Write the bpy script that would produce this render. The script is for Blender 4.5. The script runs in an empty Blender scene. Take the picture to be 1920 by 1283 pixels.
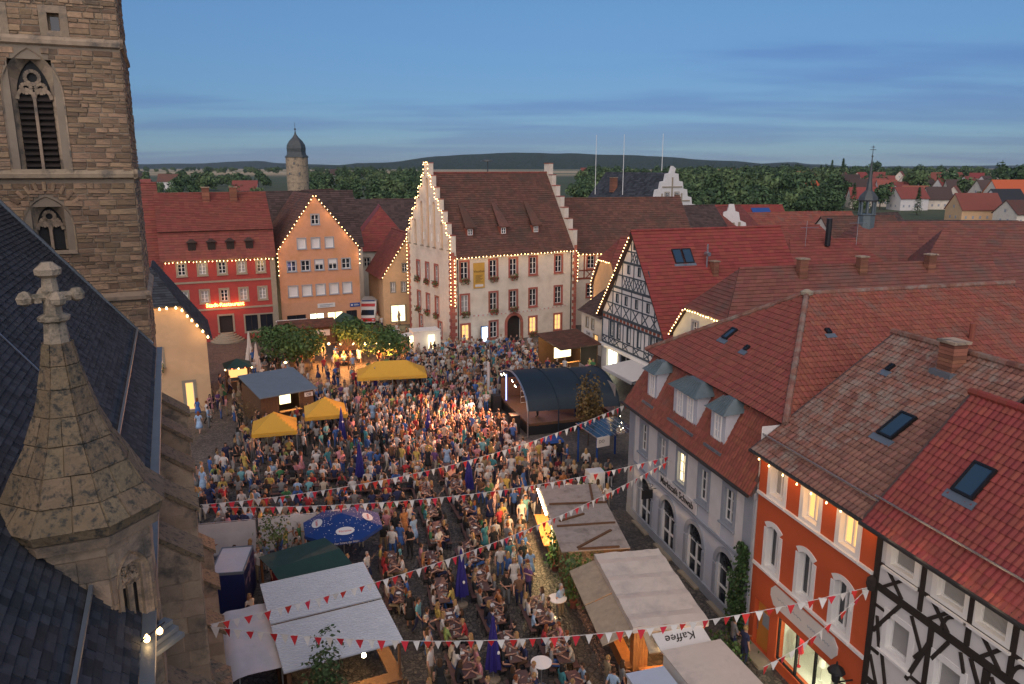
import bpy, bmesh, math, random
from mathutils import Vector, Matrix, noise
R = math.radians
rnd = random.Random(11)
sc = bpy.context.scene
COL = sc.collection
# ---------------------------------------------------------------- camera
CAM_H = 20.0
cam = bpy.data.cameras.new("camera"); camo = bpy.data.objects.new("camera", cam); COL.objects.link(camo)
camo.location = (0, 0, CAM_H); camo.rotation_euler = (R(90 - 12.78), 0, 0)
cam.sensor_width = 36; cam.lens = 27; cam.clip_start = 0.5; cam.clip_end = 40000
sc.camera = camo
# ---------------------------------------------------------------- sky and sun (dusk)
SUN_AZ, SUN_EL = 190.0, 38.0          # compass style, clockwise from +Y; the afterglow is behind the camera, to the left
w = bpy.data.worlds.new("World"); sc.world = w; w.use_nodes = True
nt = w.node_tree; nt.nodes.clear()
def N(t, tree=nt, **k):
    n = tree.nodes.new(t)
    for a, b in k.items(): setattr(n, a, b)
    return n
out = N('ShaderNodeOutputWorld'); bg = N('ShaderNodeBackground'); sky = N('ShaderNodeTexSky')
sky.sky_type = 'NISHITA'; sky.sun_disc = False; sky.sun_elevation = R(SUN_EL); sky.sun_rotation = R(SUN_AZ)
sky.altitude = 240; sky.air_density = 1.0; sky.dust_density = 0.1; sky.ozone_density = 2.0
tc = N('ShaderNodeTexCoord'); sep = N('ShaderNodeSeparateXYZ'); nt.links.new(tc.outputs['Generated'], sep.inputs[0])
zc = N('ShaderNodeMath', operation='ADD'); zc.inputs[1].default_value = 0.07; nt.links.new(sep.outputs[2], zc.inputs[0])
zm = N('ShaderNodeMath', operation='MAXIMUM'); zm.inputs[1].default_value = 0.03; nt.links.new(zc.outputs[0], zm.inputs[0])
dx = N('ShaderNodeMath', operation='DIVIDE'); dy = N('ShaderNodeMath', operation='DIVIDE')
nt.links.new(sep.outputs[0], dx.inputs[0]); nt.links.new(zm.outputs[0], dx.inputs[1])
nt.links.new(sep.outputs[1], dy.inputs[0]); nt.links.new(zm.outputs[0], dy.inputs[1])
cmb = N('ShaderNodeCombineXYZ'); nt.links.new(dx.outputs[0], cmb.inputs[0]); nt.links.new(dy.outputs[0], cmb.inputs[1])
mp = N('ShaderNodeMapping'); mp.inputs['Scale'].default_value = (0.22, 0.55, 1); mp.inputs['Location'].default_value = (1.3, 0.55, 0); mp.inputs['Rotation'].default_value = (0, 0, R(8))
nt.links.new(cmb.outputs[0], mp.inputs[0])
nz = N('ShaderNodeTexNoise'); nz.inputs['Scale'].default_value = 1.0; nz.inputs['Detail'].default_value = 7; nz.inputs['Roughness'].default_value = 0.55
nt.links.new(mp.outputs[0], nz.inputs[0])
cr = N('ShaderNodeMapRange'); cr.interpolation_type = 'SMOOTHSTEP'
cr.inputs[1].default_value = 0.57; cr.inputs[2].default_value = 0.74; cr.inputs[3].default_value = 0; cr.inputs[4].default_value = 0.85
nt.links.new(nz.outputs[0], cr.inputs[0])
bz_ = N('ShaderNodeMapRange'); bz_.interpolation_type = 'SMOOTHSTEP'; bz_.inputs[1].default_value = 0.16; bz_.inputs[2].default_value = 0.05; bz_.inputs[3].default_value = 0.0; bz_.inputs[4].default_value = 0.17
nt.links.new(sep.outputs[2], bz_.inputs[0]); nad = N('ShaderNodeMath', operation='ADD'); nt.links.new(nz.outputs[0], nad.inputs[0]); nt.links.new(bz_.outputs[0], nad.inputs[1]); nt.links.new(nad.outputs[0], cr.inputs[0])
cl = N('ShaderNodeMix', data_type='RGBA'); nt.links.new(cr.outputs[0], cl.inputs['Factor'])
mulc = N('ShaderNodeMix', data_type='RGBA', blend_type='MULTIPLY'); mulc.inputs['Factor'].default_value = 1.0
nt.links.new(sky.outputs[0], mulc.inputs['A']); mulc.inputs['B'].default_value = (0.76, 0.74, 0.88, 1)
nt.links.new(sky.outputs[0], cl.inputs['A']); nt.links.new(mulc.outputs['Result'], cl.inputs['B'])
tint = N('ShaderNodeMix', data_type='RGBA', blend_type='MULTIPLY'); tint.inputs['Factor'].default_value = 1.0; tint.inputs['B'].default_value = (0.66, 0.93, 1.14, 1)
nt.links.new(cl.outputs['Result'], tint.inputs['A']); hzf = N('ShaderNodeMapRange'); hzf.interpolation_type = 'SMOOTHSTEP'; hzf.inputs[1].default_value = -0.02; hzf.inputs[2].default_value = 0.30; hzf.inputs[3].default_value = 0.0; hzf.inputs[4].default_value = 1.0; nt.links.new(sep.outputs[2], hzf.inputs[0]); hzc = N('ShaderNodeMix', data_type='RGBA'); hzc.inputs['A'].default_value = (0.46, 0.50, 0.66, 1); hzc.inputs['B'].default_value = (1, 1, 1, 1); nt.links.new(hzf.outputs[0], hzc.inputs['Factor'])
hzm = N('ShaderNodeMix', data_type='RGBA', blend_type='MULTIPLY'); hzm.inputs['Factor'].default_value = 1.0; nt.links.new(tint.outputs['Result'], hzm.inputs['A']); nt.links.new(hzc.outputs['Result'], hzm.inputs['B']); nt.links.new(hzm.outputs['Result'], bg.inputs[0]); bg.inputs[1].default_value = 0.042
nt.links.new(bg.outputs[0], out.inputs[0])
sl = bpy.data.lights.new("sun", 'SUN'); so = bpy.data.objects.new("sun", sl); COL.objects.link(so)
sl.energy = 1.5; sl.angle = R(95); sl.color = (1.0, 0.82, 0.68)
a, e = R(SUN_AZ), R(SUN_EL)
so.rotation_euler = Vector((-math.sin(a) * math.cos(e), -math.cos(a) * math.cos(e), -math.sin(e))).to_track_quat('-Z', 'Y').to_euler()
sc.view_settings.view_transform = 'Standard'; sc.view_settings.look = 'None'; sc.view_settings.gamma = 1
sc.view_settings.exposure = 0.92
sc.cycles.use_denoising = True
sc.cycles.max_bounces = 5; sc.cycles.diffuse_bounces = 3; sc.cycles.glossy_bounces = 2; sc.cycles.transparent_max_bounces = 6
sc.cycles.sample_clamp_indirect = 4
# ---------------------------------------------------------------- materials
def mat(name, col, rough=0.85, var=0.14, scale=2.0, bump=0.0, bscale=25.0, metal=0.0, island=0.0, patch=None, spec=0.4, emit=None, estr=0.0, alpha=1.0):
    m = bpy.data.materials.new(name); m.use_nodes = True; t = m.node_tree; b = t.nodes['Principled BSDF']
    b.inputs['Roughness'].default_value = rough; b.inputs['Metallic'].default_value = metal
    b.inputs['Specular IOR Level'].default_value = spec
    c = (*col, 1)
    if emit:
        b.inputs['Emission Color'].default_value = (*emit, 1); b.inputs['Emission Strength'].default_value = estr
    co = N('ShaderNodeTexCoord', t)
    src = None
    if var or patch or bump or island:
        no = N('ShaderNodeTexNoise', t); no.inputs['Scale'].default_value = scale; no.inputs['Detail'].default_value = 5; no.inputs['Roughness'].default_value = 0.6
        t.links.new(co.outputs['Object'], no.inputs['Vector'])
        mx = N('ShaderNodeMix', t, data_type='RGBA')
        mx.inputs['A'].default_value = (*[max(0, v * (1 - 1.6 * var)) for v in col], 1); mx.inputs['B'].default_value = (*[min(1, v * (1 + 1.6 * var)) for v in col], 1)
        t.links.new(no.outputs[0], mx.inputs['Factor']); src = mx.outputs['Result']
        if island:
            g = N('ShaderNodeNewGeometry', t); oi = N('ShaderNodeObjectInfo', t)
            ad = N('ShaderNodeMath', t, operation='ADD'); fr = N('ShaderNodeMath', t, operation='FRACT')
            t.links.new(g.outputs['Random Per Island'], ad.inputs[0]); t.links.new(oi.outputs['Random'], ad.inputs[1]); t.links.new(ad.outputs[0], fr.inputs[0])
            mr = N('ShaderNodeMapRange', t); mr.inputs[3].default_value = 1 - island; mr.inputs[4].default_value = 1 + island
            t.links.new(fr.outputs[0], mr.inputs[0])
            hs = N('ShaderNodeHueSaturation', t); t.links.new(mr.outputs[0], hs.inputs['Value']); t.links.new(src, hs.inputs['Color'])
            m2 = N('ShaderNodeMapRange', t); m2.inputs[3].default_value = 0.985; m2.inputs[4].default_value = 1.015; 
            f2 = N('ShaderNodeMath', t, operation='MULTIPLY'); f2.inputs[1].default_value = 7.31; f3 = N('ShaderNodeMath', t, operation='FRACT')
            t.links.new(fr.outputs[0], f2.inputs[0]); t.links.new(f2.outputs[0], f3.inputs[0]); t.links.new(f3.outputs[0], m2.inputs[0])
            h5 = N('ShaderNodeMath', t, operation='MULTIPLY'); h5.inputs[1].default_value = 0.5; t.links.new(m2.outputs[0], h5.inputs[0]); t.links.new(h5.outputs[0], hs.inputs['Hue'])
            src = hs.outputs['Color']
        if patch:
            pc, ps, lo, hi = patch
            n2 = N('ShaderNodeTexNoise', t); n2.inputs['Scale'].default_value = ps; n2.inputs['Detail'].default_value = 8; n2.inputs['Roughness'].default_value = 0.68
            t.links.new(co.outputs['Object'], n2.inputs['Vector'])
            r2 = N('ShaderNodeMapRange', t); r2.inputs[1].default_value = lo; r2.inputs[2].default_value = hi; t.links.new(n2.outputs[0], r2.inputs[0])
            p2 = N('ShaderNodeMix', t, data_type='RGBA'); t.links.new(r2.outputs[0], p2.inputs['Factor']); t.links.new(src, p2.inputs['A']); p2.inputs['B'].default_value = (*pc, 1)
            src = p2.outputs['Result']
        t.links.new(src, b.inputs['Base Color'])
        if bump:
            n3 = N('ShaderNodeTexNoise', t); n3.inputs['Scale'].default_value = bscale; n3.inputs['Detail'].default_value = 4
            t.links.new(co.outputs['Object'], n3.inputs['Vector'])
            bp = N('ShaderNodeBump', t); bp.inputs['Strength'].default_value = bump; bp.inputs['Distance'].default_value = 0.05
            t.links.new(n3.outputs[0], bp.inputs['Height']); t.links.new(bp.outputs[0], b.inputs['Normal'])
    else:
        b.inputs['Base Color'].default_value = c
    return m
def emis(name, col, strength, sample=False):
    m = bpy.data.materials.new(name); m.use_nodes = True; t = m.node_tree; t.nodes.clear()
    o = N('ShaderNodeOutputMaterial', t); e_ = N('ShaderNodeEmission', t); e_.inputs[0].default_value = (*col, 1); e_.inputs[1].default_value = strength
    t.links.new(e_.outputs[0], o.inputs[0])
    if not sample: m.cycles.emission_sampling = 'NONE'
    return m
K = {}
def mk(n, *a_, **k): K[n] = mat(n, *a_, **k)
mk('plaster_cream', (0.69, 0.61, 0.50), bump=0.15, bscale=60, patch=((0.45, 0.37, 0.29), 0.5, 0.52, 0.75))
mk('plaster_peach', (0.62, 0.40, 0.22), bump=0.15, bscale=60, patch=((0.50, 0.31, 0.17), 0.5, 0.5, 0.8))
mk('plaster_orange', (0.58, 0.29, 0.165), var=0.08, bump=0.12, bscale=60, patch=((0.48, 0.23, 0.08), 0.6, 0.5, 0.8))
mk('plaster_red', (0.36, 0.055, 0.045), var=0.12, bump=0.12, bscale=60, patch=((0.27, 0.045, 0.04), 0.7, 0.5, 0.75))
mk('plaster_redorange', (0.56, 0.10, 0.03), var=0.08, bump=0.2, bscale=50, patch=((0.46, 0.08, 0.028), 0.5, 0.5, 0.8))
mk('plaster_white', (0.66, 0.63, 0.60), var=0.08, bump=0.15, bscale=50, patch=((0.5, 0.47, 0.44), 0.7, 0.55, 0.8))
mk('plaster_grey', (0.52, 0.54, 0.58), var=0.06, bump=0.12, bscale=60, patch=((0.40, 0.42, 0.46), 0.5, 0.5, 0.8))
mk('trim_grey', (0.30, 0.32, 0.35), var=0.1, bump=0.1)
mk('plaster_mint', (0.56, 0.58, 0.50), var=0.08, bump=0.12)
mk('sandstone_red', (0.36, 0.12, 0.085), var=0.15, island=0.2, bump=0.2)
mk('sandstone_grey', (0.30, 0.25, 0.18), var=0.15, bump=0.2, bscale=40)
mk('paint_white', (0.78, 0.76, 0.72), rough=0.5, var=0.04)
mk('stone_rubble', (0.33, 0.215, 0.13), var=0.3, scale=6, island=0.42, bump=0.5, bscale=18, patch=((0.10, 0.085, 0.07), 1.1, 0.5, 0.72))
mk('stone_mortar', (0.27, 0.215, 0.155), var=0.2, bump=0.3)
mk('stone_ashlar', (0.36, 0.27, 0.185), var=0.25, scale=3, island=0.2, bump=0.4, bscale=30, patch=((0.11, 0.10, 0.085), 1.3, 0.5, 0.66))
mk('stone_lichen', (0.21, 0.155, 0.095), var=0.3, scale=4, island=0.12, bump=0.7, bscale=14, patch=((0.055, 0.053, 0.045), 8, 0.49, 0.62))
mk('stone_finial', (0.36, 0.29, 0.21), var=0.2, scale=5, bump=0.5, bscale=18, patch=((0.12, 0.11, 0.08), 4, 0.5, 0.65))
mk('slate', (0.050, 0.054, 0.062), spec=0.15, rough=0.85, var=0.2, scale=5, island=0.35, bump=0.15, patch=((0.075, 0.08, 0.075), 2, 0.6, 0.75))
mk('tile_red', (0.215, 0.058, 0.041), rough=0.75, var=0.16, scale=4, island=0.15, bump=0.15, patch=((0.16, 0.055, 0.04), 0.8, 0.5, 0.75))
mk('tile_red_new', (0.235, 0.046, 0.034), rough=0.65, var=0.1, scale=4, island=0.14, bump=0.1)
mk('tile_weathered', (0.20, 0.088, 0.062), rough=0.85, var=0.2, scale=5, island=0.28, bump=0.3, patch=((0.24, 0.195, 0.16), 1.7, 0.45, 0.66))
mk('tile_oldred', (0.245, 0.074, 0.048), rough=0.85, var=0.18, scale=5, island=0.17, bump=0.25, patch=((0.17, 0.11, 0.085), 0.9, 0.5, 0.75))
mk('tile_brown', (0.135, 0.060, 0.042), rough=0.85, var=0.22, scale=3, island=0.22, bump=0.3, patch=((0.075, 0.05, 0.038), 0.6, 0.45, 0.7))
mk('tile_dullred', (0.19, 0.068, 0.05), rough=0.85, var=0.2, scale=4, island=0.16, bump=0.25, patch=((0.12, 0.075, 0.06), 0.5, 0.48, 0.72))
mk('tile_dark', (0.075, 0.048, 0.042), rough=0.85, var=0.2, scale=3, island=0.3, bump=0.3)
mk('tile_orange', (0.42, 0.10, 0.035), var=0.1, scale=4, island=0.15)
mk('lead', (0.17, 0.20, 0.23), rough=0.45, var=0.15, metal=0.4, bump=0.1)
mk('zinc_patina', (0.12, 0.155, 0.165), rough=0.5, var=0.2, metal=0.2, bump=0.1)
mk('copper_dome', (0.075, 0.085, 0.085), rough=0.5, var=0.25, metal=0.2)
mk('gutter', (0.05, 0.045, 0.04), rough=0.5, var=0.1, metal=0.4)
mk('timber_dark', (0.028, 0.020, 0.016), rough=0.8, var=0.25, scale=8, bump=0.3)
mk('timber_blue', (0.055, 0.075, 0.09), rough=0.8, var=0.2, scale=8, bump=0.2)
mk('timber_red', (0.26, 0.075, 0.045), rough=0.8, var=0.2, scale=8)
mk('wood_brown', (0.12, 0.06, 0.03), var=0.25, scale=6, bump=0.3)
mk('wood_orange', (0.42, 0.17, 0.05), var=0.2, scale=6, bump=0.2)
mk('wood_grey', (0.34, 0.29, 0.25), var=0.2, scale=4, bump=0.3, patch=((0.15, 0.12, 0.10), 1.5, 0.5, 0.75))
mk('wood_table', (0.13, 0.070, 0.058), rough=0.55, var=0.2, scale=6, island=0.15)
mk('ivy_leaf', (0.035, 0.075, 0.02), rough=0.6, var=0.3, scale=4, island=0.5)
mk('leaf_green', (0.055, 0.105, 0.024), rough=0.6, var=0.25, scale=2, island=0.45)
mk('leaf_dark', (0.052, 0.095, 0.034), rough=0.7, var=0.3, scale=0.3, island=0.5)
mk('leaf_mid', (0.085, 0.13, 0.045), rough=0.7, var=0.3, scale=0.3, island=0.5)
mk('leaf_autumn', (0.13, 0.085, 0.025), rough=0.7, var=0.3, scale=2, island=0.45)
mk('bark', (0.07, 0.05, 0.035), var=0.25, scale=10, bump=0.5)
mk('tarp_navy', (0.013, 0.025, 0.038), rough=0.6, var=0.2, scale=0.8, bump=0.1, bscale=4)
mk('tarp_yellow', (0.62, 0.33, 0.035), rough=0.6, var=0.06, bump=0.1, bscale=3)
mk('tarp_green', (0.022, 0.060, 0.048), rough=0.7, var=0.15, bump=0.1, bscale=5)
mk('tarp_white', (0.60, 0.60, 0.62), rough=0.6, var=0.08, bump=0.3, bscale=3)
mk('tarp_blue', (0.008, 0.016, 0.085), rough=0.5, var=0.1)
mk('sheet_blue', (0.16, 0.20, 0.235), rough=0.5, var=0.12, metal=0.3)
mk('awning_grey', (0.58, 0.56, 0.54), rough=0.7, var=0.06)
mk('umbrella_navy', (0.025, 0.022, 0.17), rough=0.6, var=0.15, island=0.1)
mk('umbrella_blue', (0.012, 0.045, 0.20), rough=0.5, var=0.1)
mk('umbrella_white', (0.66, 0.56, 0.48), rough=0.7, var=0.08)
mk('metal_light', (0.62, 0.68, 0.75), rough=0.4, var=0.06, metal=0.35)
mk('corrugated', (0.66, 0.68, 0.70), rough=0.5, var=0.06, metal=0.15)
mk('wood_tan', (0.38, 0.30, 0.21), var=0.2, scale=4, bump=0.3, patch=((0.24, 0.19, 0.14), 1.5, 0.5, 0.75))
mk('metal_dark', (0.03, 0.03, 0.032), rough=0.45, var=0.1, metal=0.6)
mk('steel', (0.42, 0.43, 0.45), rough=0.35, var=0.05, metal=0.8)
mk('black', (0.014, 0.014, 0.015), rough=0.6, var=0.1)
mk('trailer_white', (0.66, 0.65, 0.62), rough=0.5, var=0.05, patch=((0.45, 0.43, 0.40), 0.7, 0.58, 0.75))
mk('roof_white', (0.58, 0.51, 0.44), rough=0.7, var=0.08, bump=0.1, bscale=6, patch=((0.38, 0.34, 0.31), 0.7, 0.52, 0.75))
mk('red_paint', (0.50, 0.02, 0.02), rough=0.4, var=0.05)
mk('flag_red', (0.62, 0.03, 0.04), rough=0.7, var=0.05, island=0.1)
mk('flag_white', (0.72, 0.70, 0.66), rough=0.7, var=0.05, island=0.08)
mk('cord', (0.6, 0.58, 0.55), var=0)
mk('glass_dark', (0.018, 0.022, 0.03), rough=0.08, var=0, spec=0.7)
mk('glass_sky', (0.05, 0.09, 0.13), rough=0.06, var=0, spec=1.0, metal=0.3)
mk('curtain', (0.42, 0.40, 0.38), rough=0.9, var=0.1, scale=9)
def curtain_fold_shading(m):  # shading of the folds painted into the colour as dark and light bands
    t = m.node_tree; b = t.nodes['Principled BSDF']; co = N('ShaderNodeTexCoord', t); wv = N('ShaderNodeTexWave', t); wv.inputs['Scale'].default_value = 9.0; wv.inputs['Distortion'].default_value = 1.5; wv.inputs['Detail'].default_value = 1; t.links.new(co.outputs['Object'], wv.inputs['Vector'])
    mx = N('ShaderNodeMix', t, data_type='RGBA'); mx.inputs['A'].default_value = (.16, .155, .15, 1); mx.inputs['B'].default_value = (.50, .48, .45, 1); t.links.new(wv.outputs[0], mx.inputs['Factor']); t.links.new(mx.outputs['Result'], b.inputs['Base Color'])
curtain_fold_shading(K['curtain'])
mk('shutter', (0.68, 0.66, 0.64), rough=0.6, var=0.04)
mk('sign_white', (0.66, 0.62, 0.58), rough=0.6, var=0.04)
mk('sign_text', (0.03, 0.025, 0.02), var=0)
mk('sign_blue', (0.02, 0.07, 0.25), var=0.05)
mk('banner_yellow', (0.55, 0.32, 0.06), var=0.08)
mk('flower_red', (0.35, 0.03, 0.03), var=0.2, island=0.4)
mk('straw', (0.46, 0.36, 0.20), var=0.2, scale=0.02)
mk('door_orange', (0.62, 0.24, 0.04), var=0.06)
mk('brick_chimney', (0.24, 0.10, 0.06), var=0.2, island=0.3, bump=0.3)
def clear_glass(name):
    m = bpy.data.materials.new(name); m.use_nodes = True; t = m.node_tree; t.nodes.clear(); o = N('ShaderNodeOutputMaterial', t); mx = N('ShaderNodeMixShader', t); mx.inputs[0].default_value = 0.12
    a_ = N('ShaderNodeBsdfTransparent', t); a_.inputs[0].default_value = (.9, .95, .92, 1); g = N('ShaderNodeBsdfGlossy', t); g.inputs['Roughness'].default_value = 0.03
    t.links.new(a_.outputs[0], mx.inputs[1]); t.links.new(g.outputs[0], mx.inputs[2]); t.links.new(mx.outputs[0], o.inputs[0]); return m
K['clear_glass'] = clear_glass('clear_glass')
E_BULB = emis('bulb_glow', (1.0, 0.60, 0.24), 6.5)
E_BULBW = emis('bulb_white', (1.0, 0.80, 0.52), 14.0)
E_WIN = emis('window_lit', (1.0, 0.50, 0.16), 0.9)
E_WINW = emis('window_lit_pale', (1.0, 0.80, 0.42), 1.7, True)
E_SHOP = emis('shop_light', (0.95, 0.95, 0.62), 2.2, True)
E_NEON = emis('neon_orange', (1.0, 0.30, 0.06), 9.0)
E_SCREEN = emis('screen_white', (0.75, 0.9, 1.0), 1.8)
E_RED = emis('lamp_red', (1.0, 0.10, 0.03), 6.0)
E_BLUE = emis('stage_blue', (0.25, 0.3, 1.0), 2.5)
# ---------------------------------------------------------------- mesh builder
class MB:
    def __init__(s, M=None): s.v = []; s.f = []; s.m = []; s.M = M
    def add(s, pts, faces, mi=0):
        o = len(s.v)
        s.v += [tuple(s.M @ Vector(p)) for p in pts] if s.M else [tuple(p) for p in pts]
        for f in faces: s.f.append([o + i for i in f]); s.m.append(mi)
        return s
    def box(s, x0, x1, y0, y1, z0, z1, mi=0):
        return s.add([(x0, y0, z0), (x1, y0, z0), (x1, y1, z0), (x0, y1, z0), (x0, y0, z1), (x1, y0, z1), (x1, y1, z1), (x0, y1, z1)],
                     [(3, 2, 1, 0), (4, 5, 6, 7), (0, 1, 5, 4), (1, 2, 6, 5), (2, 3, 7, 6), (3, 0, 4, 7)], mi)
    def prism(s, poly, d, mi=0):
        """poly: 3D points of a planar ring; extruded by vector d"""
        n = len(poly); d = Vector(d); P = [Vector(p) for p in poly]
        return s.add([tuple(p) for p in P] + [tuple(p + d) for p in P], [list(range(n))[::-1], list(range(n, 2 * n))] + [(i, (i + 1) % n, n + (i + 1) % n, n + i) for i in range(n)], mi)
    def beam(s, p0, p1, w_, h_, up=(0, 0, 1), mi=0):
        p0 = Vector(p0); p1 = Vector(p1); d = (p1 - p0); x = d.normalized(); u = Vector(up); y = u.cross(x)
        if y.length < 1e-5: y = Vector((1, 0, 0)).cross(x)
        y.normalize(); z = x.cross(y)
        q = [p0 + y * a * w_ / 2 + z * b * h_ / 2 for a, b in ((-1, -1), (1, -1), (1, 1), (-1, 1))]
        return s.prism([tuple(p) for p in q], d, mi)
    def tube(s, p0, p1, r0, r1=None, n=8, mi=0):
        r1 = r0 if r1 is None else r1
        p0 = Vector(p0); p1 = Vector(p1); x = (p1 - p0).normalized(); u = Vector((0, 0, 1)) if abs(x.z) < 0.9 else Vector((1, 0, 0))
        y = u.cross(x).normalized(); z = x.cross(y); pts = []
        for p, r in ((p0, r0), (p1, r1)):
            for i in range(n):
                a_ = 2 * math.pi * i / n; pts.append(p + y * (r * math.cos(a_)) + z * (r * math.sin(a_)))
        return s.add([tuple(p) for p in pts], [list(range(n))[::-1], list(range(n, 2 * n))] + [(i, (i + 1) % n, n + (i + 1) % n, n + i) for i in range(n)], mi)
    def lathe(s, prof, n=12, c=(0, 0), mi=0, phase=0.0):
        pts = []; fs = []
        for r, z in prof:
            for i in range(n):
                a_ = 2 * math.pi * (i + phase) / n; pts.append((c[0] + r * math.cos(a_), c[1] + r * math.sin(a_), z))
        for k in range(len(prof) - 1):
            for i in range(n):
                j = (i + 1) % n; fs.append((k * n + i, k * n + j, k * n + n + j, k * n + n + i))
        fs.append(list(range(n))[::-1]); fs.append([(len(prof) - 1) * n + i for i in range(n)])
        return s.add(pts, fs, mi)
    def mesh(s, name, mats, smooth=False):
        me = bpy.data.meshes.new(name); me.from_pydata(s.v, [], s.f)
        for m_ in (mats if isinstance(mats, (list, tuple)) else [mats]): me.materials.append(K[m_] if isinstance(m_, str) else m_)
        me.polygons.foreach_set('material_index', s.m)
        if smooth: me.polygons.foreach_set('use_smooth', [True] * len(s.f))
        me.update(); return me
    def build(s, name, mats, parent=None, smooth=False, kind=None):
        return link(name, s.mesh(name, mats, smooth), parent, kind=kind)
def link(name, me, parent=None, M=None, kind=None):
    o = bpy.data.objects.new(name, me); COL.objects.link(o)
    if parent is not None: o.parent = parent
    if M is not None: o.matrix_local = M
    if kind: o['kind'] = kind
    return o
def tag(o, label, cat, group=None):
    o['label'] = label; o['category'] = cat
    if group: o['group'] = group
    return o
def thing(name, label, cat, loc=(0, 0, 0), rotz=0.0, group=None):
    o = bpy.data.objects.new(name, None); COL.objects.link(o); o.empty_display_size = 0.3
    o.location = loc; o.rotation_euler = (0, 0, rotz)
    return tag(o, label, cat, group)
def struct(o): o['kind'] = 'structure'; return o
def T(x, y, z): return Matrix.Translation((x, y, z))
def RZ(a_): return Matrix.Rotation(a_, 4, 'Z')
def lamp(name, parent, loc, power, col=(1, 0.6, 0.28), radius=0.25, kind='POINT', aim=None, size=None, blend=0.6):
    l = bpy.data.lights.new(name, kind); l.energy = power; l.color = col
    if kind == 'AREA': l.size = radius
    else: l.shadow_soft_size = radius
    o = bpy.data.objects.new(name, l); COL.objects.link(o)
    if parent is not None: o.parent = parent
    o.location = loc
    if kind == 'SPOT': l.spot_size = R(size or 70); l.spot_blend = blend
    if aim is not None: o.rotation_euler = (Vector(aim) - Vector(loc)).to_track_quat('-Z', 'Y').to_euler()
    return o
# pieces: the 300 nearest become objects sharing one mesh, the others one joined 'stuff' part
def world_mat(parent):
    M = Matrix.Identity(4); o = parent
    while o is not None: M = Matrix.LocRotScale(o.location, o.rotation_euler, o.scale) @ M; o = o.parent
    return M
def world_of(parent, p): return world_mat(parent) @ Vector(p)
def pieces(parent, name, protos, placed, field, limit=300, key=None):
    """protos: list of meshes; placed: list of (proto index, Matrix local)"""
    M0 = world_mat(parent); C0 = Vector((0, 0, CAM_H))
    def dist(t):
        return (M0 @ t[1].translation - C0).length
    pl = sorted(placed, key=key or dist)
    for i, M in pl[:limit]: link(name, protos[i], parent, M)
    rest = pl[limit:]
    if rest:
        b = MB(); data = [([v.co.copy() for v in p.vertices], [list(f.vertices) for f in p.polygons]) for p in protos]
        for i, M in rest:
            vs, fs = data[i]; b.add([tuple(M @ v) for v in vs], fs)
        b.build(field, [protos[0].materials[0]], parent, kind='stuff')
def clip(poly, inside, cut):
    o = []
    for i in range(len(poly)):
        p, q = poly[i], poly[(i + 1) % len(poly)]; a_, b_ = inside(p), inside(q)
        if a_ >= 0: o.append(p)
        if a_ * b_ < 0: t = a_ / (a_ - b_); o.append(tuple(p[k] + (q[k] - p[k]) * t for k in range(2)))
    return o
def clip_convex(poly, conv):
    for i in range(len(conv)):
        (x0, z0), (x1, z1) = conv[i], conv[(i + 1) % len(conv)]
        poly = clip(poly, lambda p: (x1 - x0) * (p[1] - z0) - (z1 - z0) * (p[0] - x0), None)
        if len(poly) < 3: return []
    return poly
def wall(parent, m, outline, holes=(), M=None, depth=0.28, name='wall'):
    """front wall in the x-z plane at y=0 facing -y; outline convex, counter-clockwise; holes (x0,x1,z0,z1) get reveals"""
    b = MB(M); xs = sorted({p[0] for p in outline} | {h for o in holes for h in o[:2]}); zs = sorted({p[1] for p in outline} | {h for o in holes for h in o[2:4]})
    for i in range(len(xs) - 1):
        for j in range(len(zs) - 1):
            cx, cz = (xs[i] + xs[i + 1]) / 2, (zs[j] + zs[j + 1]) / 2
            if any(h[0] < cx < h[1] and h[2] < cz < h[3] for h in holes): continue
            p = clip_convex([(xs[i], zs[j]), (xs[i + 1], zs[j]), (xs[i + 1], zs[j + 1]), (xs[i], zs[j + 1])], outline)
            if len(p) >= 3: b.add([(x, 0, z) for x, z in p], [list(range(len(p)))])
    for x0, x1, z0, z1 in [h[:4] for h in holes]:
        for q in (((x0, z0), (x0, z1)), ((x0, z1), (x1, z1)), ((x1, z1), (x1, z0)), ((x1, z0), (x0, z0))):
            (a0, c0), (a1, c1) = q; b.add([(a0, 0, c0), (a1, 0, c1), (a1, depth, c1), (a0, depth, c0)], [(0, 1, 2, 3)])
    return b.build(name, m, parent)
WCACHE = {}
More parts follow.
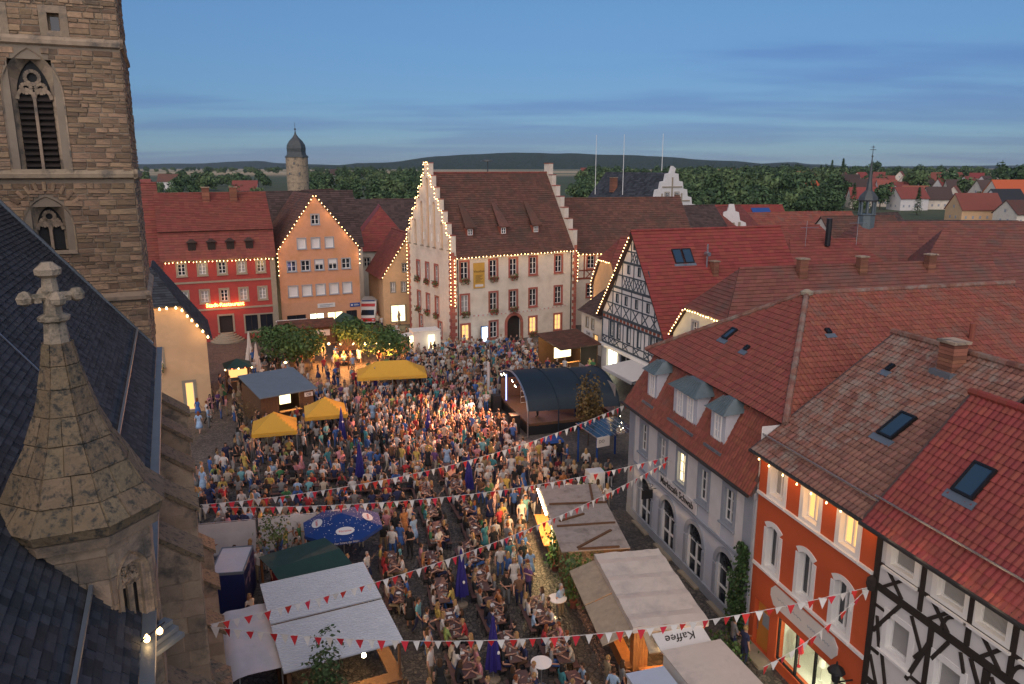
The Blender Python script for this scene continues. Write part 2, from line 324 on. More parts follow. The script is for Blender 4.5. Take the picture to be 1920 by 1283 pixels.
def window(parent, x, z, w_, h_, frame='paint_white', sur='sandstone_red', sw=0.16, nx=2, nz=3, pane='glass_dark', M=None, sill=True, depth=0.2, arch=0.0, label=None):
    """x centre, z sill; surround stands 3 cm proud of the wall, sash sits in the reveal"""
    key = (w_, h_, str(frame), str(sur), sw, nx, nz, sill, depth, arch)
    if key not in WCACHE:
        b = MB(); f = 0.07; hw = w_ / 2
        if sur:
            top = h_ + arch
            b.box(-hw - sw, -hw, -0.035, 0.05, -sw, h_, 0); b.box(hw, hw + sw, -0.035, 0.05, -sw, h_, 0); b.box(-hw, hw, -0.035, 0.05, -sw, 0, 0)
            if arch:
                n = 8
                for i in range(n):
                    t0, t1 = -1 + 2 * i / n, -1 + 2 * (i + 1) / n
                    z0_, z1_ = h_ + arch * (1 - t0 * t0), h_ + arch * (1 - t1 * t1)
                    ex = (hw + sw) / hw
                    b.prism([(t0 * hw, -0.035, z0_), (t1 * hw, -0.035, z1_), (t1 * hw * ex, -0.035, z1_ + sw), (t0 * hw * ex, -0.035, z0_ + sw)], (0, 0.085, 0), 0)
                    b.prism([(t0 * hw, 0.0, z0_), (t0 * hw, 0.0, top + 0.01), (t1 * hw, 0, top + 0.01), (t1 * hw, 0.0, z1_)], (0, 0.14, 0), 0)
            else: b.box(-hw - sw, hw + sw, -0.035, 0.05, h_, h_ + sw, 0)
        y0, y1 = depth - 0.08, depth - 0.01
        if sur and y0 > 0.06: b.box(-hw, -hw + .016, -.03, y0 - .002, .016, h_, 0); b.box(hw - .016, hw, -.03, y0 - .002, .016, h_, 0); b.box(-hw, hw, -.03, y0 - .002, 0.001, .016, 0)
        H_ = h_ + arch
        b.box(-hw, -hw + f, y0, y1, 0, H_, 1); b.box(hw - f, hw, y0, y1, 0, H_, 1); b.box(-hw + f, hw - f, y0, y1, 0, f, 1); b.box(-hw + f, hw - f, y0, y1, H_ - f, H_, 1)
        for i in range(1, nx): xx = -hw + w_ * i / nx; b.box(xx - 0.045, xx + 0.045, y0 - 0.01, y1, f, H_ - f, 1)
        for j in range(1, nz): zz = h_ * j / nz; b.box(-hw + f, hw - f, y0 + 0.012, y1 - 0.012, zz - 0.022, zz + 0.022, 1)
        g = MB(); g.add([(-hw, depth - 0.03, 0), (hw, depth - 0.03, 0), (hw, depth - 0.03, H_), (-hw, depth - 0.03, H_)], [(0, 1, 2, 3)])
        s_ = None
        if sill: s_ = MB().box(-hw - sw - 0.04, hw + sw + 0.04, -0.14, -0.04, -sw - 0.02, -sw + 0.06).mesh('sill', [sur or frame])
        WCACHE[key] = (b.mesh('window', [sur or frame, frame]), g, s_, {})
    me, g, s_, panes = WCACHE[key]
    pk = pane if isinstance(pane, str) else pane.name
    if pk not in panes: panes[pk] = g.mesh('pane', [pane])
    Mx = (M or Matrix.Identity(4)) @ T(x, 0, z)
    o = link('window', me, parent, Mx); link('pane', panes[pk], o)
    if s_: link('sill', s_, o)
    return o
def roof_face(parent, pts, m, step=0.32, tile=None, thick=0.10, over=0.03, name='roof', limit=300, slab='tile_dark', lift=0.0):
    """pts: 3 or 4 corners, counter-clockwise from outside, the first two are the eave. Courses (or single tiles) are real slabs on a roof board."""
    P = [Vector(p) for p in pts]; u = (P[1] - P[0]).normalized(); n = (P[1] - P[0]).cross(P[-1] - P[0]).normalized(); v = n.cross(u)
    q = [((p - P[0]).dot(u), (p - P[0]).dot(v)) for p in P]
    b = MB(); b.prism([tuple(p - n * 0.005) for p in P], tuple(-n * thick)); b.build(name, slab, parent)
    vmax = max(p[1] for p in q); rows = max(1, round(vmax / step)); st = vmax / rows
    def span(vv):
        xs = []
        for i in range(len(q)):
            (a0, b0), (a1, b1) = q[i], q[(i + 1) % len(q)]
            if (b0 - vv) * (b1 - vv) <= 0 and abs(b1 - b0) > 1e-6: xs.append(a0 + (a1 - a0) * (vv - b0) / (b1 - b0))
        return (min(xs), max(xs)) if len(xs) >= 2 else None
    B = Matrix((( u.x, v.x, n.x, 0), (u.y, v.y, n.y, 0), (u.z, v.z, n.z, 0), (0, 0, 0, 1)))
    if tile is None:
        c = MB()
        for r_ in range(rows):
            s0, s1 = span(r_ * st + 1e-4), span(min(vmax - 1e-4, (r_ + 1) * st))
            if not s0 or not s1: continue
            a0, a1, v0, v1 = s0[0], s0[1], r_ * st, (r_ + 1) * st
            nseg = max(1, int((a1 - a0) / (st * 1.7)))
            for k in range(nseg):
                t0, t1 = k / nseg, (k + 1) / nseg; j = rnd.uniform(-0.006, 0.006)
                e0 = [a0 + (a1 - a0) * t for t in (t0, t1)]; e1 = [s1[0] + (s1[1] - s1[0]) * t for t in (t0, t1)]
                c.add([tuple(P[0] + u * x + v * y + n * h) for x, y, h in ((e0[0], v0 - over, 0.012), (e0[1], v0 - over, 0.012), (e1[1], v1, 0.012), (e1[0], v1, 0.012),
                       (e0[0], v0 - over, 0.072 + j), (e0[1], v0 - over, 0.072 + j), (e1[1], v1, 0.022), (e1[0], v1, 0.022))],
                      [(4, 5, 6, 7), (0, 1, 5, 4), (1, 2, 6, 5), (3, 0, 4, 7)])
        return c.build('tile_courses', m, parent, kind='stuff')
    tw, curve = tile
    protos = []
    for k in range(3):
        pb = MB(); nn = 4 if curve else 2; L = st + 0.05
        top = []; bot = []
        for i in range(nn + 1):
            x = -tw / 2 * 0.985 + tw * 0.985 * i / nn; h = 0.05 + (curve * math.sin(math.pi * 1.5 * i / nn - 0.5) if curve else 0)
            top.append((x, h))
        pts2 = [(x, -over, h + 0.012 * (k - 1) * 0.4) for x, h in top] + [(x, L - over, h - 0.034) for x, h in top] + [(x, -over, h - 0.028) for x, h in top]
        m_ = nn + 1; fs = [(i, i + 1, m_ + i + 1, m_ + i) for i in range(nn)] + [(2 * m_ + i, 2 * m_ + i + 1, i + 1, i) for i in range(nn)]
        fs += [(2 * m_, 0, m_), (nn, 2 * m_ + nn, m_ + nn)]
        pb.add(pts2, fs); protos.append(pb.mesh('roof_tile', [m]))
    placed = []
    for r_ in range(rows):
        s0 = span(r_ * st + st * 0.5)
        if not s0: continue
        off = (tw / 2) * (r_ % 2) if curve == 0 else 0
        k0 = math.ceil((s0[0] + tw * 0.3 - off) / tw); k1 = math.floor((s0[1] - tw * 0.3 - off) / tw)
        for k in range(k0, k1 + 1):
            pos = P[0] + u * (k * tw + off) + v * (r_ * st) + n * rnd.uniform(-0.004, 0.006)
            Mx = Matrix.Translation(pos) @ B @ Matrix.Rotation(rnd.uniform(-0.02, 0.02), 4, 'Z') @ Matrix.Rotation(rnd.uniform(-0.012, 0.012), 4, 'X')
            placed.append((rnd.randrange(3), Mx))
    pieces(parent, 'roof_tile', protos, placed, 'tile_field', limit)
def ridge(parent, p0, p1, m, r=0.13, seg=0.4, name='ridge_tile'):
    p0, p1 = Vector(p0), Vector(p1); L = (p1 - p0).length; n = max(1, int(L / seg)); b = MB(); d = (p1 - p0) / n
    for i in range(n): b.tube(p0 + d * i, p0 + d * (i + 1.06), r * 0.92, r * 1.08, 8)
    return b.build(name, m, parent)
def bulbs(name, label, path, spacing=0.55, parent_loc=(0, 0, 0), power=6.0, every=5, off=(0, 0, 0), r=0.047, group='strings of lit bulbs along the house edges', col=(1, 0.6, 0.28), bm=None):
    """path in world coordinates: a cable with single bulbs"""
    P = [Vector(p) for p in path]; t = thing(name, label, 'light string', tuple(P[0]), 0, group); o0 = P[0]
    c = MB()
    for i in range(len(P) - 1): c.tube(P[i] - o0, P[i + 1] - o0, 0.015, n=4)
    c.build('cable', 'black', t)
    key = ('bulb', r, (bm or E_BULB).name)
    if key not in WCACHE:
        WCACHE[key] = MB().lathe([(0.01, -r * 1.2), (r * 0.8, -r * 0.7), (r, 0), (r * 0.75, r * 0.7), (r * 0.35, r * 1.1), (r * 0.3, r * 1.5)], 7).mesh('bulb', [bm or E_BULB], True)
    k = 0
    for i in range(len(P) - 1):
        L = (P[i + 1] - P[i]).length; n = max(1, round(L / spacing))
        for j in range(n):
            q = P[i].lerp(P[i + 1], (j + 0.5 + rnd.uniform(-.12, .12)) / n) + Vector((0, 0, rnd.uniform(-.05, .03))); link('bulb', WCACHE[key], t, Matrix.Translation(q - o0 + Vector((0, 0, -0.06))))
            if power and k % every == every // 2: lamp('bulb_light', t, tuple(q - o0 + Vector(off)), power, col, 0.35)
            k += 1
    return t
def text_obj(name, body, parent, M, size, m, extrude=0.01, align='CENTER', bold=0.0, shear=0.0):
    cu = bpy.data.curves.new('lettering_curve', 'FONT'); cu.body = body; cu.size = size; cu.extrude = extrude; cu.align_x = align; cu.offset = bold; cu.shear = shear; cu.resolution_u = 3
    o = bpy.data.objects.new('lettering_curve', cu); COL.objects.link(o); dg = bpy.context.evaluated_depsgraph_get()
    me = bpy.data.meshes.new_from_object(o.evaluated_get(dg)); bpy.data.objects.remove(o); bpy.data.curves.remove(cu)
    me.materials.clear(); me.materials.append(K[m] if isinstance(m, str) else m)
    return link(name, me, parent, M @ Matrix.Rotation(R(90), 4, 'X'))
# ================================================================ terrain
def landz(x, y):
    r = y
    if r < 150: return 0.0
    pts = [(150, 0), (350, 3.0), (450, 5.0), (620, 8.4), (800, 10.2), (1500, 11.5), (3000, 13.0), (9000, 14)]
    for (a0, b0), (a1, b1) in zip(pts, pts[1:]):
        if r <= a1: return b0 + (b1 - b0) * (r - a0) / (a1 - a0)
    return 14.0
def cobble_mat():
    m = bpy.data.materials.new('cobbles'); m.use_nodes = True; t = m.node_tree; b = t.nodes['Principled BSDF']; b.inputs['Roughness'].default_value = 0.55
    co = N('ShaderNodeTexCoord', t); v1 = N('ShaderNodeTexVoronoi', t); v1.feature = 'DISTANCE_TO_EDGE'; v1.inputs['Scale'].default_value = 5.5
    v2 = N('ShaderNodeTexVoronoi', t); v2.inputs['Scale'].default_value = 5.5
    no = N('ShaderNodeTexNoise', t); no.inputs['Scale'].default_value = 0.25; no.inputs['Detail'].default_value = 5
    for n_ in (v1, v2, no): t.links.new(co.outputs['Object'], n_.inputs['Vector'])
    mr = N('ShaderNodeMapRange', t); mr.inputs[1].default_value = 0.0; mr.inputs[2].default_value = 0.12; t.links.new(v1.outputs['Distance'], mr.inputs[0])
    c1 = N('ShaderNodeMix', t, data_type='RGBA'); c1.inputs['A'].default_value = (0.075, 0.066, 0.058, 1); c1.inputs['B'].default_value = (0.17, 0.145, 0.12, 1)
    sp = N('ShaderNodeSeparateColor', t); t.links.new(v2.outputs['Color'], sp.inputs[0]); t.links.new(sp.outputs[0], c1.inputs['Factor'])
    c2 = N('ShaderNodeMix', t, data_type='RGBA'); c2.inputs['A'].default_value = (0.025, 0.023, 0.02, 1); t.links.new(mr.outputs[0], c2.inputs['Factor']); t.links.new(c1.outputs['Result'], c2.inputs['B'])
    c3 = N('ShaderNodeMix', t, data_type='RGBA', blend_type='MULTIPLY'); c3.inputs['Factor'].default_value = 0.6; t.links.new(c2.outputs['Result'], c3.inputs['A'])
    r3 = N('ShaderNodeMapRange', t); r3.inputs[1].default_value = 0.3; r3.inputs[2].default_value = 0.7; r3.inputs[3].default_value = 0.5; r3.inputs[4].default_value = 1.3
    t.links.new(no.outputs[0], r3.inputs[0]); t.links.new(r3.outputs[0], c3.inputs['B']); t.links.new(c3.outputs['Result'], b.inputs['Base Color'])
    bp = N('ShaderNodeBump', t); bp.inputs['Strength'].default_value = 0.8; bp.inputs['Distance'].default_value = 0.03; t.links.new(mr.outputs[0], bp.inputs['Height']); t.links.new(bp.outputs[0], b.inputs['Normal'])
    return m
def field_mat():
    m = bpy.data.materials.new('fields'); m.use_nodes = True; t = m.node_tree; b = t.nodes['Principled BSDF']; b.inputs['Roughness'].default_value = 0.95
    co = N('ShaderNodeTexCoord', t); mp_ = N('ShaderNodeMapping', t); mp_.inputs['Scale'].default_value = (0.0016, 0.0045, 1); mp_.inputs['Rotation'].default_value = (0, 0, R(12))
    t.links.new(co.outputs['Object'], mp_.inputs[0]); v = N('ShaderNodeTexVoronoi', t); v.inputs['Scale'].default_value = 1.0; v.inputs['Randomness'].default_value = 0.9
    t.links.new(mp_.outputs[0], v.inputs['Vector']); sp = N('ShaderNodeSeparateColor', t); t.links.new(v.outputs['Color'], sp.inputs[0])
    rp = N('ShaderNodeValToRGB', t); rp.color_ramp.interpolation = 'CONSTANT'
    el = rp.color_ramp.elements; el[0].color = (0.38, 0.29, 0.16, 1); el[0].position = 0
    el[1].color = (0.09, 0.12, 0.045, 1); el[1].position = 0.42
    for p, c in ((0.55, (0.33, 0.25, 0.14, 1)), (0.72, (0.06, 0.095, 0.035, 1)), (0.82, (0.42, 0.33, 0.19, 1))):
        x = el.new(p); x.color = c
    t.links.new(sp.outputs[0], rp.inputs[0])
    s3 = N('ShaderNodeSeparateXYZ', t); t.links.new(co.outputs['Object'], s3.inputs[0]); g3 = N('ShaderNodeMapRange', t); g3.inputs[1].default_value = 850; g3.inputs[2].default_value = 1150; t.links.new(s3.outputs[1], g3.inputs[0])
    n3 = N('ShaderNodeTexNoise', t); n3.inputs['Scale'].default_value = 0.02; n3.inputs['Detail'].default_value = 5; t.links.new(co.outputs['Object'], n3.inputs['Vector']); gr = N('ShaderNodeMix', t, data_type='RGBA'); gr.inputs['A'].default_value = (0.03, 0.05, 0.02, 1); gr.inputs['B'].default_value = (0.085, 0.10, 0.045, 1); t.links.new(n3.outputs[0], gr.inputs['Factor'])
    m3 = N('ShaderNodeMix', t, data_type='RGBA'); t.links.new(g3.outputs[0], m3.inputs['Factor']); t.links.new(gr.outputs['Result'], m3.inputs['A']); t.links.new(rp.outputs[0], m3.inputs['B']); t.links.new(m3.outputs['Result'], b.inputs['Base Color']); return m
def forest_mat():
    m = mat('forest', (0.030, 0.048, 0.024), rough=1.0, var=0.0, spec=0.0)
    t = m.node_tree; b = t.nodes['Principled BSDF']; co = N('ShaderNodeTexCoord', t)
    n1 = N('ShaderNodeTexNoise', t); n1.inputs['Scale'].default_value = 0.02; n1.inputs['Detail'].default_value = 8; n1.inputs['Roughness'].default_value = 0.75
    n2 = N('ShaderNodeTexVoronoi', t); n2.inputs['Scale'].default_value = 0.055
    for q in (n1, n2): t.links.new(co.outputs['Object'], q.inputs['Vector'])
    mx = N('ShaderNodeMix', t, data_type='RGBA'); mx.inputs['A'].default_value = (0.016, 0.03, 0.016, 1); mx.inputs['B'].default_value = (0.05, 0.075, 0.032, 1)
    t.links.new(n1.outputs[0], mx.inputs['Factor']); t.links.new(mx.outputs['Result'], b.inputs['Base Color'])
    bp = N('ShaderNodeBump', t); bp.inputs['Strength'].default_value = 1.0; bp.inputs['Distance'].default_value = 14
    t.links.new(n2.outputs['Distance'], bp.inputs['Height']); t.links.new(bp.outputs[0], b.inputs['Normal'])
    return m
K['cobbles'] = cobble_mat(); K['fields'] = field_mat(); K['forest'] = forest_mat()
b = MB(); b.box(-90, 90, -30, 150, -0.5, 0.0); struct(b.build('market_square', 'cobbles'))
b = MB(); xs = [-9000, -4000, -2500, -1500, -900, -500, -250, -100, 0, 100, 250, 500, 900, 1500, 2500, 4000, 9000]; ys = [-400, 140, 200, 350, 450, 620, 800, 1100, 1500, 2200, 3000, 4500, 6500, 9000, 16000]
pts = [(x, y, landz(x, y) - 0.06) for y in ys for x in xs]; nx_ = len(xs)
b.add(pts, [(j * nx_ + i, j * nx_ + i + 1, (j + 1) * nx_ + i + 1, (j + 1) * nx_ + i) for j in range(len(ys) - 1) for i in range(nx_ - 1)]); struct(b.build('land', 'fields'))
def hill(name, prof, D, depth, seed, fieldy=None):
    """prof: (lateral fraction of the distance, crest height m)"""
    b = MB(); n = 70; rows = 10; u0, u1 = prof[0][0], prof[-1][0]; pts = []
    def crest(u):
        for (a0, h0), (a1, h1) in zip(prof, prof[1:]):
            if a0 <= u <= a1:
                t = (u - a0) / (a1 - a0); t = t * t * (3 - 2 * t); return h0 + (h1 - h0) * t
        return 0
    for j in range(rows + 1):
        for i in range(n + 1):
            u = u0 + (u1 - u0) * i / n; t = j / rows; dd = D - depth + 2 * depth * t
            s_ = math.sin(min(1.0, t * 2) * math.pi / 2) ** 1.3 if t <= 0.5 else math.cos((t - 0.5) * math.pi)
            h = crest(u) * s_ + noise.noise(Vector((u * 30 + seed, t * 5, seed))) * 7 * s_ + noise.noise(Vector((u * 170, t * 20, seed))) * 2.5 * s_
            pts.append((u * dd, dd, h + landz(0, dd) - 3 - (3 if t in (0, 1) else 0)))
    b.add(pts, [(j * (n + 1) + i, j * (n + 1) + i + 1, (j + 1) * (n + 1) + i + 1, (j + 1) * (n + 1) + i) for j in range(rows) for i in range(n)])
    return struct(b.build(name, 'forest', smooth=True))
hill('wooded_hill', [(-0.33, 5), (-0.25, 22), (-0.16, 40), (-0.09, 75), (-0.02, 92), (0.02, 96), (0.06, 92), (0.12, 84), (0.18, 76), (0.25, 52), (0.33, 34), (0.45, 5)], 4600, 1100, 3.1)
hill('hill_ridge', [(-0.75, 40), (-0.5, 38), (-0.40, 40), (-0.345, 58), (-0.32, 62), (-0.29, 44), (-0.2, 30), (-0.1, 5)], 6200, 1200, 8.4)
hill('far_hill', [(0.2, 4), (0.30, 48), (0.355, 62), (0.38, 44), (0.45, 20), (0.55, 28), (0.7, 40), (0.9, 30)], 7600, 1200, 5.7)
# ================================================================ trees
def blob_crown(name, m, rx, rz, n, size, seed, lobes=7, flat=0.0):
    rr = random.Random(seed); b = MB(); L = [(Vector((rr.uniform(-.5, .5) * rx, rr.uniform(-.5, .5) * rx, rr.uniform(-.45, .5) * rz)), rr.uniform(0.45, 0.7)) for _ in range(lobes)] + [(Vector((0, 0, 0)), 0.72)]
    for _ in range(n):
        c, k = rr.choice(L); d = Vector((rr.gauss(0, 1), rr.gauss(0, 1), rr.gauss(0, 1))).normalized(); q = rr.uniform(0.72, 1.06) ** 0.6 if rr.random() < .82 else rr.uniform(1.0, 1.32)
        p = c + Vector((d.x * rx * k * q, d.y * rx * k * q, d.z * rz * k * q))
        nrm = (d + Vector((rr.gauss(0, .45), rr.gauss(0, .45), rr.gauss(0, .45) + 0.25))).normalized(); a_ = nrm.orthogonal().normalized(); c_ = nrm.cross(a_); s_ = size * rr.uniform(0.55, 1.25); t = rr.uniform(0, 6.28)
        e1 = (a_ * math.cos(t) + c_ * math.sin(t)) * s_; e2 = (c_ * math.cos(t) - a_ * math.sin(t)) * s_ * 0.7
        b.add([tuple(p - e1), tuple(p + e2 * 0.8 - e1 * 0.1), tuple(p + e1), tuple(p - e2 * 0.8 + nrm * s_ * 0.2)], [(0, 1, 2, 3)])
    return b.mesh(name, [m])
def trunk_mesh(name, h, r, rx, seed):
    rr = random.Random(seed); b = MB(); b.tube((0, 0, -0.1), (0.05, 0, h * 0.55), r, r * 0.75, 7); b.tube((0.05, 0, h * 0.55), (0, 0.05, h), r * 0.75, r * 0.3, 6)
    for i in range(5):
        a_ = i * 1.257 + rr.uniform(-.3, .3); z0 = h * rr.uniform(.5, .7); b.tube((0.03, 0.02, z0), (math.cos(a_) * rx * .55, math.sin(a_) * rx * .55, z0 + h * rr.uniform(.2, .4)), r * 0.45, r * 0.12, 5)
    return b.mesh(name, ['bark'])
CROWN = [blob_crown('crown', 'leaf_dark', 4.6, 4.4, 420, 0.95, 1), blob_crown('crown', 'leaf_mid', 5.0, 4.2, 420, 1.0, 2, 9), blob_crown('crown', 'leaf_dark', 3.6, 5.4, 380, 0.9, 3, 6), blob_crown('crown', 'leaf_mid', 4.2, 3.6, 380, 0.9, 4, 8)]
def conifer(seed):
    rr = random.Random(seed); b = MB()
    for _ in range(420):
        t = rr.random() ** 0.8; z = -6 + 13 * t; r_ = (1 - t) * 3.0 * rr.uniform(.5, 1.05) + 0.1; a_ = rr.uniform(0, 6.28); p = Vector((math.cos(a_) * r_, math.sin(a_) * r_, z)); d = Vector((math.cos(a_), math.sin(a_), -0.45)); s_ = 0.8
        c_ = d.cross(Vector((0, 0, 1))).normalized(); b.add([tuple(p - d * s_ * .4 - c_ * .35), tuple(p - d * s_ * .4 + c_ * .35), tuple(p + d * s_)], [(0, 1, 2)])
    return b.mesh('crown', ['leaf_dark'])
CROWN.append(conifer(9)); TRUNK = [trunk_mesh('trunk', 6.0, 0.3, 4.0, 5)]
wood = MB(); wood_data = [([tuple(v.co) for v in c.vertices][:], [tuple(f.vertices) for f in c.polygons]) for c in CROWN]
TREE_N = [0]
def tree(x, y, s, k, label, group):
    z = landz(x, y); t = thing('pine_tree' if k == 4 else 'tree', label, 'tree', (x, y, z), rnd.uniform(0, 6.28), group)
    t.scale = (s, s, s); link('trunk', TRUNK[0], t); link('crown', CROWN[k], t, T(0, 0, 7.0)); TREE_N[0] += 1
    return t
def px(u, D): return (u - 960) / 1440 * D * 1.0
# single trees one can pick out
singles = [(1180, 185, .62, 3, 'small loose tree in front of the white scrolled gable'), (1240, 520, 1.3, 0, 'dark tree beside the white scrolled gable'),
 (1545, 620, 1.25, 4, 'tall dark conifer standing above the wood'), (1525, 630, 1.0, 4, 'slim conifer beside the tallest conifer above the wood'), (1565, 600, 1.35, 4, 'tallest dark conifer at the end of the wood'),
 (1623, 900, 1.5, 0, 'lone round tree standing out on the straw field ridge'), (1590, 330, .8, 4, 'dark conifer in front of the white gabled house among red roofs'), (1710, 300, .75, 4, 'conifer in the garden of the white house with dormer'),
 (1700, 420, 1.35, 1, 'big round tree just right of the ridge turret spire'), (1765, 430, 1.25, 0, 'round dark tree between the spire and the orange roof'), (1800, 380, 1.1, 1, 'broad tree left of the bright orange roof'), (1640, 330, .9, 0, 'dark tree close behind the ridge turret'),
 (1900, 420, 1.5, 0, 'big dark tree at the far edge beyond the slate roof'), (1860, 480, 1.4, 2, 'tall tree beyond the bright orange roof'), (1420, 330, 1.3, 1, 'large green tree over the solar panel roof'), (1460, 340, 1.35, 0, 'large dark tree left of the white gabled house'), (1370, 360, 1.3, 1, 'wide green tree right of the white scrolled gable'), (1330, 340, 1.2, 2, 'tall green tree behind the small baroque gable'),
 (345, 420, 1.0, 0, 'dark round tree behind the tall red roof'), (395, 430, 1.1, 1, 'round tree beyond the restaurant roof chimneys'), (450, 300, .8, 3, 'pale green low tree above the restaurant ridge'), (590, 380, 1.0, 0, 'dark tree just right of the round stone tower'), (620, 330, .9, 1, 'green tree behind the orange gable tip'), (705, 330, 1.0, 2, 'tall tree behind the long brown roof'), (750, 350, 1.1, 1, 'broad tree left of the stepped gable')]
for u, D, s, k, lab in singles: tree(px(u, D), D, s, k, lab, 'single trees beyond the roofs')
rr = random.Random(21)
def scatter(u0, u1, d0, d1, n, smin=.7, smax=1.25):
    for _ in range(n):
        D = d0 + (d1 - d0) * rr.random() ** 0.9; u = rr.uniform(u0, u1); x = px(u, D); s = rr.uniform(smin, smax); k = rr.choice((0, 1, 2, 3, 0, 1)); a_ = rr.uniform(0, 6.28); ca, sa = math.cos(a_) * s, math.sin(a_) * s; z = landz(x, D) + 5.4 * s
        vs, fs = wood_data[k]; wood.add([(x + p[0] * ca - p[1] * sa, D + p[0] * sa + p[1] * ca, z + p[2] * s) for p in vs], fs, k % 2)
scatter(1270, 1560, 380, 780, 210, .9, 1.35); scatter(1080, 1300, 480, 900, 70); scatter(1560, 1960, 640, 1000, 110); scatter(1480, 1960, 440, 620, 30, .5, .8); scatter(1600, 1960, 420, 560, 16, .7, 1.0); scatter(250, 520, 380, 700, 55, .6, 1.0); scatter(560, 800, 360, 800, 110, .7, 1.1)
scatter(1040, 1160, 300, 480, 14, .7, 1.0); scatter(240, 800, 1100, 2000, 90, .7, 1.2); scatter(1480, 1960, 1000, 1500, 60, .8, 1.2); scatter(1290, 1560, 260, 380, 60, .8, 1.15); scatter(1560, 1960, 300, 520, 16, .6, .95); scatter(1090, 1290, 300, 480, 40, .8, 1.1); scatter(560, 780, 240, 360, 30, .6, .9); scatter(250, 520, 250, 380, 22, .5, .8)
wood.build('woods', ['leaf_dark', 'leaf_mid'], kind='stuff')
# ================================================================ houses, generic
def face_M(face, L, W):
    if face == 'front': return T(0, -W / 2, 0)
    if face == 'back': return T(0, W / 2, 0) @ RZ(math.pi)
    if face == 'left': return T(-L / 2, 0, 0) @ RZ(-math.pi / 2)
    return T(L / 2, 0, 0) @ RZ(math.pi / 2)
def house(label, loc, az, L, W, eave, rh, roofm='tile_red', wallm='plaster_cream', hip=(0, 0), wins=(), step=0.36, chim=(), name='house', over=0.35, win_kw=None, group=None, clip_z=None):
    """x along the ridge (az = compass direction of +x), gables at +-L/2; hip=(left,right) horizontal run of a hipped end; wins: (face, x, z, w, h, pane)"""
    t = thing(name, label, 'house', (loc[0], loc[1], loc[2] if len(loc) > 2 else 0), R(90 - az), group)
    l, w2 = L / 2, W / 2; hl, hr = hip
    for f, half, pk in (('front', l, 0), ('back', l, 0), ('left', w2, hl), ('right', w2, hr)):
        ol = [(-half, -0.3), (half, -0.3), (half, eave)] + ([] if f in ('front', 'back') or (pk and not (clip_z and f == 'left')) else [(half * (rh - clip_z) / (rh - eave), clip_z), (-half * (rh - clip_z) / (rh - eave), clip_z)] if f == 'left' and clip_z else [(0, rh - 0.12)]) + [(-half, eave)]
        hs = [(x - w_ / 2, x + w_ / 2, z, z + h_) for ff, x, z, w_, h_, p in wins if ff == f]
        wall(t, wallm, ol, hs, face_M(f, L, W))
    for ff, x, z, w_, h_, p in wins:
        window(t, x, z, w_, h_, pane=p, M=face_M(ff, L, W), **(win_kw or dict(sur='sandstone_grey', sw=0.1, nx=2, nz=2, sill=False)))
    s_ = (rh - eave) / w2; o = over; ze = eave - o * s_
    rl, rr_ = (-l + hl if hl else -l - 0.2), (l - hr if hr else l + 0.2); el, er = (-l - o if hl else -l - 0.2), (l + o if hr else l + 0.2)
    yc = w2 * (rh - (clip_z or 0)) / (rh - eave); xl = -l - .25
    if clip_z: el = xl
    roof_face(t, [(el, -w2 - o, ze), (er, -w2 - o, ze), (rr_, 0, rh), (rl, 0, rh)] + ([(xl, -yc, clip_z)] if clip_z else []), roofm, step)
    roof_face(t, [(er, w2 + o, ze), (el, w2 + o, ze)] + ([(xl, yc, clip_z)] if clip_z else []) + [(rl, 0, rh), (rr_, 0, rh)], roofm, step)
    if clip_z: roof_face(t, [(xl - .1, yc + .1, clip_z - .08), (xl - .1, -yc - .1, clip_z - .08), (rl, 0, rh)], roofm, step)
    elif hl: roof_face(t, [(el, w2 + o, ze), (el, -w2 - o, ze), (rl, 0, rh)], roofm, step)
    if hr: roof_face(t, [(er, -w2 - o, ze), (er, w2 + o, ze), (rr_, 0, rh)], roofm, step)
    ridge(t, (rl, 0, rh + 0.03), (rr_, 0, rh + 0.03), roofm)
    for x, y, h_ in chim: chimney(t, x, y, rh - abs(y) * s_, h_)
    return t
def chimney(t, x, y, z, h, w_=0.7, d_=0.55, m='brick_chimney'):
    b = MB(); n = max(3, int((h + 0.6) / 0.14))
    for i in range(n):
        z0 = z - 0.6 + i * (h + 0.6) / n
        o = (i % 2) * 0.008
        b.box(x - w_ / 2 - o, x + w_ / 2 + o, y - d_ / 2 - o, y + d_ / 2 + o, z0, z0 + (h + 0.6) / n - 0.012)
    c = b.build('chimney', m, t); MB().box(x - w_ / 2 - .08, x + w_ / 2 + .08, y - d_ / 2 - .08, y + d_ / 2 + .08, z + h, z + h + 0.1).build('chimney_cap', 'stone_ashlar', c)
    return c
FARWIN = MB().box(-0.36, 0.36, -0.05, 0.02, 0, 0.95).mesh('window', ['trim_grey'])
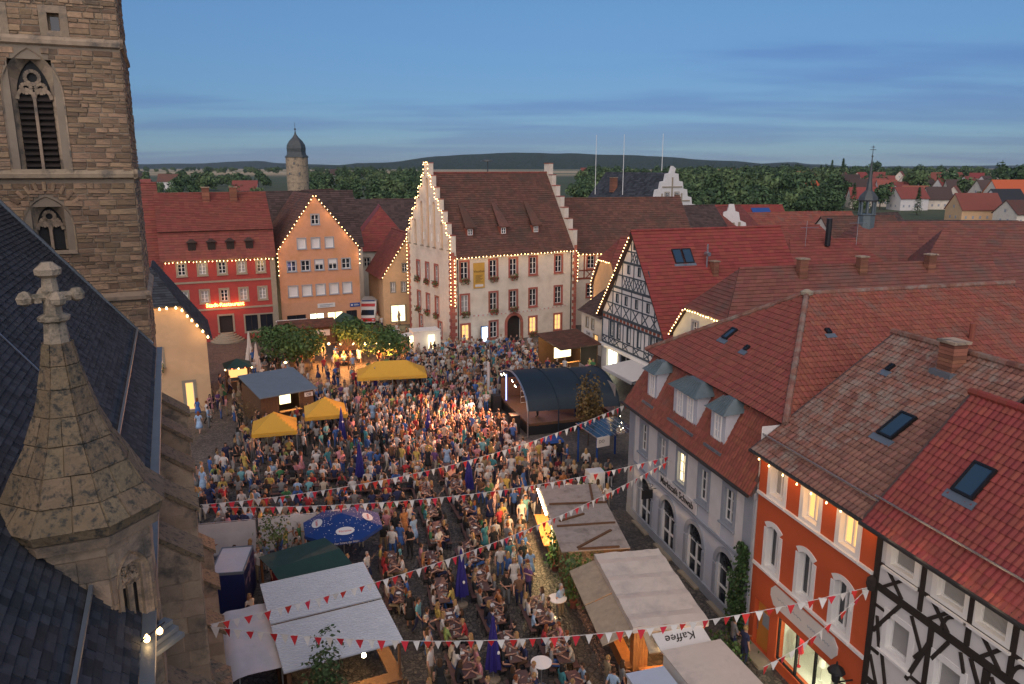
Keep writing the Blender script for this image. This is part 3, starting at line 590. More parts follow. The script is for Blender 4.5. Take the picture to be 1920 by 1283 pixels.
def far_house(label, u, D, vbase, az, L, W, eave, rh, roofm, wallm, skirt=8.0, group='houses of the far quarter'):
    x = px(u, D); z = landz(x, D); t = thing('far_house', label, 'house', (x, D, z), R(90 - az), group); l, w2 = L / 2, W / 2
    b = MB(); b.prism([(-l, -w2, -1), (-l, w2, -1), (-l, w2, eave), (-l, 0, rh), (-l, -w2, eave)][::-1], (L, 0, 0)); b.build('wall', wallm, t)
    s_ = (rh - eave) / w2; o = 0.5; b = MB()
    for sg in (-1, 1):
        q = [(-l - .3, sg * (w2 + o), eave - o * s_), (l + .3, sg * (w2 + o), eave - o * s_), (l + .3, 0, rh), (-l - .3, 0, rh)]
        b.prism([(p[0], p[1], p[2] + 0.04) for p in (q if sg < 0 else q[::-1])], (0, 0, 0.22))
    b.build('roof', roofm, t)
    for k in range(int(L // 2.6)): 
        for fz in (1.2, 3.8):
            if fz + 1.2 < eave: link('window', FARWIN, t, T(-l + 1.6 + k * 2.6, -w2, fz))
    for sg in (-1, 1):
        for yy, zz in ((-1.5, 1.2), (1.5, 1.2), (0, eave + 0.3)):
            link('window', FARWIN, t, T(sg * l, yy, zz) @ RZ(sg * math.pi / 2))
    return t
# ================================================================ the church: tower, nave roof, stair turret, buttresses
CH_AZ = R(23.7)                      # the church axis runs away from the camera, turned left
EV = Vector((-14.38, 29.85, 0)); AX = Vector((-math.sin(CH_AZ), math.cos(CH_AZ), 0)); NX = Vector((math.cos(CH_AZ), math.sin(CH_AZ), 0))
# local frame: x toward the square, y away from the camera along the axis, origin under the eave at the tower's near face
church_rot = CH_AZ
tower = thing('church_tower', 'tall brown rubble stone church tower with tracery windows and string courses', 'tower', (EV.x, EV.y, 0), church_rot)
TW = 5.95                            # tower: x from -TW..0 (right corner at x=0), y 0..TW
core = MB(); core.box(-TW + 0.04, -0.06, 0.6, TW, -0.3, 34); core.build('core', 'stone_mortar', tower)
TWIN = [(-2.95, 19.95, 1.35, 2.55, 1.25), (-2.98, 17.0, 1.05, 0.85, 0.75)]       # x, sill z, width, straight height, pointed rise
SWIN = [(-2.03, 24.72, 0.42, 0.62), (-3.87, 24.72, 0.42, 0.62)]
holes = [(-2.95 - .68, -2.95 + .68, 19.95, 23.75), (-2.98 - .53, -2.98 + .53, 17.0, 18.6)] + [(x - w_ / 2, x + w_ / 2, z, z + h) for x, z, w_, h in SWIN]
wall(tower, 'stone_mortar', [(-TW, -0.3), (0, -0.3), (0, 34), (-TW, 34)], holes, None, 0.6)
wall(tower, 'stone_mortar', [(0, -0.3), (TW, -0.3), (TW, 34), (0, 34)], (), T(0, 0, 0) @ RZ(math.pi / 2), 0.3)
wall(tower, 'stone_mortar', [(0, -0.3), (TW, -0.3), (TW, 34), (0, 34)], (), T(-TW, TW, 0) @ RZ(-math.pi / 2), 0.3)
def arch_pts(w_, h, rise, n=8):
    """pointed arch outline from right spring over the tip to the left spring (x, z from the sill)"""
    hw = w_ / 2; rad = (hw * hw + rise * rise) / (2 * hw); cx = hw - rad; th = math.acos(max(-1, min(1, -cx / rad))); P = []
    for i in range(n + 1): a_ = th * i / n; P.append((cx + rad * math.cos(a_), h + rad * math.sin(a_)))
    return P + [(-x, z) for x, z in P[-2::-1]]
def gothic(parent, x, z, w_, h, rise, M, light='glass_dark', louvre=True, sw=0.32, dk=1.0):
    A = arch_pts(w_, h, rise); O = arch_pts(w_ + 2 * sw, h, rise + sw * 1.25); b = MB(M @ T(x, 0, z)); n = len(A)
    # surround with a splayed reveal
    for i in range(n - 1):
        b.add([(A[i][0] * .80, 0.34 * dk, min(A[i][1], A[i][1])), (A[i + 1][0] * .80, 0.34 * dk, A[i + 1][1] - 0.0), (O[i + 1][0], -0.05, O[i + 1][1]), (O[i][0], -0.05, O[i][1])], [(0, 1, 2, 3)])
        b.add([(O[i][0], -0.05, O[i][1]), (O[i + 1][0], -0.05, O[i + 1][1]), (O[i + 1][0], 0.3, O[i + 1][1]), (O[i][0], 0.3, O[i][1])], [(0, 1, 2, 3)])
    for sg in (-1, 1):
        b.add([(sg * w_ / 2 * .80, 0.34 * dk, 0), (sg * w_ / 2 * .80, 0.34 * dk, h), (sg * (w_ / 2 + sw), -0.05, h), (sg * (w_ / 2 + sw), -0.05, 0)], [(0, 1, 2, 3)] if sg > 0 else [(3, 2, 1, 0)])
    b.box(-w_ / 2 - sw, w_ / 2 + sw, -0.12, 0.4, -0.14, 0.0)
    o = b.build('window', 'stone_ashlar', parent)
    g = MB(M @ T(x, 0, z)); P = [(p[0] * .82, 0.42 * dk, p[1]) for p in A]; P = [(w_ / 2 * .82, 0.42 * dk, 0)] + P + [(-w_ / 2 * .82, 0.42 * dk, 0)]
    g.add(P, [list(range(len(P)))]); g.build('pane', light, o)
    tr = MB(M @ T(x, 0, z)); tr.box(-0.05, 0.05, 0.2 * dk, 0.38 * dk, 0, h + 0.15); q = w_ * 0.4
    def ring(cx, cz, r_, k=10, wd=0.05):
        for i in range(k):
            a0, a1 = 2 * math.pi * i / k, 2 * math.pi * (i + 1) / k
            tr.beam((cx + r_ * math.cos(a0), 0.28 * dk, cz + r_ * math.sin(a0)), (cx + r_ * math.cos(a1), 0.28 * dk, cz + r_ * math.sin(a1)), 0.12, wd, (0, 1, 0))
    for sg in (-1, 1):
        for i in range(6):
            a0, a1 = math.pi * i / 6, math.pi * (i + 1) / 6; r_ = q / 2
            tr.beam((sg * q / 2 + r_ * math.cos(a0), 0.28 * dk, h - 0.1 + r_ * 1.3 * math.sin(a0)), (sg * q / 2 + r_ * math.cos(a1), 0.28 * dk, h - 0.1 + r_ * 1.3 * math.sin(a1)), 0.12, 0.06, (0, 1, 0))
    ring(0, h + rise * 0.52, w_ * 0.17); ring(-w_ * .17, h + rise * 0.22, w_ * 0.12); ring(w_ * .17, h + rise * 0.22, w_ * 0.12)
    tr.build('tracery', 'stone_ashlar', o)
    if louvre:
        for sg in (-1, 1):
            for k in range(int(h / 0.21)):
                lb = MB(M @ T(x, 0, z)); z0 = 0.08 + k * 0.21; x0, x1 = sorted((sg * 0.06, sg * w_ / 2 * .79))
                lb.add([(x0, 0.22, z0), (x1, 0.22, z0), (x1, 0.4, z0 + 0.15), (x0, 0.4, z0 + 0.15), (x0, 0.22, z0 + .03), (x1, 0.22, z0 + .03), (x1, 0.4, z0 + 0.18), (x0, 0.4, z0 + 0.18)], [(0, 1, 5, 4), (4, 5, 6, 7), (3, 2, 1, 0)])
                lb.build('louvre', 'timber_dark', o)
    return o
I4 = Matrix.Identity(4)
for i, (x, z, w_, h, rise) in enumerate(TWIN): gothic(tower, x, z, w_, h, rise, I4, 'black', louvre=(i == 0), sw=0.30)
for x, z, w_, h in SWIN: window(tower, x, z, w_, h, 'stone_ashlar', 'stone_ashlar', 0.24, 1, 1, 'glass_dark', sill=False, depth=0.4)
for z, k in ((24.38, .12), (19.74, .16), (15.1, .18)):
    b = MB(); b.prism([(-TW - k, -k, z - .10), (-TW - k, -k, z + .04), (-TW - k, -0.01, z + 0.2), (-TW - k, -0.01, z - .16)][::-1], (TW + 2 * k, 0, 0)); b.prism([(k, -k, z - .10), (k, -k, z + .04), (0.01, -k, z + .2), (0.01, -k, z - .16)], (0, TW + k, 0)); b.build('string_course', 'stone_ashlar', tower)
# rubble stones, each with its own size and depth; the arch fields above the windows carry voussoirs
rs = random.Random(5); placed = []; SP = [MB().box(-.5, .5, -1, 0, 0, 1).mesh('stone', ['stone_rubble'])]
def bevelled_stone(seed):
    r_ = random.Random(seed); b = MB(); j = lambda s: r_.uniform(-s, s)
    f = [(-.46 + j(.03), -1, .10 + j(.06)), (.46 + j(.03), -1, .10 + j(.06)), (.46 + j(.03), -1, .90 + j(.06)), (-.46 + j(.03), -1, .90 + j(.06))]; k = [(-.5, 0, .02), (.5, 0, .02), (.5, 0, .98), (-.5, 0, .98)]
    b.add(f + k, [(0, 1, 2, 3), (4, 5, 1, 0), (5, 6, 2, 1), (6, 7, 3, 2), (7, 4, 0, 3)]); return b.mesh('stone', ['stone_rubble'])
SP = [bevelled_stone(i) for i in range(6)]
def in_window(x, z, hw):
    for wx, wz, ww, wh, rise in TWIN:
        lim = ww / 2 + 0.27
        if wz - 0.2 < z < wz + wh + rise + 0.6:
            t = max(0, (z - wz - wh) / (rise + 0.45)); lim2 = lim * math.sqrt(max(0, 1 - t * t))
            if abs(x - wx) < lim2 + hw: return True
    for wx, wz, ww, wh in SWIN:
        if abs(x - wx) < ww / 2 + .22 + hw and wz - .25 < z < wz + wh + .25: return True
    return any(abs(z + 0.08 - c) < 0.17 for c in (24.38, 19.74, 15.1))
z = 12.5
while z < 31:
    h = rs.choice((0.09, 0.12, 0.15, 0.18, 0.23)); cuts = []; x = -TW
    while x < -0.001:                                     # free spans of this course, cut by the window surrounds
        x2 = x
        while x2 < -0.001 and not in_window(x2 + .02, z + h / 2, 0): x2 += .04
        if x2 - x > .1: cuts.append((x, min(x2, 0)))
        x = x2 + .04
        while x < -0.001 and in_window(x, z + h / 2, 0): x += .04
    for c0, c1 in cuts:
        x = c0
        while x < c1 - .01:
            w_ = rs.uniform(0.18, 0.62) * (1.25 if h > .16 else 1)
            if c1 - x - w_ < .16: w_ = c1 - x
            placed.append((rs.randrange(6), T(x + w_ / 2, 0.0, z + rs.uniform(-.01, .01)) @ Matrix.Rotation(rs.gauss(0, .012), 4, 'Y') @ Matrix.Diagonal((w_ - rs.uniform(.015, .04), rs.uniform(0.012, 0.06), h - rs.uniform(.012, .03), 1))))
            x += w_
    y = 0
    while y < TW:
        w_ = rs.uniform(0.3, 0.8); placed.append((rs.randrange(6), T(0, y + w_ / 2, z) @ RZ(math.pi / 2) @ Matrix.Diagonal((w_ - 0.02, rs.uniform(0.012, 0.05), h - 0.018, 1)))); y += w_
    z += h
for k in range(9):                                         # relieving arch over the small tracery window
    a_ = R(35 + k * 110 / 8); placed.append((k % 6, T(-2.98 + 1.0 * math.cos(a_), 0.0, 18.15 + 1.0 * math.sin(a_)) @ Matrix.Rotation(-(a_ - math.pi / 2), 4, 'Y') @ Matrix.Diagonal((0.13, 0.07, 0.36, 1))))
pieces(tower, 'stone', SP, placed, 'rubble_stones')
# --- nave: slate roof down to the eave, wall below with buttresses
nave = thing('church_nave', 'church nave with steep dark slate roof above a brown stone wall', 'church', (EV.x, EV.y, 0), church_rot)
EZ = 13.15; SL = 1.26; NL = 26.0
b = MB(); b.box(-9.5, -0.35, -NL, -0.02, -0.3, EZ - 0.3); b.build('wall', 'stone_ashlar', nave)
roof_face(nave, [(0.12, -NL, EZ - .15), (0.12, -0.05, EZ - .15), (-6.2, -0.05, EZ + 6.2 * SL), (-6.2, -NL, EZ + 6.2 * SL)], 'slate', 0.15, tile=(0.20, 0.0), over=0.02, slab='slate')
b = MB(); b.beam((0.28, -NL, EZ - .22), (0.28, -0.0, EZ - .22), 0.20, 0.14); b.build('gutter', 'lead', nave)
b = MB(); b.beam((0.02, -0.09, EZ + .0), (-6.2, -0.09, EZ + 6.2 * SL + .1), 0.22, 0.16); b.build('flashing', 'lead', nave)
b = MB(); b.beam((-0.42, -NL, EZ + 0.72), (-0.42, -0.2, EZ + 0.72), 0.06, 0.07); b.build('snow_rail', 'lead', nave)
b = MB(); b.tube((-3.35, -13.2, EZ + 4.35), (-1.2, -14.0, EZ + 1.68), 0.018, n=5); b.tube((-3.35, -13.2, EZ + 4.35), (-4.4, -11.0, EZ + 5.72), 0.018, n=5); b.build('lightning_wire', 'steel', nave)
rs = random.Random(8)
for k, yy in enumerate((-2.2, -5.2, -8.2, -11.2, -14.2, -20.2)):
    z1 = 11.6; z2 = 6.2
    b = MB()
    for (d0, d1, zt, zb) in ((0, 1.05, z1, z2), (0, 1.5, z2, -0.3)):
        b.prism([(-0.4, yy - .5, zb), (d1, yy - .5, zb), (d1, yy - .5, zt - d1 * 0.75), (-0.4, yy - .5, zt + 0.3)], (0, 1.0, 0))
    o = b.build('buttress', 'stone_ashlar', nave)
    for (d1, zt) in ((1.05, z1), (1.5, z2)):
        c = MB(); c.prism([(-0.38, yy - .56, zt + .31), (d1 + .12, yy - .56, zt - d1 * .75 - .06), (d1 + .12, yy - .56, zt - d1 * .75 + .08), (-0.38, yy - .56, zt + .46)], (0, 1.03, 0)); c.build('coping', 'stone_lichen', o)
    for zz in range(24):
        zc = 0.2 + zz * 0.46
        for s_ in (0, 1):
            dd = 1.05 if zc > z2 else 1.5
            if zc + 0.46 > (z1 if zc > z2 else z2) - dd * .75: continue
            q = MB(); q.box(s_ * dd * .5 + .02 + (zz % 2) * .12, (s_ + 1) * dd * .5 - .01 + (0.0 if s_ else (zz % 2) * .12), yy - .5 - rs.uniform(.008, .03), yy - .48, zc + .01, zc + .45); q.build('ashlar_block', 'stone_ashlar', o)
            if s_ == 1: q = MB(); q.box(dd - .02, dd + rs.uniform(.008, .03), yy - .49, yy + .49, zc + .01, zc + .45); q.build('ashlar_block', 'stone_ashlar', o)
# --- stair turret with a swept stone spire and a cross finial
tx, ty = -6.83, 11.25
turret = thing('stair_turret', 'small octagonal stone stair turret with swept lichen-covered spire and cross finial', 'turret', (tx, ty, 0), church_rot)
PH = 0.5; bz = 14.75
WM = RZ(7 * math.pi / 4) @ T(1.03 * math.cos(math.pi / 8), 0, 0) @ RZ(math.pi / 2); HWF = 1.03 * math.sin(math.pi / 8)
b = MB(); R8 = [(1.03 * math.cos(2 * math.pi * (k + PH) / 8), 1.03 * math.sin(2 * math.pi * (k + PH) / 8)) for k in range(8)]
for k in range(8):
    if k != 6: (x0, y0), (x1, y1) = R8[k], R8[(k + 1) % 8]; b.add([(x0, y0, 9), (x1, y1, 9), (x1, y1, bz + .1), (x0, y0, bz + .1)], [(0, 1, 2, 3)])
b.build('body', 'stone_ashlar', turret); wall(turret, 'stone_ashlar', [(-HWF, 9), (HWF, 9), (HWF, bz + .1), (-HWF, bz + .1)], [(-.19, .19, 12.8, 14.0)], WM, .16, name='window_wall')
rs = random.Random(3)
zc = 10.8
while zc < bz - 0.1:                                       # ashlar blocks on the octagon's faces
    h = rs.uniform(0.36, 0.52); h = min(h, bz - zc)
    for f in range(8):
        a_ = 2 * math.pi * f / 8; hw = 1.03 * math.sin(math.pi / 8); ap = 1.03 * math.cos(math.pi / 8); parts = rs.choice((1, 2, 2)); cut = rs.uniform(-.18, .18)
        if f == 7 and 12.4 < zc + h * .5 < 14.3: segs = [(-hw, -.27), (.27, hw)]
        else: segs = [(-hw, hw)] if parts == 1 else [(-hw, cut), (cut, hw)]
        for s0, s1 in segs:
            q = MB(RZ(a_ ) @ T(ap, 0, 0)); q.box(-.05, rs.uniform(.008, .028), s0 + .008, s1 - .008, zc + .008, zc + h - .006); q.build('ashlar_block', 'stone_ashlar', turret)
    zc += h
gothic(turret, 0, 12.8, 0.38, 0.92, 0.34, WM, 'black', louvre=False, sw=0.12, dk=0.3)
prof = [(1.26, bz - .02), (1.31, bz + .12), (1.02, bz + .42), (0.82, bz + .82), (0.60, bz + 1.22), (0.44, bz + 1.62), (0.33, bz + 2.02), (0.25, bz + 2.36), (0.19, bz + 2.7)]
b = MB(); b.lathe(prof, 8, phase=PH); b.build('spire_core', 'stone_lichen', turret)
for k in range(1, len(prof) - 1):                          # spire stones, course by course
    (r0, z0), (r1, z1) = prof[k], prof[k + 1]
    for f in range(8):
        a0, a1 = 2 * math.pi * (f + PH) / 8, 2 * math.pi * (f + 1 + PH) / 8; cuts = [0, 1] if k > 4 else [0, rs.uniform(.35, .65), 1]
        for c0, c1 in zip(cuts, cuts[1:]):
            def P(r_, z_, t, o): 
                p = Vector((r_ * math.cos(a0), r_ * math.sin(a0), z_)).lerp(Vector((r_ * math.cos(a1), r_ * math.sin(a1), z_)), t); am = (a0 + a1) / 2; return tuple(p + Vector((math.cos(am) * .8, math.sin(am) * .8, .6)) * o)
            o = rs.uniform(.012, .035); e0, e1 = c0 + .012, c1 - .012; q = MB()
            q.add([P(r0, z0 + .008, e0, o), P(r0, z0 + .008, e1, o), P(r1, z1 - .008, e1, o), P(r1, z1 - .008, e0, o), P(r0, z0, c0, -.02), P(r0, z0, c1, -.02), P(r1, z1, c1, -.02), P(r1, z1, c0, -.02)], [(0, 1, 2, 3), (4, 5, 1, 0), (5, 6, 2, 1), (6, 7, 3, 2), (7, 4, 0, 3)])
            q.build('spire_stone', 'stone_lichen', turret)
fz = bz + 2.62
b = MB(); b.lathe([(0.19, fz), (0.15, fz + .38), (0.22, fz + .42), (0.23, fz + .47), (0.13, fz + .52), (0.11, fz + .82), (0.12, fz + .86), (0.10, fz + 1.05), (0.18, fz + 1.10), (0.19, fz + 1.18), (0.12, fz + 1.24), (0.08, fz + 1.28)], 8, phase=.5)
fin = b.build('finial', 'stone_finial', turret)
for k in range(4):                                          # leafy cross arms
    q = MB(RZ(k * math.pi / 2 + .35)); q.lathe([(0.02, fz + .66), (0.10, fz + .70), (0.12, fz + .78), (0.07, fz + .86), (0.02, fz + .88)], 6, (0.34, 0)); q.tube((0.08, 0, fz + .77), (0.34, 0, fz + .77), .07, .06, 6); q.box(.15, .24, -.09, .09, fz + .70, fz + .76); q.build('crocket', 'stone_finial', fin)
b = MB(); b.lathe([(1.2, bz - .22), (1.24, bz - .06), (1.1, bz - .02)], 8, phase=PH); b.build('cornice', 'stone_ashlar', turret)
M8 = RZ(7 * math.pi / 4)
for k in range(3):
    q = MB(M8); q.box(1.02, 1.20 + k * .11, -.46, .46, 12.72 - k * .09, 12.80 - k * .09); q.build('weathering_step', 'lead', turret)
bulbs('light_string', 'two lit bulbs at the foot of the stair turret', [(-5.49, 10.1, 13.16), (-5.49, 10.85, 13.0)], .5, power=5, every=2, off=(.1, 0, -.35), r=.05)
# ================================================================ the row of houses along the right side
R0 = (6.91, 42.6); ROW = math.atan2(-.9682, .2504)
def rowpt(S, y=0.0, z=0.0): return Vector((R0[0] + .2504 * S + .9682 * y, R0[1] - .9682 * S + .2504 * y, z))
def row_house(name, label, S): p = rowpt(S); return thing(name, label, 'house', (p.x, p.y, 0), ROW)
# ---- grey market cafe
cafe = row_house('cafe_house', 'pale grey two-storey cafe with arched doors, mansard dormers and big red hipped roof', 0.0)
CW = 13.2; CE = 6.85
cw = [(1.95, 'glass_dark'), (4.3, 'curtain'), (6.5, E_WINW), (8.8, 'glass_dark'), (11.1, 'glass_dark')]; cd = [2.35, 5.25, 8.2, 11.15]
holes = [(x - .42, x + .42, 4.45, 6.05) for x, _ in cw] + [(x - .82, x + .82, 0.12, 2.95) for x in cd]
wall(cafe, 'plaster_grey', [(0, -.3), (CW, -.3), (CW, CE), (0, CE)], holes, None, 0.3)
wall(cafe, 'plaster_grey', [(-9, -.3), (0, -.3), (0, CE), (-9, CE)], (), T(0, 0, 0) @ RZ(-math.pi / 2), .3)
wall(cafe, 'plaster_white', [(0, -.3), (16, -.3), (16, 9.7), (0, 9.7)], (), T(CW, 0, 0) @ RZ(math.pi / 2), .3)
for x, p in cw: window(cafe, x, 4.45, .84, 1.6, sur='trim_grey', sw=.2, pane=p, nz=3)
for x in cd:
    b = MB(); hw = .82; n = 12
    for i in range(n):
        a0, a1 = math.pi * i / n, math.pi * (i + 1) / n; c0, s0, c1, s1 = math.cos(a0), math.sin(a0), math.cos(a1), math.sin(a1); zc = 2.13
        b.prism([(x + hw * c0, -.05, zc + hw * s0), (x + (hw + .24) * c0, -.05, zc + (hw + .24) * s0), (x + (hw + .24) * c1, -.05, zc + (hw + .24) * s1), (x + hw * c1, -.05, zc + hw * s1)], (0, .12, 0), 0)
        b.add([(x + hw * c0, .01, zc + hw * s0), (x + hw * c0, .01, 2.96), (x + hw * c1, .01, 2.96), (x + hw * c1, .01, zc + hw * s1)], [(0, 1, 2, 3)], 2)
    for sg in (-1, 1): b.box(x + sg * (hw + .12) - .12, x + sg * (hw + .12) + .12, -.05, .07, 0.0, 2.03, 0)
    for xx in (-hw + .06, 0, hw - .06): b.box(x + xx - .055, x + xx + .055, .13, .22, .12, 2.03, 1)
    for zz in (.18, 1.05, 2.0): b.box(x - hw, x + hw, .14, .21, zz - .05, zz + .05, 1)
    o = b.build('glazed_door', ['trim_grey', 'paint_white', 'plaster_grey'], cafe)
    g = MB(); g.add([(x - hw, .19, .12), (x + hw, .19, .12), (x + hw, .19, 2.95), (x - hw, .19, 2.95)], [(0, 1, 2, 3)]); g.build('pane', 'glass_dark', o)
    g = MB()                                            # wrought iron scrolls in the fanlight
    for k in range(7): a_ = math.pi * (k + .5) / 7; g.tube((x, .1, 2.05), (x + .68 * math.cos(a_), .1, 2.05 + .68 * math.sin(a_)), .014, n=4)
    for r_ in (.3, .5):
        for k in range(9): a0, a1 = math.pi * k / 9, math.pi * (k + 1) / 9; g.tube((x + r_ * math.cos(a0), .1, 2.05 + r_ * math.sin(a0)), (x + r_ * math.cos(a1), .1, 2.05 + r_ * math.sin(a1)), .014, n=4)
    g.build('iron_grille', 'black', o)
    MB().box(x - .9, x + .9, -.35, 0, -.05, .10).build('step', 'sandstone_grey', cafe)
for x0, x1 in ((.05, .75), (CW - .75, CW - .05)): MB().box(x0, x1, -.09, 0, 0, CE - .35).build('pilaster', 'trim_grey', cafe)
for x0, x1 in ((.75, 1.35), (2.6, 3.7), (5.0, 5.9), (7.15, 8.15), (9.45, 10.5), (11.75, 12.45)): MB().box(x0, x1, -.028, 0, 3.5, CE - .35).build('wall_panel', 'plaster_white', cafe)
MB().box(-.1, CW + .05, -.16, 0, CE - .35, CE - .05).build('cornice', 'trim_grey', cafe); MB().box(0, CW, -.07, 0, 3.28, 3.44).build('string_course', 'trim_grey', cafe)
MB().box(0, CW, -.10, 0, -.1, .5).build('plinth', 'trim_grey', cafe)
sg_ = MB(); sg_.box(4.15, 8.35, -.10, -.03, 3.55, 4.12); sgo = sg_.build('sign_board', 'sign_white', cafe)
text_obj('lettering', 'Marktcafé Schwab', sgo, T(6.25, -.112, 3.70), .50, 'sign_text', .006, bold=.008)
b = MB(); b.tube((3.75, 0, 3.0), (3.75, -.9, 3.0), .02, n=5); b.box(3.73, 3.77, -.85, -.2, 2.45, 2.95); 
for k in range(8): a_ = k * .785; b.tube((3.75, -.5 + .3 * math.cos(a_), 3.2 + .12 * math.sin(a_)), (3.75, -.5 + .3 * math.cos(a_ + .785), 3.2 + .12 * math.sin(a_ + .785)), .016, n=4)
b.build('hanging_sign', 'black', cafe)
# mansard with three dormers
roof_face(cafe, [(-.2, -.4, CE - .12), (CW + .1, -.4, CE - .12), (CW - .1, 1.15, 9.75), (.55, 1.15, 9.75)], 'tile_oldred', 0.30, tile=(.2, .012))
roof_face(cafe, [(-.2, 9, CE - .12), (-.2, -.4, CE - .12), (.55, 1.15, 9.75), (.55, 9, 9.75)], 'tile_oldred', 0.30)
b = MB(); b.tube((-.35, -.5, CE - .12), (CW + .1, -.5, CE - .12), .075, n=8); b.build('gutter', 'gutter', cafe)
b = MB(); b.box(.3, CW + .1, .95, 1.25, 9.72, 9.84); b.build('mansard_sill', 'sandstone_grey', cafe)
for x, dw, nw in ((2.45, 1.15, 1), (6.3, 2.5, 2), (9.55, 1.3, 1)):
    h0, h1 = 7.75, 9.25; y0 = .12
    b = MB(); b.prism([(x - dw / 2, y0, h0 - .5), (x + dw / 2, y0, h0 - .5), (x + dw / 2, y0, h1), (x - dw / 2, y0, h1)], (0, 1.1, 0)); dm = b.build('dormer', 'plaster_grey', cafe)
    q = MB(); o = .22; q.add([(x - dw / 2 - o, y0 - .3, h1 - .02), (x + dw / 2 + o, y0 - .3, h1 - .02), (x + dw / 2 + o, 1.3, h1 + .1), (x - dw / 2 - o, 1.3, h1 + .1), (x - dw / 4, y0 + .45, h1 + .55), (x + dw / 4, y0 + .45, h1 + .55), (x + dw / 4, 1.5, h1 + .6), (x - dw / 4, 1.5, h1 + .6)], [(0, 1, 5, 4), (1, 2, 6, 5), (3, 0, 4, 7), (4, 5, 6, 7), (3, 2, 1, 0)]); q.build('dormer_roof', 'zinc_patina', dm)
    q = MB()
    for k in range(int(dw / .3) + 2): xx = x - dw / 2 - .1 + k * .3; q.beam((min(xx, x + dw / 2 + .1), y0 - .28, h1 + .01), (x + (xx - x) * .5, y0 + .44, h1 + .57), .03, .04)
    q.build('standing_seams', 'zinc_patina', dm)
    for k in range(nw): window(dm, x + (k - (nw - 1) / 2) * 1.1, h0 + .15, .5, 1.15, sur='paint_white', sw=.06, pane='glass_dark', M=T(0, y0, 0), nx=2, nz=3, sill=False, depth=.06)
    MB().box(x - dw / 2 - .12, x + dw / 2 + .12, -.16, y0 - .02, h0 - .42, h0 - .30).build('dormer_apron', 'lead', dm)
AP = (6.6, 6.3, 13.9); E0 = 9.8
roof_face(cafe, [(-.15, .85, E0), (CW + .3, .85, E0), AP], 'tile_red', .34, tile=(.23, .018))
roof_face(cafe, [(CW + .3, .85, E0), (CW + .3, 21, E0), (6.6, 19, 13.9), AP], 'tile_oldred', .34, tile=(.23, .018))
roof_face(cafe, [(-.15, 21, E0), (-.15, .85, E0), AP, (6.6, 19, 13.9)], 'tile_red', .34)
for q in (((CW + .3, .85, E0 + .04), AP), ((-.15, .85, E0 + .04), AP), (AP, (6.6, 19, 13.93))): ridge(cafe, q[0], (q[1][0], q[1][1], q[1][2] + .05), 'tile_weathered', .14, .38)
b = MB(); b.lathe([(.3, 13.85), (.32, 14.0), (.1, 14.12)], 8, (AP[0], AP[1])); b.build('ridge_cap_stone', 'sandstone_grey', cafe)
def skylight(t, pos, u, v, n, w_, h, glass='glass_sky'):
    B = Matrix(((u.x, v.x, n.x, pos.x), (u.y, v.y, n.y, pos.y), (u.z, v.z, n.z, pos.z), (0, 0, 0, 1)))
    f = MB(B); 
    for a0, a1, b0, b1 in ((-w_ / 2, w_ / 2, -h / 2, -h / 2 + .08), (-w_ / 2, w_ / 2, h / 2 - .08, h / 2), (-w_ / 2, -w_ / 2 + .08, -h / 2 + .08, h / 2 - .08), (w_ / 2 - .08, w_ / 2, -h / 2 + .08, h / 2 - .08)): f.box(a0, a1, b0, b1, .0, .16)
    o = f.build('skylight', 'metal_dark', t); g = MB(B); g.box(-w_ / 2 + .08, w_ / 2 - .08, -h / 2 + .08, h / 2 - .08, .06, .12); g.build('pane', glass, o)
    l = MB(B); l.box(-w_ / 2 - .15, w_ / 2 + .15, -h / 2 - .28, -h / 2 - .005, .02, .07); l.build('flashing', 'lead', o)
def slope(p0, p1, p2):
    p0, p1, p2 = Vector(p0), Vector(p1), Vector(p2); u = (p1 - p0).normalized(); n = (p1 - p0).cross(p2 - p0).normalized(); return p0, u, n.cross(u), n
p0, u, v, n = slope((-.15, .85, E0), (CW + .3, .85, E0), AP)
skylight(cafe, p0 + u * 5.0 + v * 3.0, u, v, n, .5, .8); skylight(cafe, p0 + u * 7.2 + v * 2.6, u, v, n, .25, .3)
p0, u, v, n = slope((CW + .3, .85, E0), (CW + .3, 21, E0), (6.6, 19, 13.9))
skylight(cafe, p0 + u * 5.0 + v * 5.2, u, v, n, .25, .3)
b = MB(); b.tube((CW - 3.2, 13.2, 11.5), (CW - 3.2, 13.2, 12.7), .13, n=8); b.build('vent_pipe', 'tile_red', cafe)
# climbing ivy at the corner between cafe and orange house
rr = random.Random(4); b = MB()
for _ in range(1500):
    s_ = rr.gauss(0, .33); z = rr.uniform(0.2, 4.3) ** 1.0; wd = .85 if z < 3.2 else .5; q = Vector((s_ * wd, -rr.uniform(.05, .45) * (1.2 if z < 3 else .7), z)); nrm = Vector((rr.gauss(0, .5), -1, rr.gauss(.3, .5))).normalized(); a_ = nrm.orthogonal().normalized(); c_ = nrm.cross(a_); s2 = rr.uniform(.05, .11)
    b.add([tuple(q - a_ * s2), tuple(q + c_ * s2 * .8), tuple(q + a_ * s2), tuple(q - c_ * s2 * .8)], [(0, 1, 2, 3)])
iv = thing('climbing_ivy', 'dark green ivy climbing the corner of the grey cafe', 'ivy', tuple(rowpt(12.85, -.1)), ROW); b.build('leaves', 'ivy_leaf', iv); b = MB(); b.tube((0, -.05, -.02), (.1, -.05, 2.2), .04, .02, 6); b.tube((.1, -.05, 2.2), (-.1, -.05, 4.1), .02, .008, 5); b.build('stem', 'bark', iv)
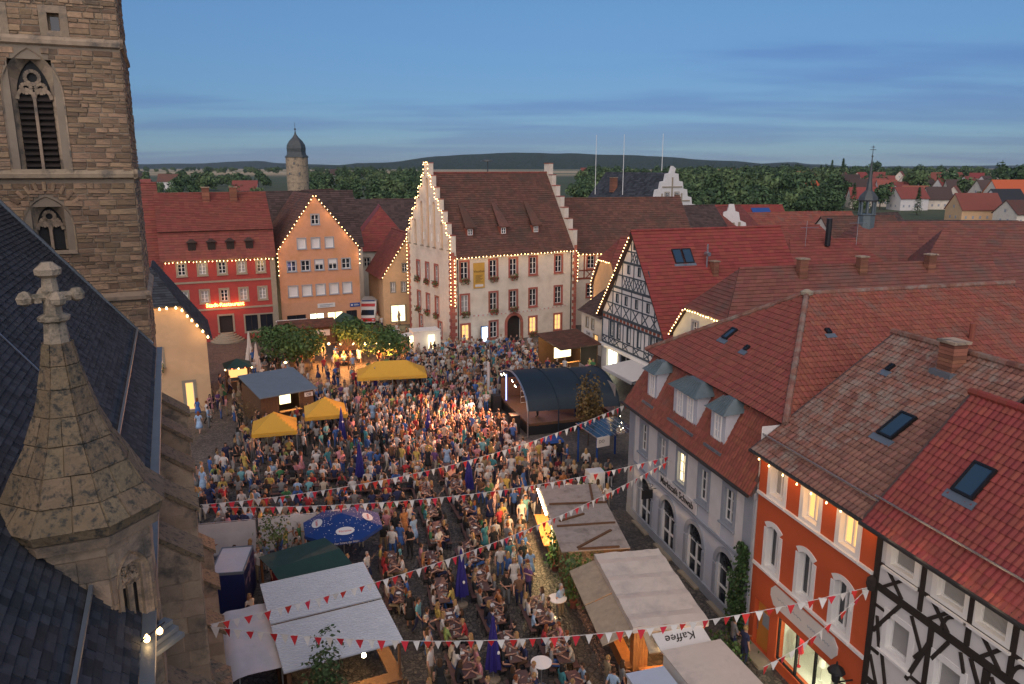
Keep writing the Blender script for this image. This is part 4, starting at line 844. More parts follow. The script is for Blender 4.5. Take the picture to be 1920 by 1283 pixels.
# ---- orange-red house with boutique
oh = row_house('orange_house', 'red-orange three-storey house with white arched windows above a lit boutique', 13.3)
OW = 6.9; OE = 9.0
ow = [(1.25, 'glass_dark'), (3.4, E_WIN), (5.5, E_WIN)]
holes = [(x - .45, x + .45, 7.15, 8.72) for x, _ in ow] + [(x - .42, x + .42, 4.0, 5.85) for x, _ in ow] + [(2.0, 6.75, .45, 2.35), (.35, 1.45, 0.05, 2.25)]
wall(oh, 'plaster_redorange', [(0, -.3), (OW, -.3), (OW, OE), (0, OE)], holes, None, .35)
wall(oh, 'plaster_redorange', [(-10, -.3), (0, -.3), (0, 9.0), (-5.9, 13.2), (-10, 10.2)], (), RZ(-math.pi / 2), .3)
for x, p in ow:
    window(oh, x, 7.15, .9, 1.4, sur='paint_white', sw=.2, arch=.17, pane=('curtain' if p == 'glass_dark' else p), nz=1, depth=.28)
    window(oh, x, 4.0, .84, 1.65, sur='paint_white', sw=.2, arch=.2, pane='glass_dark', nz=1, depth=.28)
for z in (3.72, 6.87): MB().box(0, OW, -.09, 0, z, z + .12).build('string_course', 'paint_white', oh)
b = MB(); b.prism([(1.45, -.05, 3.0), (1.7, -.05, 2.68), (5.35, -.05, 2.68), (5.6, -.05, 3.0), (5.6, -.05, 3.3), (5.35, -.05, 3.55), (1.7, -.05, 3.55), (1.45, -.05, 3.3)], (0, .045, 0)); so_ = b.build('shop_sign', 'sign_white', oh)
b = MB()
for k, (x0, x1) in enumerate(((1.9, 2.6), (2.8, 3.5), (3.9, 4.4), (4.6, 5.2))):
    for i in range(10):
        t0, t1 = i / 10, (i + 1) / 10; f = lambda t: (x0 + (x1 - x0) * t, -.058, 3.12 + .05 * math.sin(t * 23 + k))
        b.beam(f(t0), f(t1), .012, .018, (0, 1, 0))
b.build('lettering', 'trim_grey', so_)
# boutique: glass front with a lit room behind it
b = MB(); b.box(2.0, 6.75, 1.9, 1.95, .3, 2.5, 0); b.box(2.0, 6.75, .36, 1.9, .28, .34, 1); b.box(1.95, 2.0, .36, 1.9, .3, 2.5, 1); b.box(6.75, 6.8, .36, 1.9, .3, 2.5, 1); b.build('shop_room', ['plaster_white', 'sign_white'], oh)
MB().box(2.2, 6.6, .6, 1.7, 2.46, 2.5).build('ceiling_light', E_SHOP, oh)
lamp('shop_lamp', oh, (4.3, .8, 2.3), 110, (1, .95, .68), .3)
b = MB()
for xx in (2.0, 3.2, 4.35, 5.55, 6.75): b.box(xx - .04, xx + .04, .06, .16, .45, 2.35)
b.box(2.0, 6.75, .06, .16, .42, .5); b.box(2.0, 6.75, .06, .16, 2.28, 2.36); sf = b.build('shop_frame', 'metal_dark', oh)
for x0, x1 in ((2.04, 3.16), (3.24, 4.31), (4.39, 5.51), (5.59, 6.71)): MB().box(x0, x1, .10, .112, .5, 2.28).build('pane', 'clear_glass', sf)
for k, (xx, m_) in enumerate(((2.6, 'flag_red'), (3.6, 'flag_white'), (4.1, 'flag_white'), (4.8, 'flag_white'), (5.2, 'flag_red'), (5.9, 'flag_white'), (6.3, 'flag_white'))):
    b = MB(); b.lathe([(.10, .34), (.10, .38), (.02, .4), (.02, .95), (.17, 1.0), (.13, 1.3), (.2, 1.62), (.16, 1.74), (.05, 1.8), (.05, 1.86), (.08, 1.95), (.07, 2.05), (.02, 2.1)], 8, (xx, .7 + .3 * (k % 3))); b.build('mannequin', m_, oh)
b = MB(); b.box(.35, 1.45, .2, .26, .05, 2.25); b.box(.72, 1.2, .18, .2, 1.15, 1.75, 1); b.tube((.5, .12, .8), (.5, .12, 1.7), .02, n=6, mi=2); b.build('door', ['door_orange', 'trim_grey', 'steel'], oh)
MB().box(.1, 2.0, -.7, 0, -.05, .12).build('door_step', 'sandstone_grey', oh)
RS = (13.3 - OE) / 5.9
roof_face(oh, [(-.15, -.45, OE - .2), (OW + .05, -.45, OE - .2), (OW + .05, 5.9, 13.3), (-.15, 5.9, 13.3)], 'tile_weathered', .315, tile=(.225, .024))
roof_face(oh, [(OW + .05, 12, 9.1), (-.15, 12, 9.1), (-.15, 5.9, 13.3), (OW + .05, 5.9, 13.3)], 'tile_weathered', .315)
ridge(oh, (-.2, 5.9, 13.33), (OW, 5.9, 13.33), 'tile_weathered', .15, .36)
p0, u, v, n = slope((-.15, -.45, OE - .2), (OW, -.45, OE - .2), (-.15, 5.9, 13.3))
skylight(oh, p0 + u * 4.5 + v * 3.7, u, v, n, .75, 1.25); skylight(oh, p0 + u * 1.75 + v * 6.0, u, v, n, .2, .35)
chimney(oh, 3.7, 5.2, 12.8, .95, .7, .6)
q = MB(); q.box(3.2, 4.2, 4.7, 5.65, 12.4, 12.7); q.build('chimney_flashing', 'lead', oh)
b = MB(); b.tube((-.1, -.5, OE - .26), (OW, -.5, OE - .26), .075, n=8); b.build('gutter', 'gutter', oh)
b = MB(); b.beam(p0 + u * 0 + v * .75 + n * .2, p0 + u * 6.9 + v * .75 + n * .2, .04, .04); b.beam(p0 + u * 0 + v * .75 + n * .12, p0 + u * 6.9 + v * .75 + n * .12, .04, .04); b.build('snow_rail', 'steel', oh)
bulbs('light_string', 'string of small warm bulbs under the eave of the red-orange house', [rowpt(13.3, -.42, 8.62), rowpt(20.2, -.42, 8.62)], .9, power=6, every=1, off=(-.02, 0, -.06), r=.035, col=(1, .52, .2))
wl = thing('wall_lantern', 'black wrought iron wall lantern between the boutique and the timbered house', 'lantern', tuple(rowpt(19.75, 0, 2.6)), ROW)
b = MB(); b.tube((0, 0, 0), (0, -.7, .05), .03, n=6); b.tube((0, 0, -.3), (0, -.6, .03), .02, n=6); b.build('bracket', 'black', wl)
b = MB(); b.lathe([(.05, .05), (.13, .1), (.17, .42), (.30, .46), (.28, .55), (.12, .68), (.05, .72), (.03, .85)], 8, (0, -.7)); b.build('lamp_head', 'black', wl); b = MB(); b.lathe([(.12, .12), (.165, .41)], 8, (0, -.705)); b.build('glass', 'curtain', wl)
# ---- black and white timbered house
fh = row_house('timbered_house', 'white timber-framed house with black beams and new red tiled roof', 20.2)
FW = 7.4; FE = 9.1
fw = [(1.15, 7.62, 1.0, 1.1), (3.05, 7.62, 1.0, 1.1), (4.45, 7.62, 1.0, 1.1), (6.2, 7.62, 1.0, 1.1), (1.3, 4.75, .95, 1.15), (3.3, 4.6, .95, 1.15), (5.4, 4.6, .95, 1.15)]
fholes = [(x - w_ / 2, x + w_ / 2, z, z + h) for x, z, w_, h in fw]
wall(fh, 'plaster_white', [(0, -.3), (FW, -.3), (FW, FE), (0, FE)], fholes, None, .3)
wall(fh, 'plaster_white', [(-8, -.3), (0, -.3), (0, FE), (-3.2, 12.6), (-8, 9.1)], (), RZ(-math.pi / 2), .3)
for x, z, w_, h in fw: window(fh, x, z, w_, h, sur='paint_white', sw=.2, pane='curtain', nx=1, nz=1, depth=.22)
def timbers(parent, segs, m, d=.05, M=None):
    for x0, z0, x1, z1, w_ in segs:
        b = MB(M); dx_, dz_ = x1 - x0, z1 - z0; L = math.hypot(dx_, dz_); nx2, nz2 = -dz_ / L * w_ / 2, dx_ / L * w_ / 2; dd = d * rnd.uniform(.85, 1.15)
        nx2 *= .86; nz2 *= .86
        b.prism([(x0 + nx2, -dd, z0 + nz2), (x0 - nx2, -dd, z0 - nz2), (x1 - nx2, -dd, z1 - nz2), (x1 + nx2, -dd, z1 + nz2)], (0, dd + .02, 0)); b.build('timber', m, parent)
O = 20.2
raw = [(20.32, 8.95, 20.32, 0, .26), (20.46, 6.62, 27.5, 6.66, .3), (20.46, 7.44, 27.5, 7.44, .13), (22.22, 9, 22.22, 6.8, .2), (24.0, 9, 24.0, 6.8, .2), (25.4, 9, 25.4, 6.8, .2), (27.4, 9, 27.4, 0, .24),
 (21.47, 7.4, 20.7, 6.75, .12), (20.8, 7.4, 21.5, 6.75, .12), (22.66, 7.4, 23.35, 6.75, .13), (23.3, 7.4, 22.6, 6.75, .13), (24.45, 7.4, 25.1, 6.75, .13), (25.1, 7.4, 24.5, 6.75, .13), (26.0, 7.4, 27.0, 6.75, .13), (27.0, 7.4, 26.0, 6.75, .13),
 (22.75, 6.5, 22.75, 3.2, .24), (22.8, 6.2, 22.05, 4.3, .16), (21.45, 6.5, 20.45, 5.0, .15), (20.45, 5.95, 20.85, 5.95, .1), (20.56, 5.6, 20.82, 4.5, .12), (21.95, 6.45, 22.5, 5.5, .14), (22.25, 5.2, 22.68, 5.85, .11), (23.4, 6.48, 22.9, 5.6, .14), (24.75, 6.5, 24.75, 3.2, .26), (23.85, 6.45, 24.05, 5.9, .12), (24.2, 6.5, 24.65, 5.7, .14),
 (20.45, 4.35, 20.8, 4.35, .12), (20.95, 4.45, 21.3, 3.3, .14), (20.45, 4.1, 20.85, 3.25, .12), (22.0, 4.5, 22.65, 4.5, .12), (22.1, 3.3, 22.65, 4.4, .14), (22.9, 4.4, 23.6, 3.3, .14), (24.6, 4.4, 23.9, 3.3, .14), (24.9, 6.4, 25.6, 5.3, .15), (25.1, 4.4, 26.0, 3.3, .14), (26.9, 6.5, 26.2, 5.2, .15), (20.45, 3.15, 27.4, 3.15, .28), (26.1, 6.5, 26.1, 3.2, .16)]
timbers(fh, [(a - O, b_, c - O, d_, w_) for a, b_, c, d_, w_ in raw], 'timber_dark')
for cx in (23.55, 25.9):                                # curved braces
    q = [(cx - O + .45 * math.cos(R(t)), 6.72 + .62 * math.sin(R(t))) for t in range(180, 85, -19)]; timbers(fh, [(q[i][0], q[i][1], q[i + 1][0], q[i + 1][1], .12) for i in range(len(q) - 1)], 'timber_dark', .056)
b = MB(); b.lathe([(.02, 6.35), (.14, 6.4), (.18, 6.6), (.16, 6.8), (.05, 6.9)], 8, (.05, -.1)); b.build('corbel', 'timber_dark', fh)
roof_face(fh, [(-.3, -.55, FE - .33), (FW, -.55, FE - .33), (FW, 3.2, 12.85), (-.3, 3.2, 12.85)], 'tile_red_new', .30, tile=(.215, .022))
roof_face(fh, [(FW, 8, FE - .4), (-.3, 8, FE - .4), (-.3, 3.2, 12.85), (FW, 3.2, 12.85)], 'tile_red_new', .30)
ridge(fh, (-.3, 3.2, 12.88), (FW, 3.2, 12.88), 'tile_red_new', .14, .36)
p0, u, v, n = slope((-.3, -.55, FE - .33), (FW, -.55, FE - .33), (-.3, 3.2, 12.85))
skylight(fh, p0 + u * 2.35 + v * 2.85, u, v, n, .8, 1.15)
b = MB(); b.tube((-.2, -.62, FE - .36), (FW, -.62, FE - .36), .075, n=8); b.build('gutter', 'gutter', fh)
b = MB(); b.beam(p0 + v * .95 + n * .2, p0 + u * 7.6 + v * .95 + n * .2, .04, .04); b.beam(p0 + v * .95 + n * .13, p0 + u * 7.6 + v * .95 + n * .13, .04, .04); b.build('snow_rail', 'steel', fh)
bulbs('light_string', 'string of small warm bulbs under the eave of the black and white timbered house', [rowpt(20.6, -.5, 8.85), rowpt(27.2, -.5, 8.85)], 1.3, power=9, every=1, off=(0, 0, -.05), r=.03, col=(1, .7, .4))
# ---- house with a clipped gable set back beyond the cafe
hh = house('pale house with clipped gable and long brown tiled roof between cafe and timbered gable', (27.7, 61.4), 75.5, 26, 11.5, 6.5, 12.4, 'tile_dullred', 'plaster_mint', hip=(2.4, 0), clip_z=9.1, step=.34,
  wins=[('left', -2.0, 6.5, .9, 1.5, 'glass_dark'), ('left', 1.2, 6.5, .9, 1.5, 'glass_dark')], win_kw=dict(sur='trim_grey', sw=.18, nx=2, nz=3), chim=[(-5.5, -.6, 1.3), (0, -.5, 1.2), (6.5, -.5, 1.2)])
# ================================================================ far side of the square
def frame_house(name, label, p, ang, cat='house'): return thing(name, label, cat, (p[0], p[1], 0), ang)
def W_of(t, x, y, z): return world_of(t, (x, y, z))
# ---- red restaurant with mansard roof
rh = frame_house('restaurant_house', 'red three-storey restaurant with mansard roof, small dormers and glowing sign', (-39.37, 86.47), R(24))
RW = 12.05
rw = [1.85, 4.05, 6.2, 8.35, 10.5]
holes = [(x - .4, x + .4, 8.0, 9.3) for x in rw] + [(x - .4, x + .4, 4.75, 6.1) for x in rw] + [(5.4, 6.9, 1.0, 3.0), (8.3, 9.75, .9, 2.85), (10.0, 11.5, .9, 2.85), (2.2, 3.6, 1.0, 2.85)]
wall(rh, 'plaster_red', [(0, -.3), (RW, -.3), (RW, 9.8), (0, 9.8)], holes)
wall(rh, 'plaster_red', [(0, -.3), (10, -.3), (10, 9.8), (0, 9.8)], (), T(RW, 0, 0) @ RZ(math.pi / 2))
for i, x in enumerate(rw):
    window(rh, x, 8.0, .8, 1.3, sur='sandstone_grey', sw=.2, nz=3, pane='curtain' if i % 2 else 'glass_dark'); window(rh, x, 4.75, .8, 1.35, sur='sandstone_grey', sw=.2, nz=3, pane='curtain' if i != 2 else 'glass_dark')
for x0, x1 in ((8.3, 9.75), (10.0, 11.5), (2.2, 3.6)): window(rh, (x0 + x1) / 2, .9, x1 - x0, 1.95, frame='timber_dark', sur='sandstone_grey', sw=.16, nx=2, nz=1, pane='glass_dark')
b = MB(); b.box(5.4, 6.9, .2, .3, 1.0, 3.0); b.box(5.2, 5.4, -.05, .1, 1.0, 3.2, 1); b.box(6.9, 7.1, -.05, .1, 1.0, 3.2, 1); b.box(5.4, 6.9, -.05, .1, 3.0, 3.2, 1); b.build('door', ['timber_dark', 'sandstone_grey'], rh)
for k in range(5): MB().lathe([(1.9 - k * .28, k * .2), (1.9 - k * .28, k * .2 + .2)], 20, (6.15, 0)).build('step', 'sandstone_grey', rh)
for z in (3.75, 7.0): MB().box(0, RW, -.08, 0, z, z + .22).build('string_course', 'sandstone_grey', rh)
MB().box(RW - .5, RW + .1, -.1, 0, 0, 9.8).build('pilaster', 'sandstone_grey', rh); MB().box(0, RW, -.2, 0, 9.6, 9.85).build('cornice', 'sandstone_grey', rh)
ns = thing('neon_sign', 'glowing orange letter sign on the red restaurant front', 'sign', tuple(W_of(rh, 6.2, -.12, 4.16)), R(24)); text_obj('lettering', 'Stadt-Restaurant', ns, T(0, 0, 0), .62, E_NEON, .02, bold=.012)
lamp('sign_light', ns, (0, -.5, .2), 30, (1, .3, .08), .5); lamp('sign_light', ns, (-1.6, -.5, .2), 16, (1, .3, .08), .4); lamp('sign_light', ns, (1.6, -.5, .2), 16, (1, .3, .08), .4)
roof_face(rh, [(-.3, -.45, 9.75), (RW + .2, -.45, 9.75), (RW + .2, .75, 12.95), (-.3, .75, 12.95)], 'tile_red', .3); roof_face(rh, [(-.3, .45, 12.95), (RW + .2, .45, 12.95), (RW + .2, 5.6, 17), (-.3, 5.6, 17)], 'tile_red', .3)
roof_face(rh, [(RW + .2, 11.5, 12), (-.3, 11.5, 12), (-.3, 5.6, 17), (RW + .2, 5.6, 17)], 'tile_red', .3); ridge(rh, (-.3, 5.6, 17.03), (RW + .2, 5.6, 17.03), 'tile_red')
b = MB(); b.add([(RW, 0, 9.8), (RW, 11, 9.8), (RW, 11, 12.2), (RW, 5.6, 16.9), (RW, .6, 12.9)], [(0, 1, 2, 3, 4)]); b.add([(0, 0, 9.8), (0, 11, 9.8), (0, 11, 12.2), (0, 5.6, 16.9), (0, .6, 12.9)], [(4, 3, 2, 1, 0)]); b.build('gable_wall', 'plaster_red', rh)
for x in (3.15, 5.25, 7.3, 9.4):
    b = MB(); b.box(x - .42, x + .42, -.1, .6, 10.5, 11.75, 0); dm = b.build('dormer', 'timber_dark', rh); q = MB(); q.prism([(x - .6, -.3, 11.7), (x + .6, -.3, 11.7), (x + .15, -.3, 12.05), (x - .15, -.3, 12.05)], (0, 1.1, 0)); q.build('dormer_roof', 'tile_dark', dm)
    window(dm, x, 10.62, .56, .95, sur=None, pane='curtain', M=T(0, -.1, 0), nz=2, sill=False, depth=.05, frame='timber_dark')
for x in (5.3, 8.4): chimney(rh, x, 4.6, 16.2, 1.5, .8, .6)
bulbs('light_string', 'string of lit bulbs along the eave of the red restaurant', [W_of(rh, 0, -.6, 9.6), W_of(rh, RW, -.6, 9.6)], .42, power=9, every=7, off=(.15, -.3, -.25))
# ---- orange gable house
og = frame_house('gable_house', 'orange plastered gable house outlined with lit bulbs', (-28.1, 92.2), R(28)); GW = 9.9
g5 = [1.55 + i * 1.68 for i in range(5)]; g3 = [2.9, 4.6, 6.3]
holes = [(x - .52, x + .52, 7.7, 8.95) for x in g5] + [(x - .55, x + .55, 4.6, 5.9) for x in g5] + [(x - .5, x + .5, 10.4, 11.65) for x in g3] + [(4.25, 5.15, 13.3, 14.45)] + [(3.4, 5.2, .4, 2.3), (5.6, 7.6, .4, 2.3), (.6, 2.9, .4, 2.3), (8.0, 9.4, .4, 2.3)]
wall(og, 'plaster_orange', [(0, -.3), (GW, -.3), (GW, 10.4), (4.7, 16.75), (0, 10.4)], holes)
wall(og, 'plaster_orange', [(0, -.3), (11, -.3), (11, 10.4), (0, 10.4)], (), T(GW, 0, 0) @ RZ(math.pi / 2))
for i, x in enumerate(g5):
    window(og, x, 7.7, 1.04, 1.25, sur='trim_grey', sw=.09, nz=2, pane='glass_dark'); window(og, x, 4.6, 1.1, 1.3, sur='trim_grey', sw=.09, nx=1, nz=1, pane='shutter')
    if i in (2, 3): MB().box(x - .5, x + .5, .05, .1, 8.4, 8.93).build('roller_blind', 'shutter', og)
for x in g3: window(og, x, 10.4, 1.0, 1.25, sur='trim_grey', sw=.09, nx=1, nz=1, pane='shutter')
window(og, 4.7, 13.3, .9, 1.15, sur='trim_grey', sw=.12, nz=2)
for x0, x1, p in ((.6, 2.9, 'glass_dark'), (3.4, 5.2, E_SHOP), (5.6, 7.6, E_WINW), (8.0, 9.4, 'glass_dark')): window(og, (x0 + x1) / 2, .4, x1 - x0, 1.9, frame='metal_dark', sur=None, nx=2, nz=1, pane=p, sill=False)
sg1 = MB().box(4.4, 6.6, -.08, -.01, 2.95, 3.5).build('sign_board', 'sign_white', og); sg2 = MB().box(8.5, 9.8, -.08, -.01, 2.75, 3.25).build('sign_board', 'sign_blue', og)
b = MB(); b.box(4.65, 6.3, -.1, -.085, 3.26, 3.36); b.box(4.65, 5.9, -.1, -.085, 3.08, 3.15); b.build('lettering', 'trim_grey', sg1)
b = MB(); b.box(9.0, 9.65, -.1, -.085, 2.93, 2.99); b.box(9.0, 9.5, -.1, -.085, 3.06, 3.1); b.box(8.62, 8.85, -.1, -.085, 2.9, 3.1); b.build('lettering', 'sign_white', sg2)
roof_face(og, [(GW + .3, -.15, 10.05), (GW + .3, 11, 10.05), (4.7, 11, 16.9), (4.7, -.15, 16.9)], 'tile_brown', .34); roof_face(og, [(-.3, 11, 10.05), (-.3, -.15, 10.05), (4.7, -.15, 16.9), (4.7, 11, 16.9)], 'tile_brown', .34)
bulbs('light_string', 'lit bulbs tracing the gable of the orange house', [W_of(og, -.05, -.2, 7.2), W_of(og, -.12, -.25, 10.3), W_of(og, 4.7, -.25, 16.95), W_of(og, GW + .12, -.25, 10.3), W_of(og, GW + .05, -.2, 8.0)], .52, power=8, every=6, off=(0, -.45, -.3))
# ---- town hall with stepped gables
th = frame_house('town_hall', 'cream town hall with stepped gables, brown tiled roof and red stone window frames', (-6.8, 85.6), math.atan2(.512, .857), 'town hall'); HW, HD = 17.2, 12.0
hx = [1.65, 5.4, 8.1, 10.85, 14.5]
holes = [(x - .48, x + .48, 7.65, 9.65) for x in hx] + [(x - .48, x + .48, 3.8, 5.85) for x in hx] + [(x - .48, x + .48, .5, 2.4) for x in (1.7, 5.4, 10.85, 14.5)] + [(7.25, 9.1, 0, 2.9)]
wall(th, 'plaster_cream', [(0, -.3), (HW, -.3), (HW, 10.55), (0, 10.55)], holes)
wkw = dict(sur='sandstone_red', sw=.2, nz=3)
for i, x in enumerate(hx):
    window(th, x, 7.65, .96, 2.0, **wkw); window(th, x, 3.8, .96, 2.05, pane=('curtain' if i == 0 else 'glass_dark'), **wkw)
for x, p in ((1.7, E_WIN), (5.4, 'glass_dark'), (10.85, E_WIN), (14.5, E_WIN)): window(th, x, .5, .96, 1.9, pane=p, **wkw)
b = MB(); n = 12
for i in range(n):
    a0, a1 = math.pi * i / n, math.pi * (i + 1) / n; c0, s0, c1, s1 = math.cos(a0), math.sin(a0), math.cos(a1), math.sin(a1); cx, zc, r_ = 8.175, 1.97, .925
    b.prism([(cx + r_ * c0, -.08, zc + r_ * s0), (cx + (r_ + .35) * c0, -.08, zc + (r_ + .35) * s0), (cx + (r_ + .35) * c1, -.08, zc + (r_ + .35) * s1), (cx + r_ * c1, -.08, zc + r_ * s1)], (0, .15, 0), 0)
    b.add([(cx + r_ * c0, .01, zc + r_ * s0), (cx + r_ * c0, .01, 2.91), (cx + r_ * c1, .01, 2.91), (cx + r_ * c1, .01, zc + r_ * s1)], [(0, 1, 2, 3)], 2)
for sgn in (-1, 1): b.box(8.175 + sgn * 1.1 - .175, 8.175 + sgn * 1.1 + .175, -.08, .07, 0, 1.97, 0)
b.box(7.25, 9.1, .35, .45, 0, 2.95, 1); b.build('portal', ['sandstone_red', 'timber_dark', 'plaster_cream'], th)
def flowers(t, x, z, w_, M=None, seed=0):
    r_ = random.Random(seed); b = MB(M); b.box(x - w_ / 2, x + w_ / 2, -.36, -.16, z, z + .18, 0)
    for _ in range(110):
        p = Vector((x + r_.uniform(-.55, .55) * w_, -.26 + r_.gauss(0, .12), z + .2 + r_.uniform(-.5, .28))); a_ = Vector((r_.gauss(0, 1), r_.gauss(0, 1), r_.gauss(0, 1))).normalized(); c_ = a_.orthogonal().normalized(); s_ = .08
        b.add([tuple(p - a_ * s_), tuple(p + c_ * s_), tuple(p + a_ * s_), tuple(p - c_ * s_)], [(0, 1, 2, 3)], 2 if r_.random() < .3 else 1)
    b.build('flower_box', ['wood_brown', 'leaf_mid', 'flower_red'], t)
for i, x in enumerate(hx[:3]): flowers(th, x, 7.4, .95, seed=i); flowers(th, x, 3.55, .95, seed=i + 5)
flowers(th, 10.85, .3, .95, seed=20)
def quoins(t, x, z0, z1, M=None, side=1):
    z = z0; k = 0
    while z < z1: b = MB(M); w_ = .62 if k % 2 else .4; b.box(min(x, x + side * w_), max(x, x + side * w_), -.04, .02, z + .008, z + .39); b.build('quoin', 'sandstone_red', t); z += .4; k += 1
quoins(th, 0, 0, 10.5); quoins(th, HW, 0, 10.5, side=-1)
for x in (.75, HW - .85): b = MB(); b.tube((x, -.1, 0), (x, -.1, 10.4), .06, n=6); b.build('downpipe', 'metal_dark', th)
bn = MB().box(2.75, 4.2, -.12, -.06, 6.55, 9.45).build('banner', 'banner_yellow', th); text_obj('lettering', 'Vinothek', bn, T(3.48, -.13, 8.35), .40, 'sign_text', .004)
b = MB()
for k in range(7): b.box(3.0, 3.95 - (k % 3) * .15, -.128, -.122, 8.0 - k * .13, 8.04 - k * .13)
b.box(2.95, 4.0, -.128, -.122, 6.7, 6.98, 1); b.lathe([(.01, 0), (.2, .005)], 14, (0, 0), 1) if False else None
b.build('small_print', ['sign_text', 'sign_white'], bn)
ib = thing('info_board', 'glowing white information board beside the town hall wall', 'sign', tuple(W_of(th, 3.95, -.4, 0)), math.atan2(.512, .857)); MB().box(-.45, .45, -.08, .08, .1, 2.1).build('frame', 'sign_blue', ib); MB().box(-.36, .36, -.1, -.085, .3, 2.0).build('screen', E_SCREEN, ib); lamp('board_light', ib, (0, -.5, 1.2), 14, (.75, .9, 1), .4)
wall(th, 'plaster_cream', [(0, -.3), (HD, -.3), (HD, 10.55), (0, 10.55)], (), T(HW, 0, 0) @ RZ(math.pi / 2))
GM = RZ(-math.pi / 2)                                      # left gable: x' runs from the far corner (-HD) to the near corner (0)
gw = [-9.0, -6.4, -3.9]
holes = [(x - .42, x + .42, 6.95, 8.95) for x in gw] + [(x - .42, x + .42, 3.2, 5.2) for x in gw] + [(x - .45, x + .45, .6, 2.3) for x in (-8.6, -3.2)]
wall(th, 'plaster_cream', [(-HD, -.3), (0, -.3), (0, 10.55), (-HD, 10.55)], holes, GM)
for i, x in enumerate(gw):
    for z in (6.95, 3.2): window(th, x, z, .84, 2.0, M=GM, **wkw); flowers(th, x, z - .25, .9, GM, 30 + i + int(z))
for x in (-8.6, -3.2): window(th, x, .6, .9, 1.7, M=GM, **wkw)
quoins(th, 0, 0, 10.5, GM, -1); quoins(th, -HD, 0, 10.5, GM, 1)
hws = [6.0, 5.05, 4.1, 3.15, 2.2, 1.25, .55]; zt = [12.6, 13.9, 15.2, 16.5, 17.8, 19.1, 20.5]
def stepped(t, M, niches):
    cx = -HD / 2
    def col(x0, x1, top, niche=None):
        hs = []
        if niche: nx0, nx1, nz0, nz1 = niche; hs = [niche]
        wall(t, 'plaster_cream', [(x0, 10.5), (x1, 10.5), (x1, top), (x0, top)], hs, M, .22, name='gable_wall')
        b = MB(M); b.box(x0, x1, .6, .62, 10.5, top); b.box(x0 - .02, x1 + .02, -.06, .66, top, top + .1, 1); b.box(x0, x0 + .01, .01, .6, 10.5, top); b.box(x1 - .01, x1, .01, .6, 10.5, top); b.build('gable_step', ['plaster_cream', 'sandstone_red'], t)
        if niche:
            g = MB(M); xm, r_ = (nx0 + nx1) / 2, (nx1 - nx0) / 2; g.add([(nx0, .22, nz0), (nx1, .22, nz0), (nx1, .22, nz1), (nx0, .22, nz1)], [(0, 1, 2, 3)])
            for i in range(8):
                a0, a1 = math.pi * i / 8, math.pi * (i + 1) / 8; g.add([(xm + r_ * math.cos(a0), .004, nz1 - r_ + r_ * math.sin(a0)), (xm + r_ * math.cos(a0), .004, nz1 + .001), (xm + r_ * math.cos(a1), .004, nz1 + .001), (xm + r_ * math.cos(a1), .004, nz1 - r_ + r_ * math.sin(a1))], [(0, 1, 2, 3)], 1)
            g.build('niche', ['plaster_peach', 'plaster_cream'], t); MB(M).box(nx0 - .1, nx1 + .1, -.1, .2, nz0 - .1, nz0).build('niche_sill', 'sandstone_grey', t)
    col(cx - .55, cx + .55, zt[6], (cx - .36, cx + .36, 11.0, 18.9) if niches else None)
    for i in range(6):
        for sgn in (-1, 1):
            x0, x1 = sorted((cx + sgn * hws[i], cx + sgn * hws[i + 1])); xm = (x0 + x1) / 2; nz = {4: 16.2, 2: 14.0, 0: 12.2}.get(i)
            col(x0, x1, zt[i], (xm - .34, xm + .34, 11.0, nz) if niches and nz else None)
    if niches:
        for xx, z in ((-5.2, 15.8), (-5.2, 13.6), (-7.1, 11.7), (-4.85, 11.7), (-3.15, 11.7)): window(t, xx, z, .14, .9, sur=None, sill=False, nx=1, nz=1, M=M @ T(0, -.15, 0), depth=.15)
stepped(th, GM, True); stepped(th, T(HW - .62, 0, 0) @ GM, False)
s_ = (19.4 - 10.5) / 6
roof_face(th, [(.64, -.4, 10.5 - .4 * s_ + .25), (HW - .66, -.4, 10.5 - .4 * s_ + .25), (HW - .66, 6, 19.4), (.64, 6, 19.4)], 'tile_brown', .3); roof_face(th, [(HW - .66, 12.4, 10.1), (.64, 12.4, 10.1), (.64, 6, 19.4), (HW - .66, 6, 19.4)], 'tile_brown', .3); ridge(th, (.64, 6, 19.42), (HW - .66, 6, 19.42), 'tile_red')
for x in (3.0, 7.4, 11.9):
    b = MB(); b.box(x - .45, x + .45, 1.1, 2.3, 12.4, 13.3); dm = b.build('dormer', 'timber_red', th); q = MB(); q.add([(x - .7, .8, 13.25), (x + .7, .8, 13.25), (x + .25, 3.6, 15.95), (x - .25, 3.6, 15.95), (x - .7, .8, 13.4), (x + .7, .8, 13.4), (x + .25, 3.6, 16.1), (x - .25, 3.6, 16.1)], [(4, 5, 6, 7), (0, 1, 5, 4), (1, 2, 6, 5), (3, 0, 4, 7), (3, 2, 1, 0)]); q.build('dormer_roof', 'tile_brown', dm)
    window(dm, x, 12.5, .6, .7, sur=None, M=T(0, 1.1, 0), nx=2, nz=2, sill=False, depth=.02)
b = MB(); b.tube((9.2, 8, 18), (9.2, 8, 20.8), .07, n=6); b.lathe([(.9, 20.75), (.75, 20.95), (.1, 21.1)], 10, (9.2, 8)); b.build('siren', 'copper_dome', th)
bulbs('light_string', 'string of lit bulbs along the town hall eave', [W_of(th, .3, -.55, 10.2), W_of(th, HW - .2, -.55, 10.2), W_of(th, HW + .05, -.15, 6.2)], .46, power=9, every=7, off=(.1, -.4, -.3))
pth = [(-HD - .1, 4.5)] + [(-HD - .1, 10.5)]
cx = -HD / 2; prev = 10.5
for i in range(7): pth += [(cx - hws[i] - .06, zt[i] + .15)] + ([(cx - hws[i + 1] - .06, zt[i] + .15)] if i < 6 else [])
pth += [(cx + .6, zt[6] + .15)]
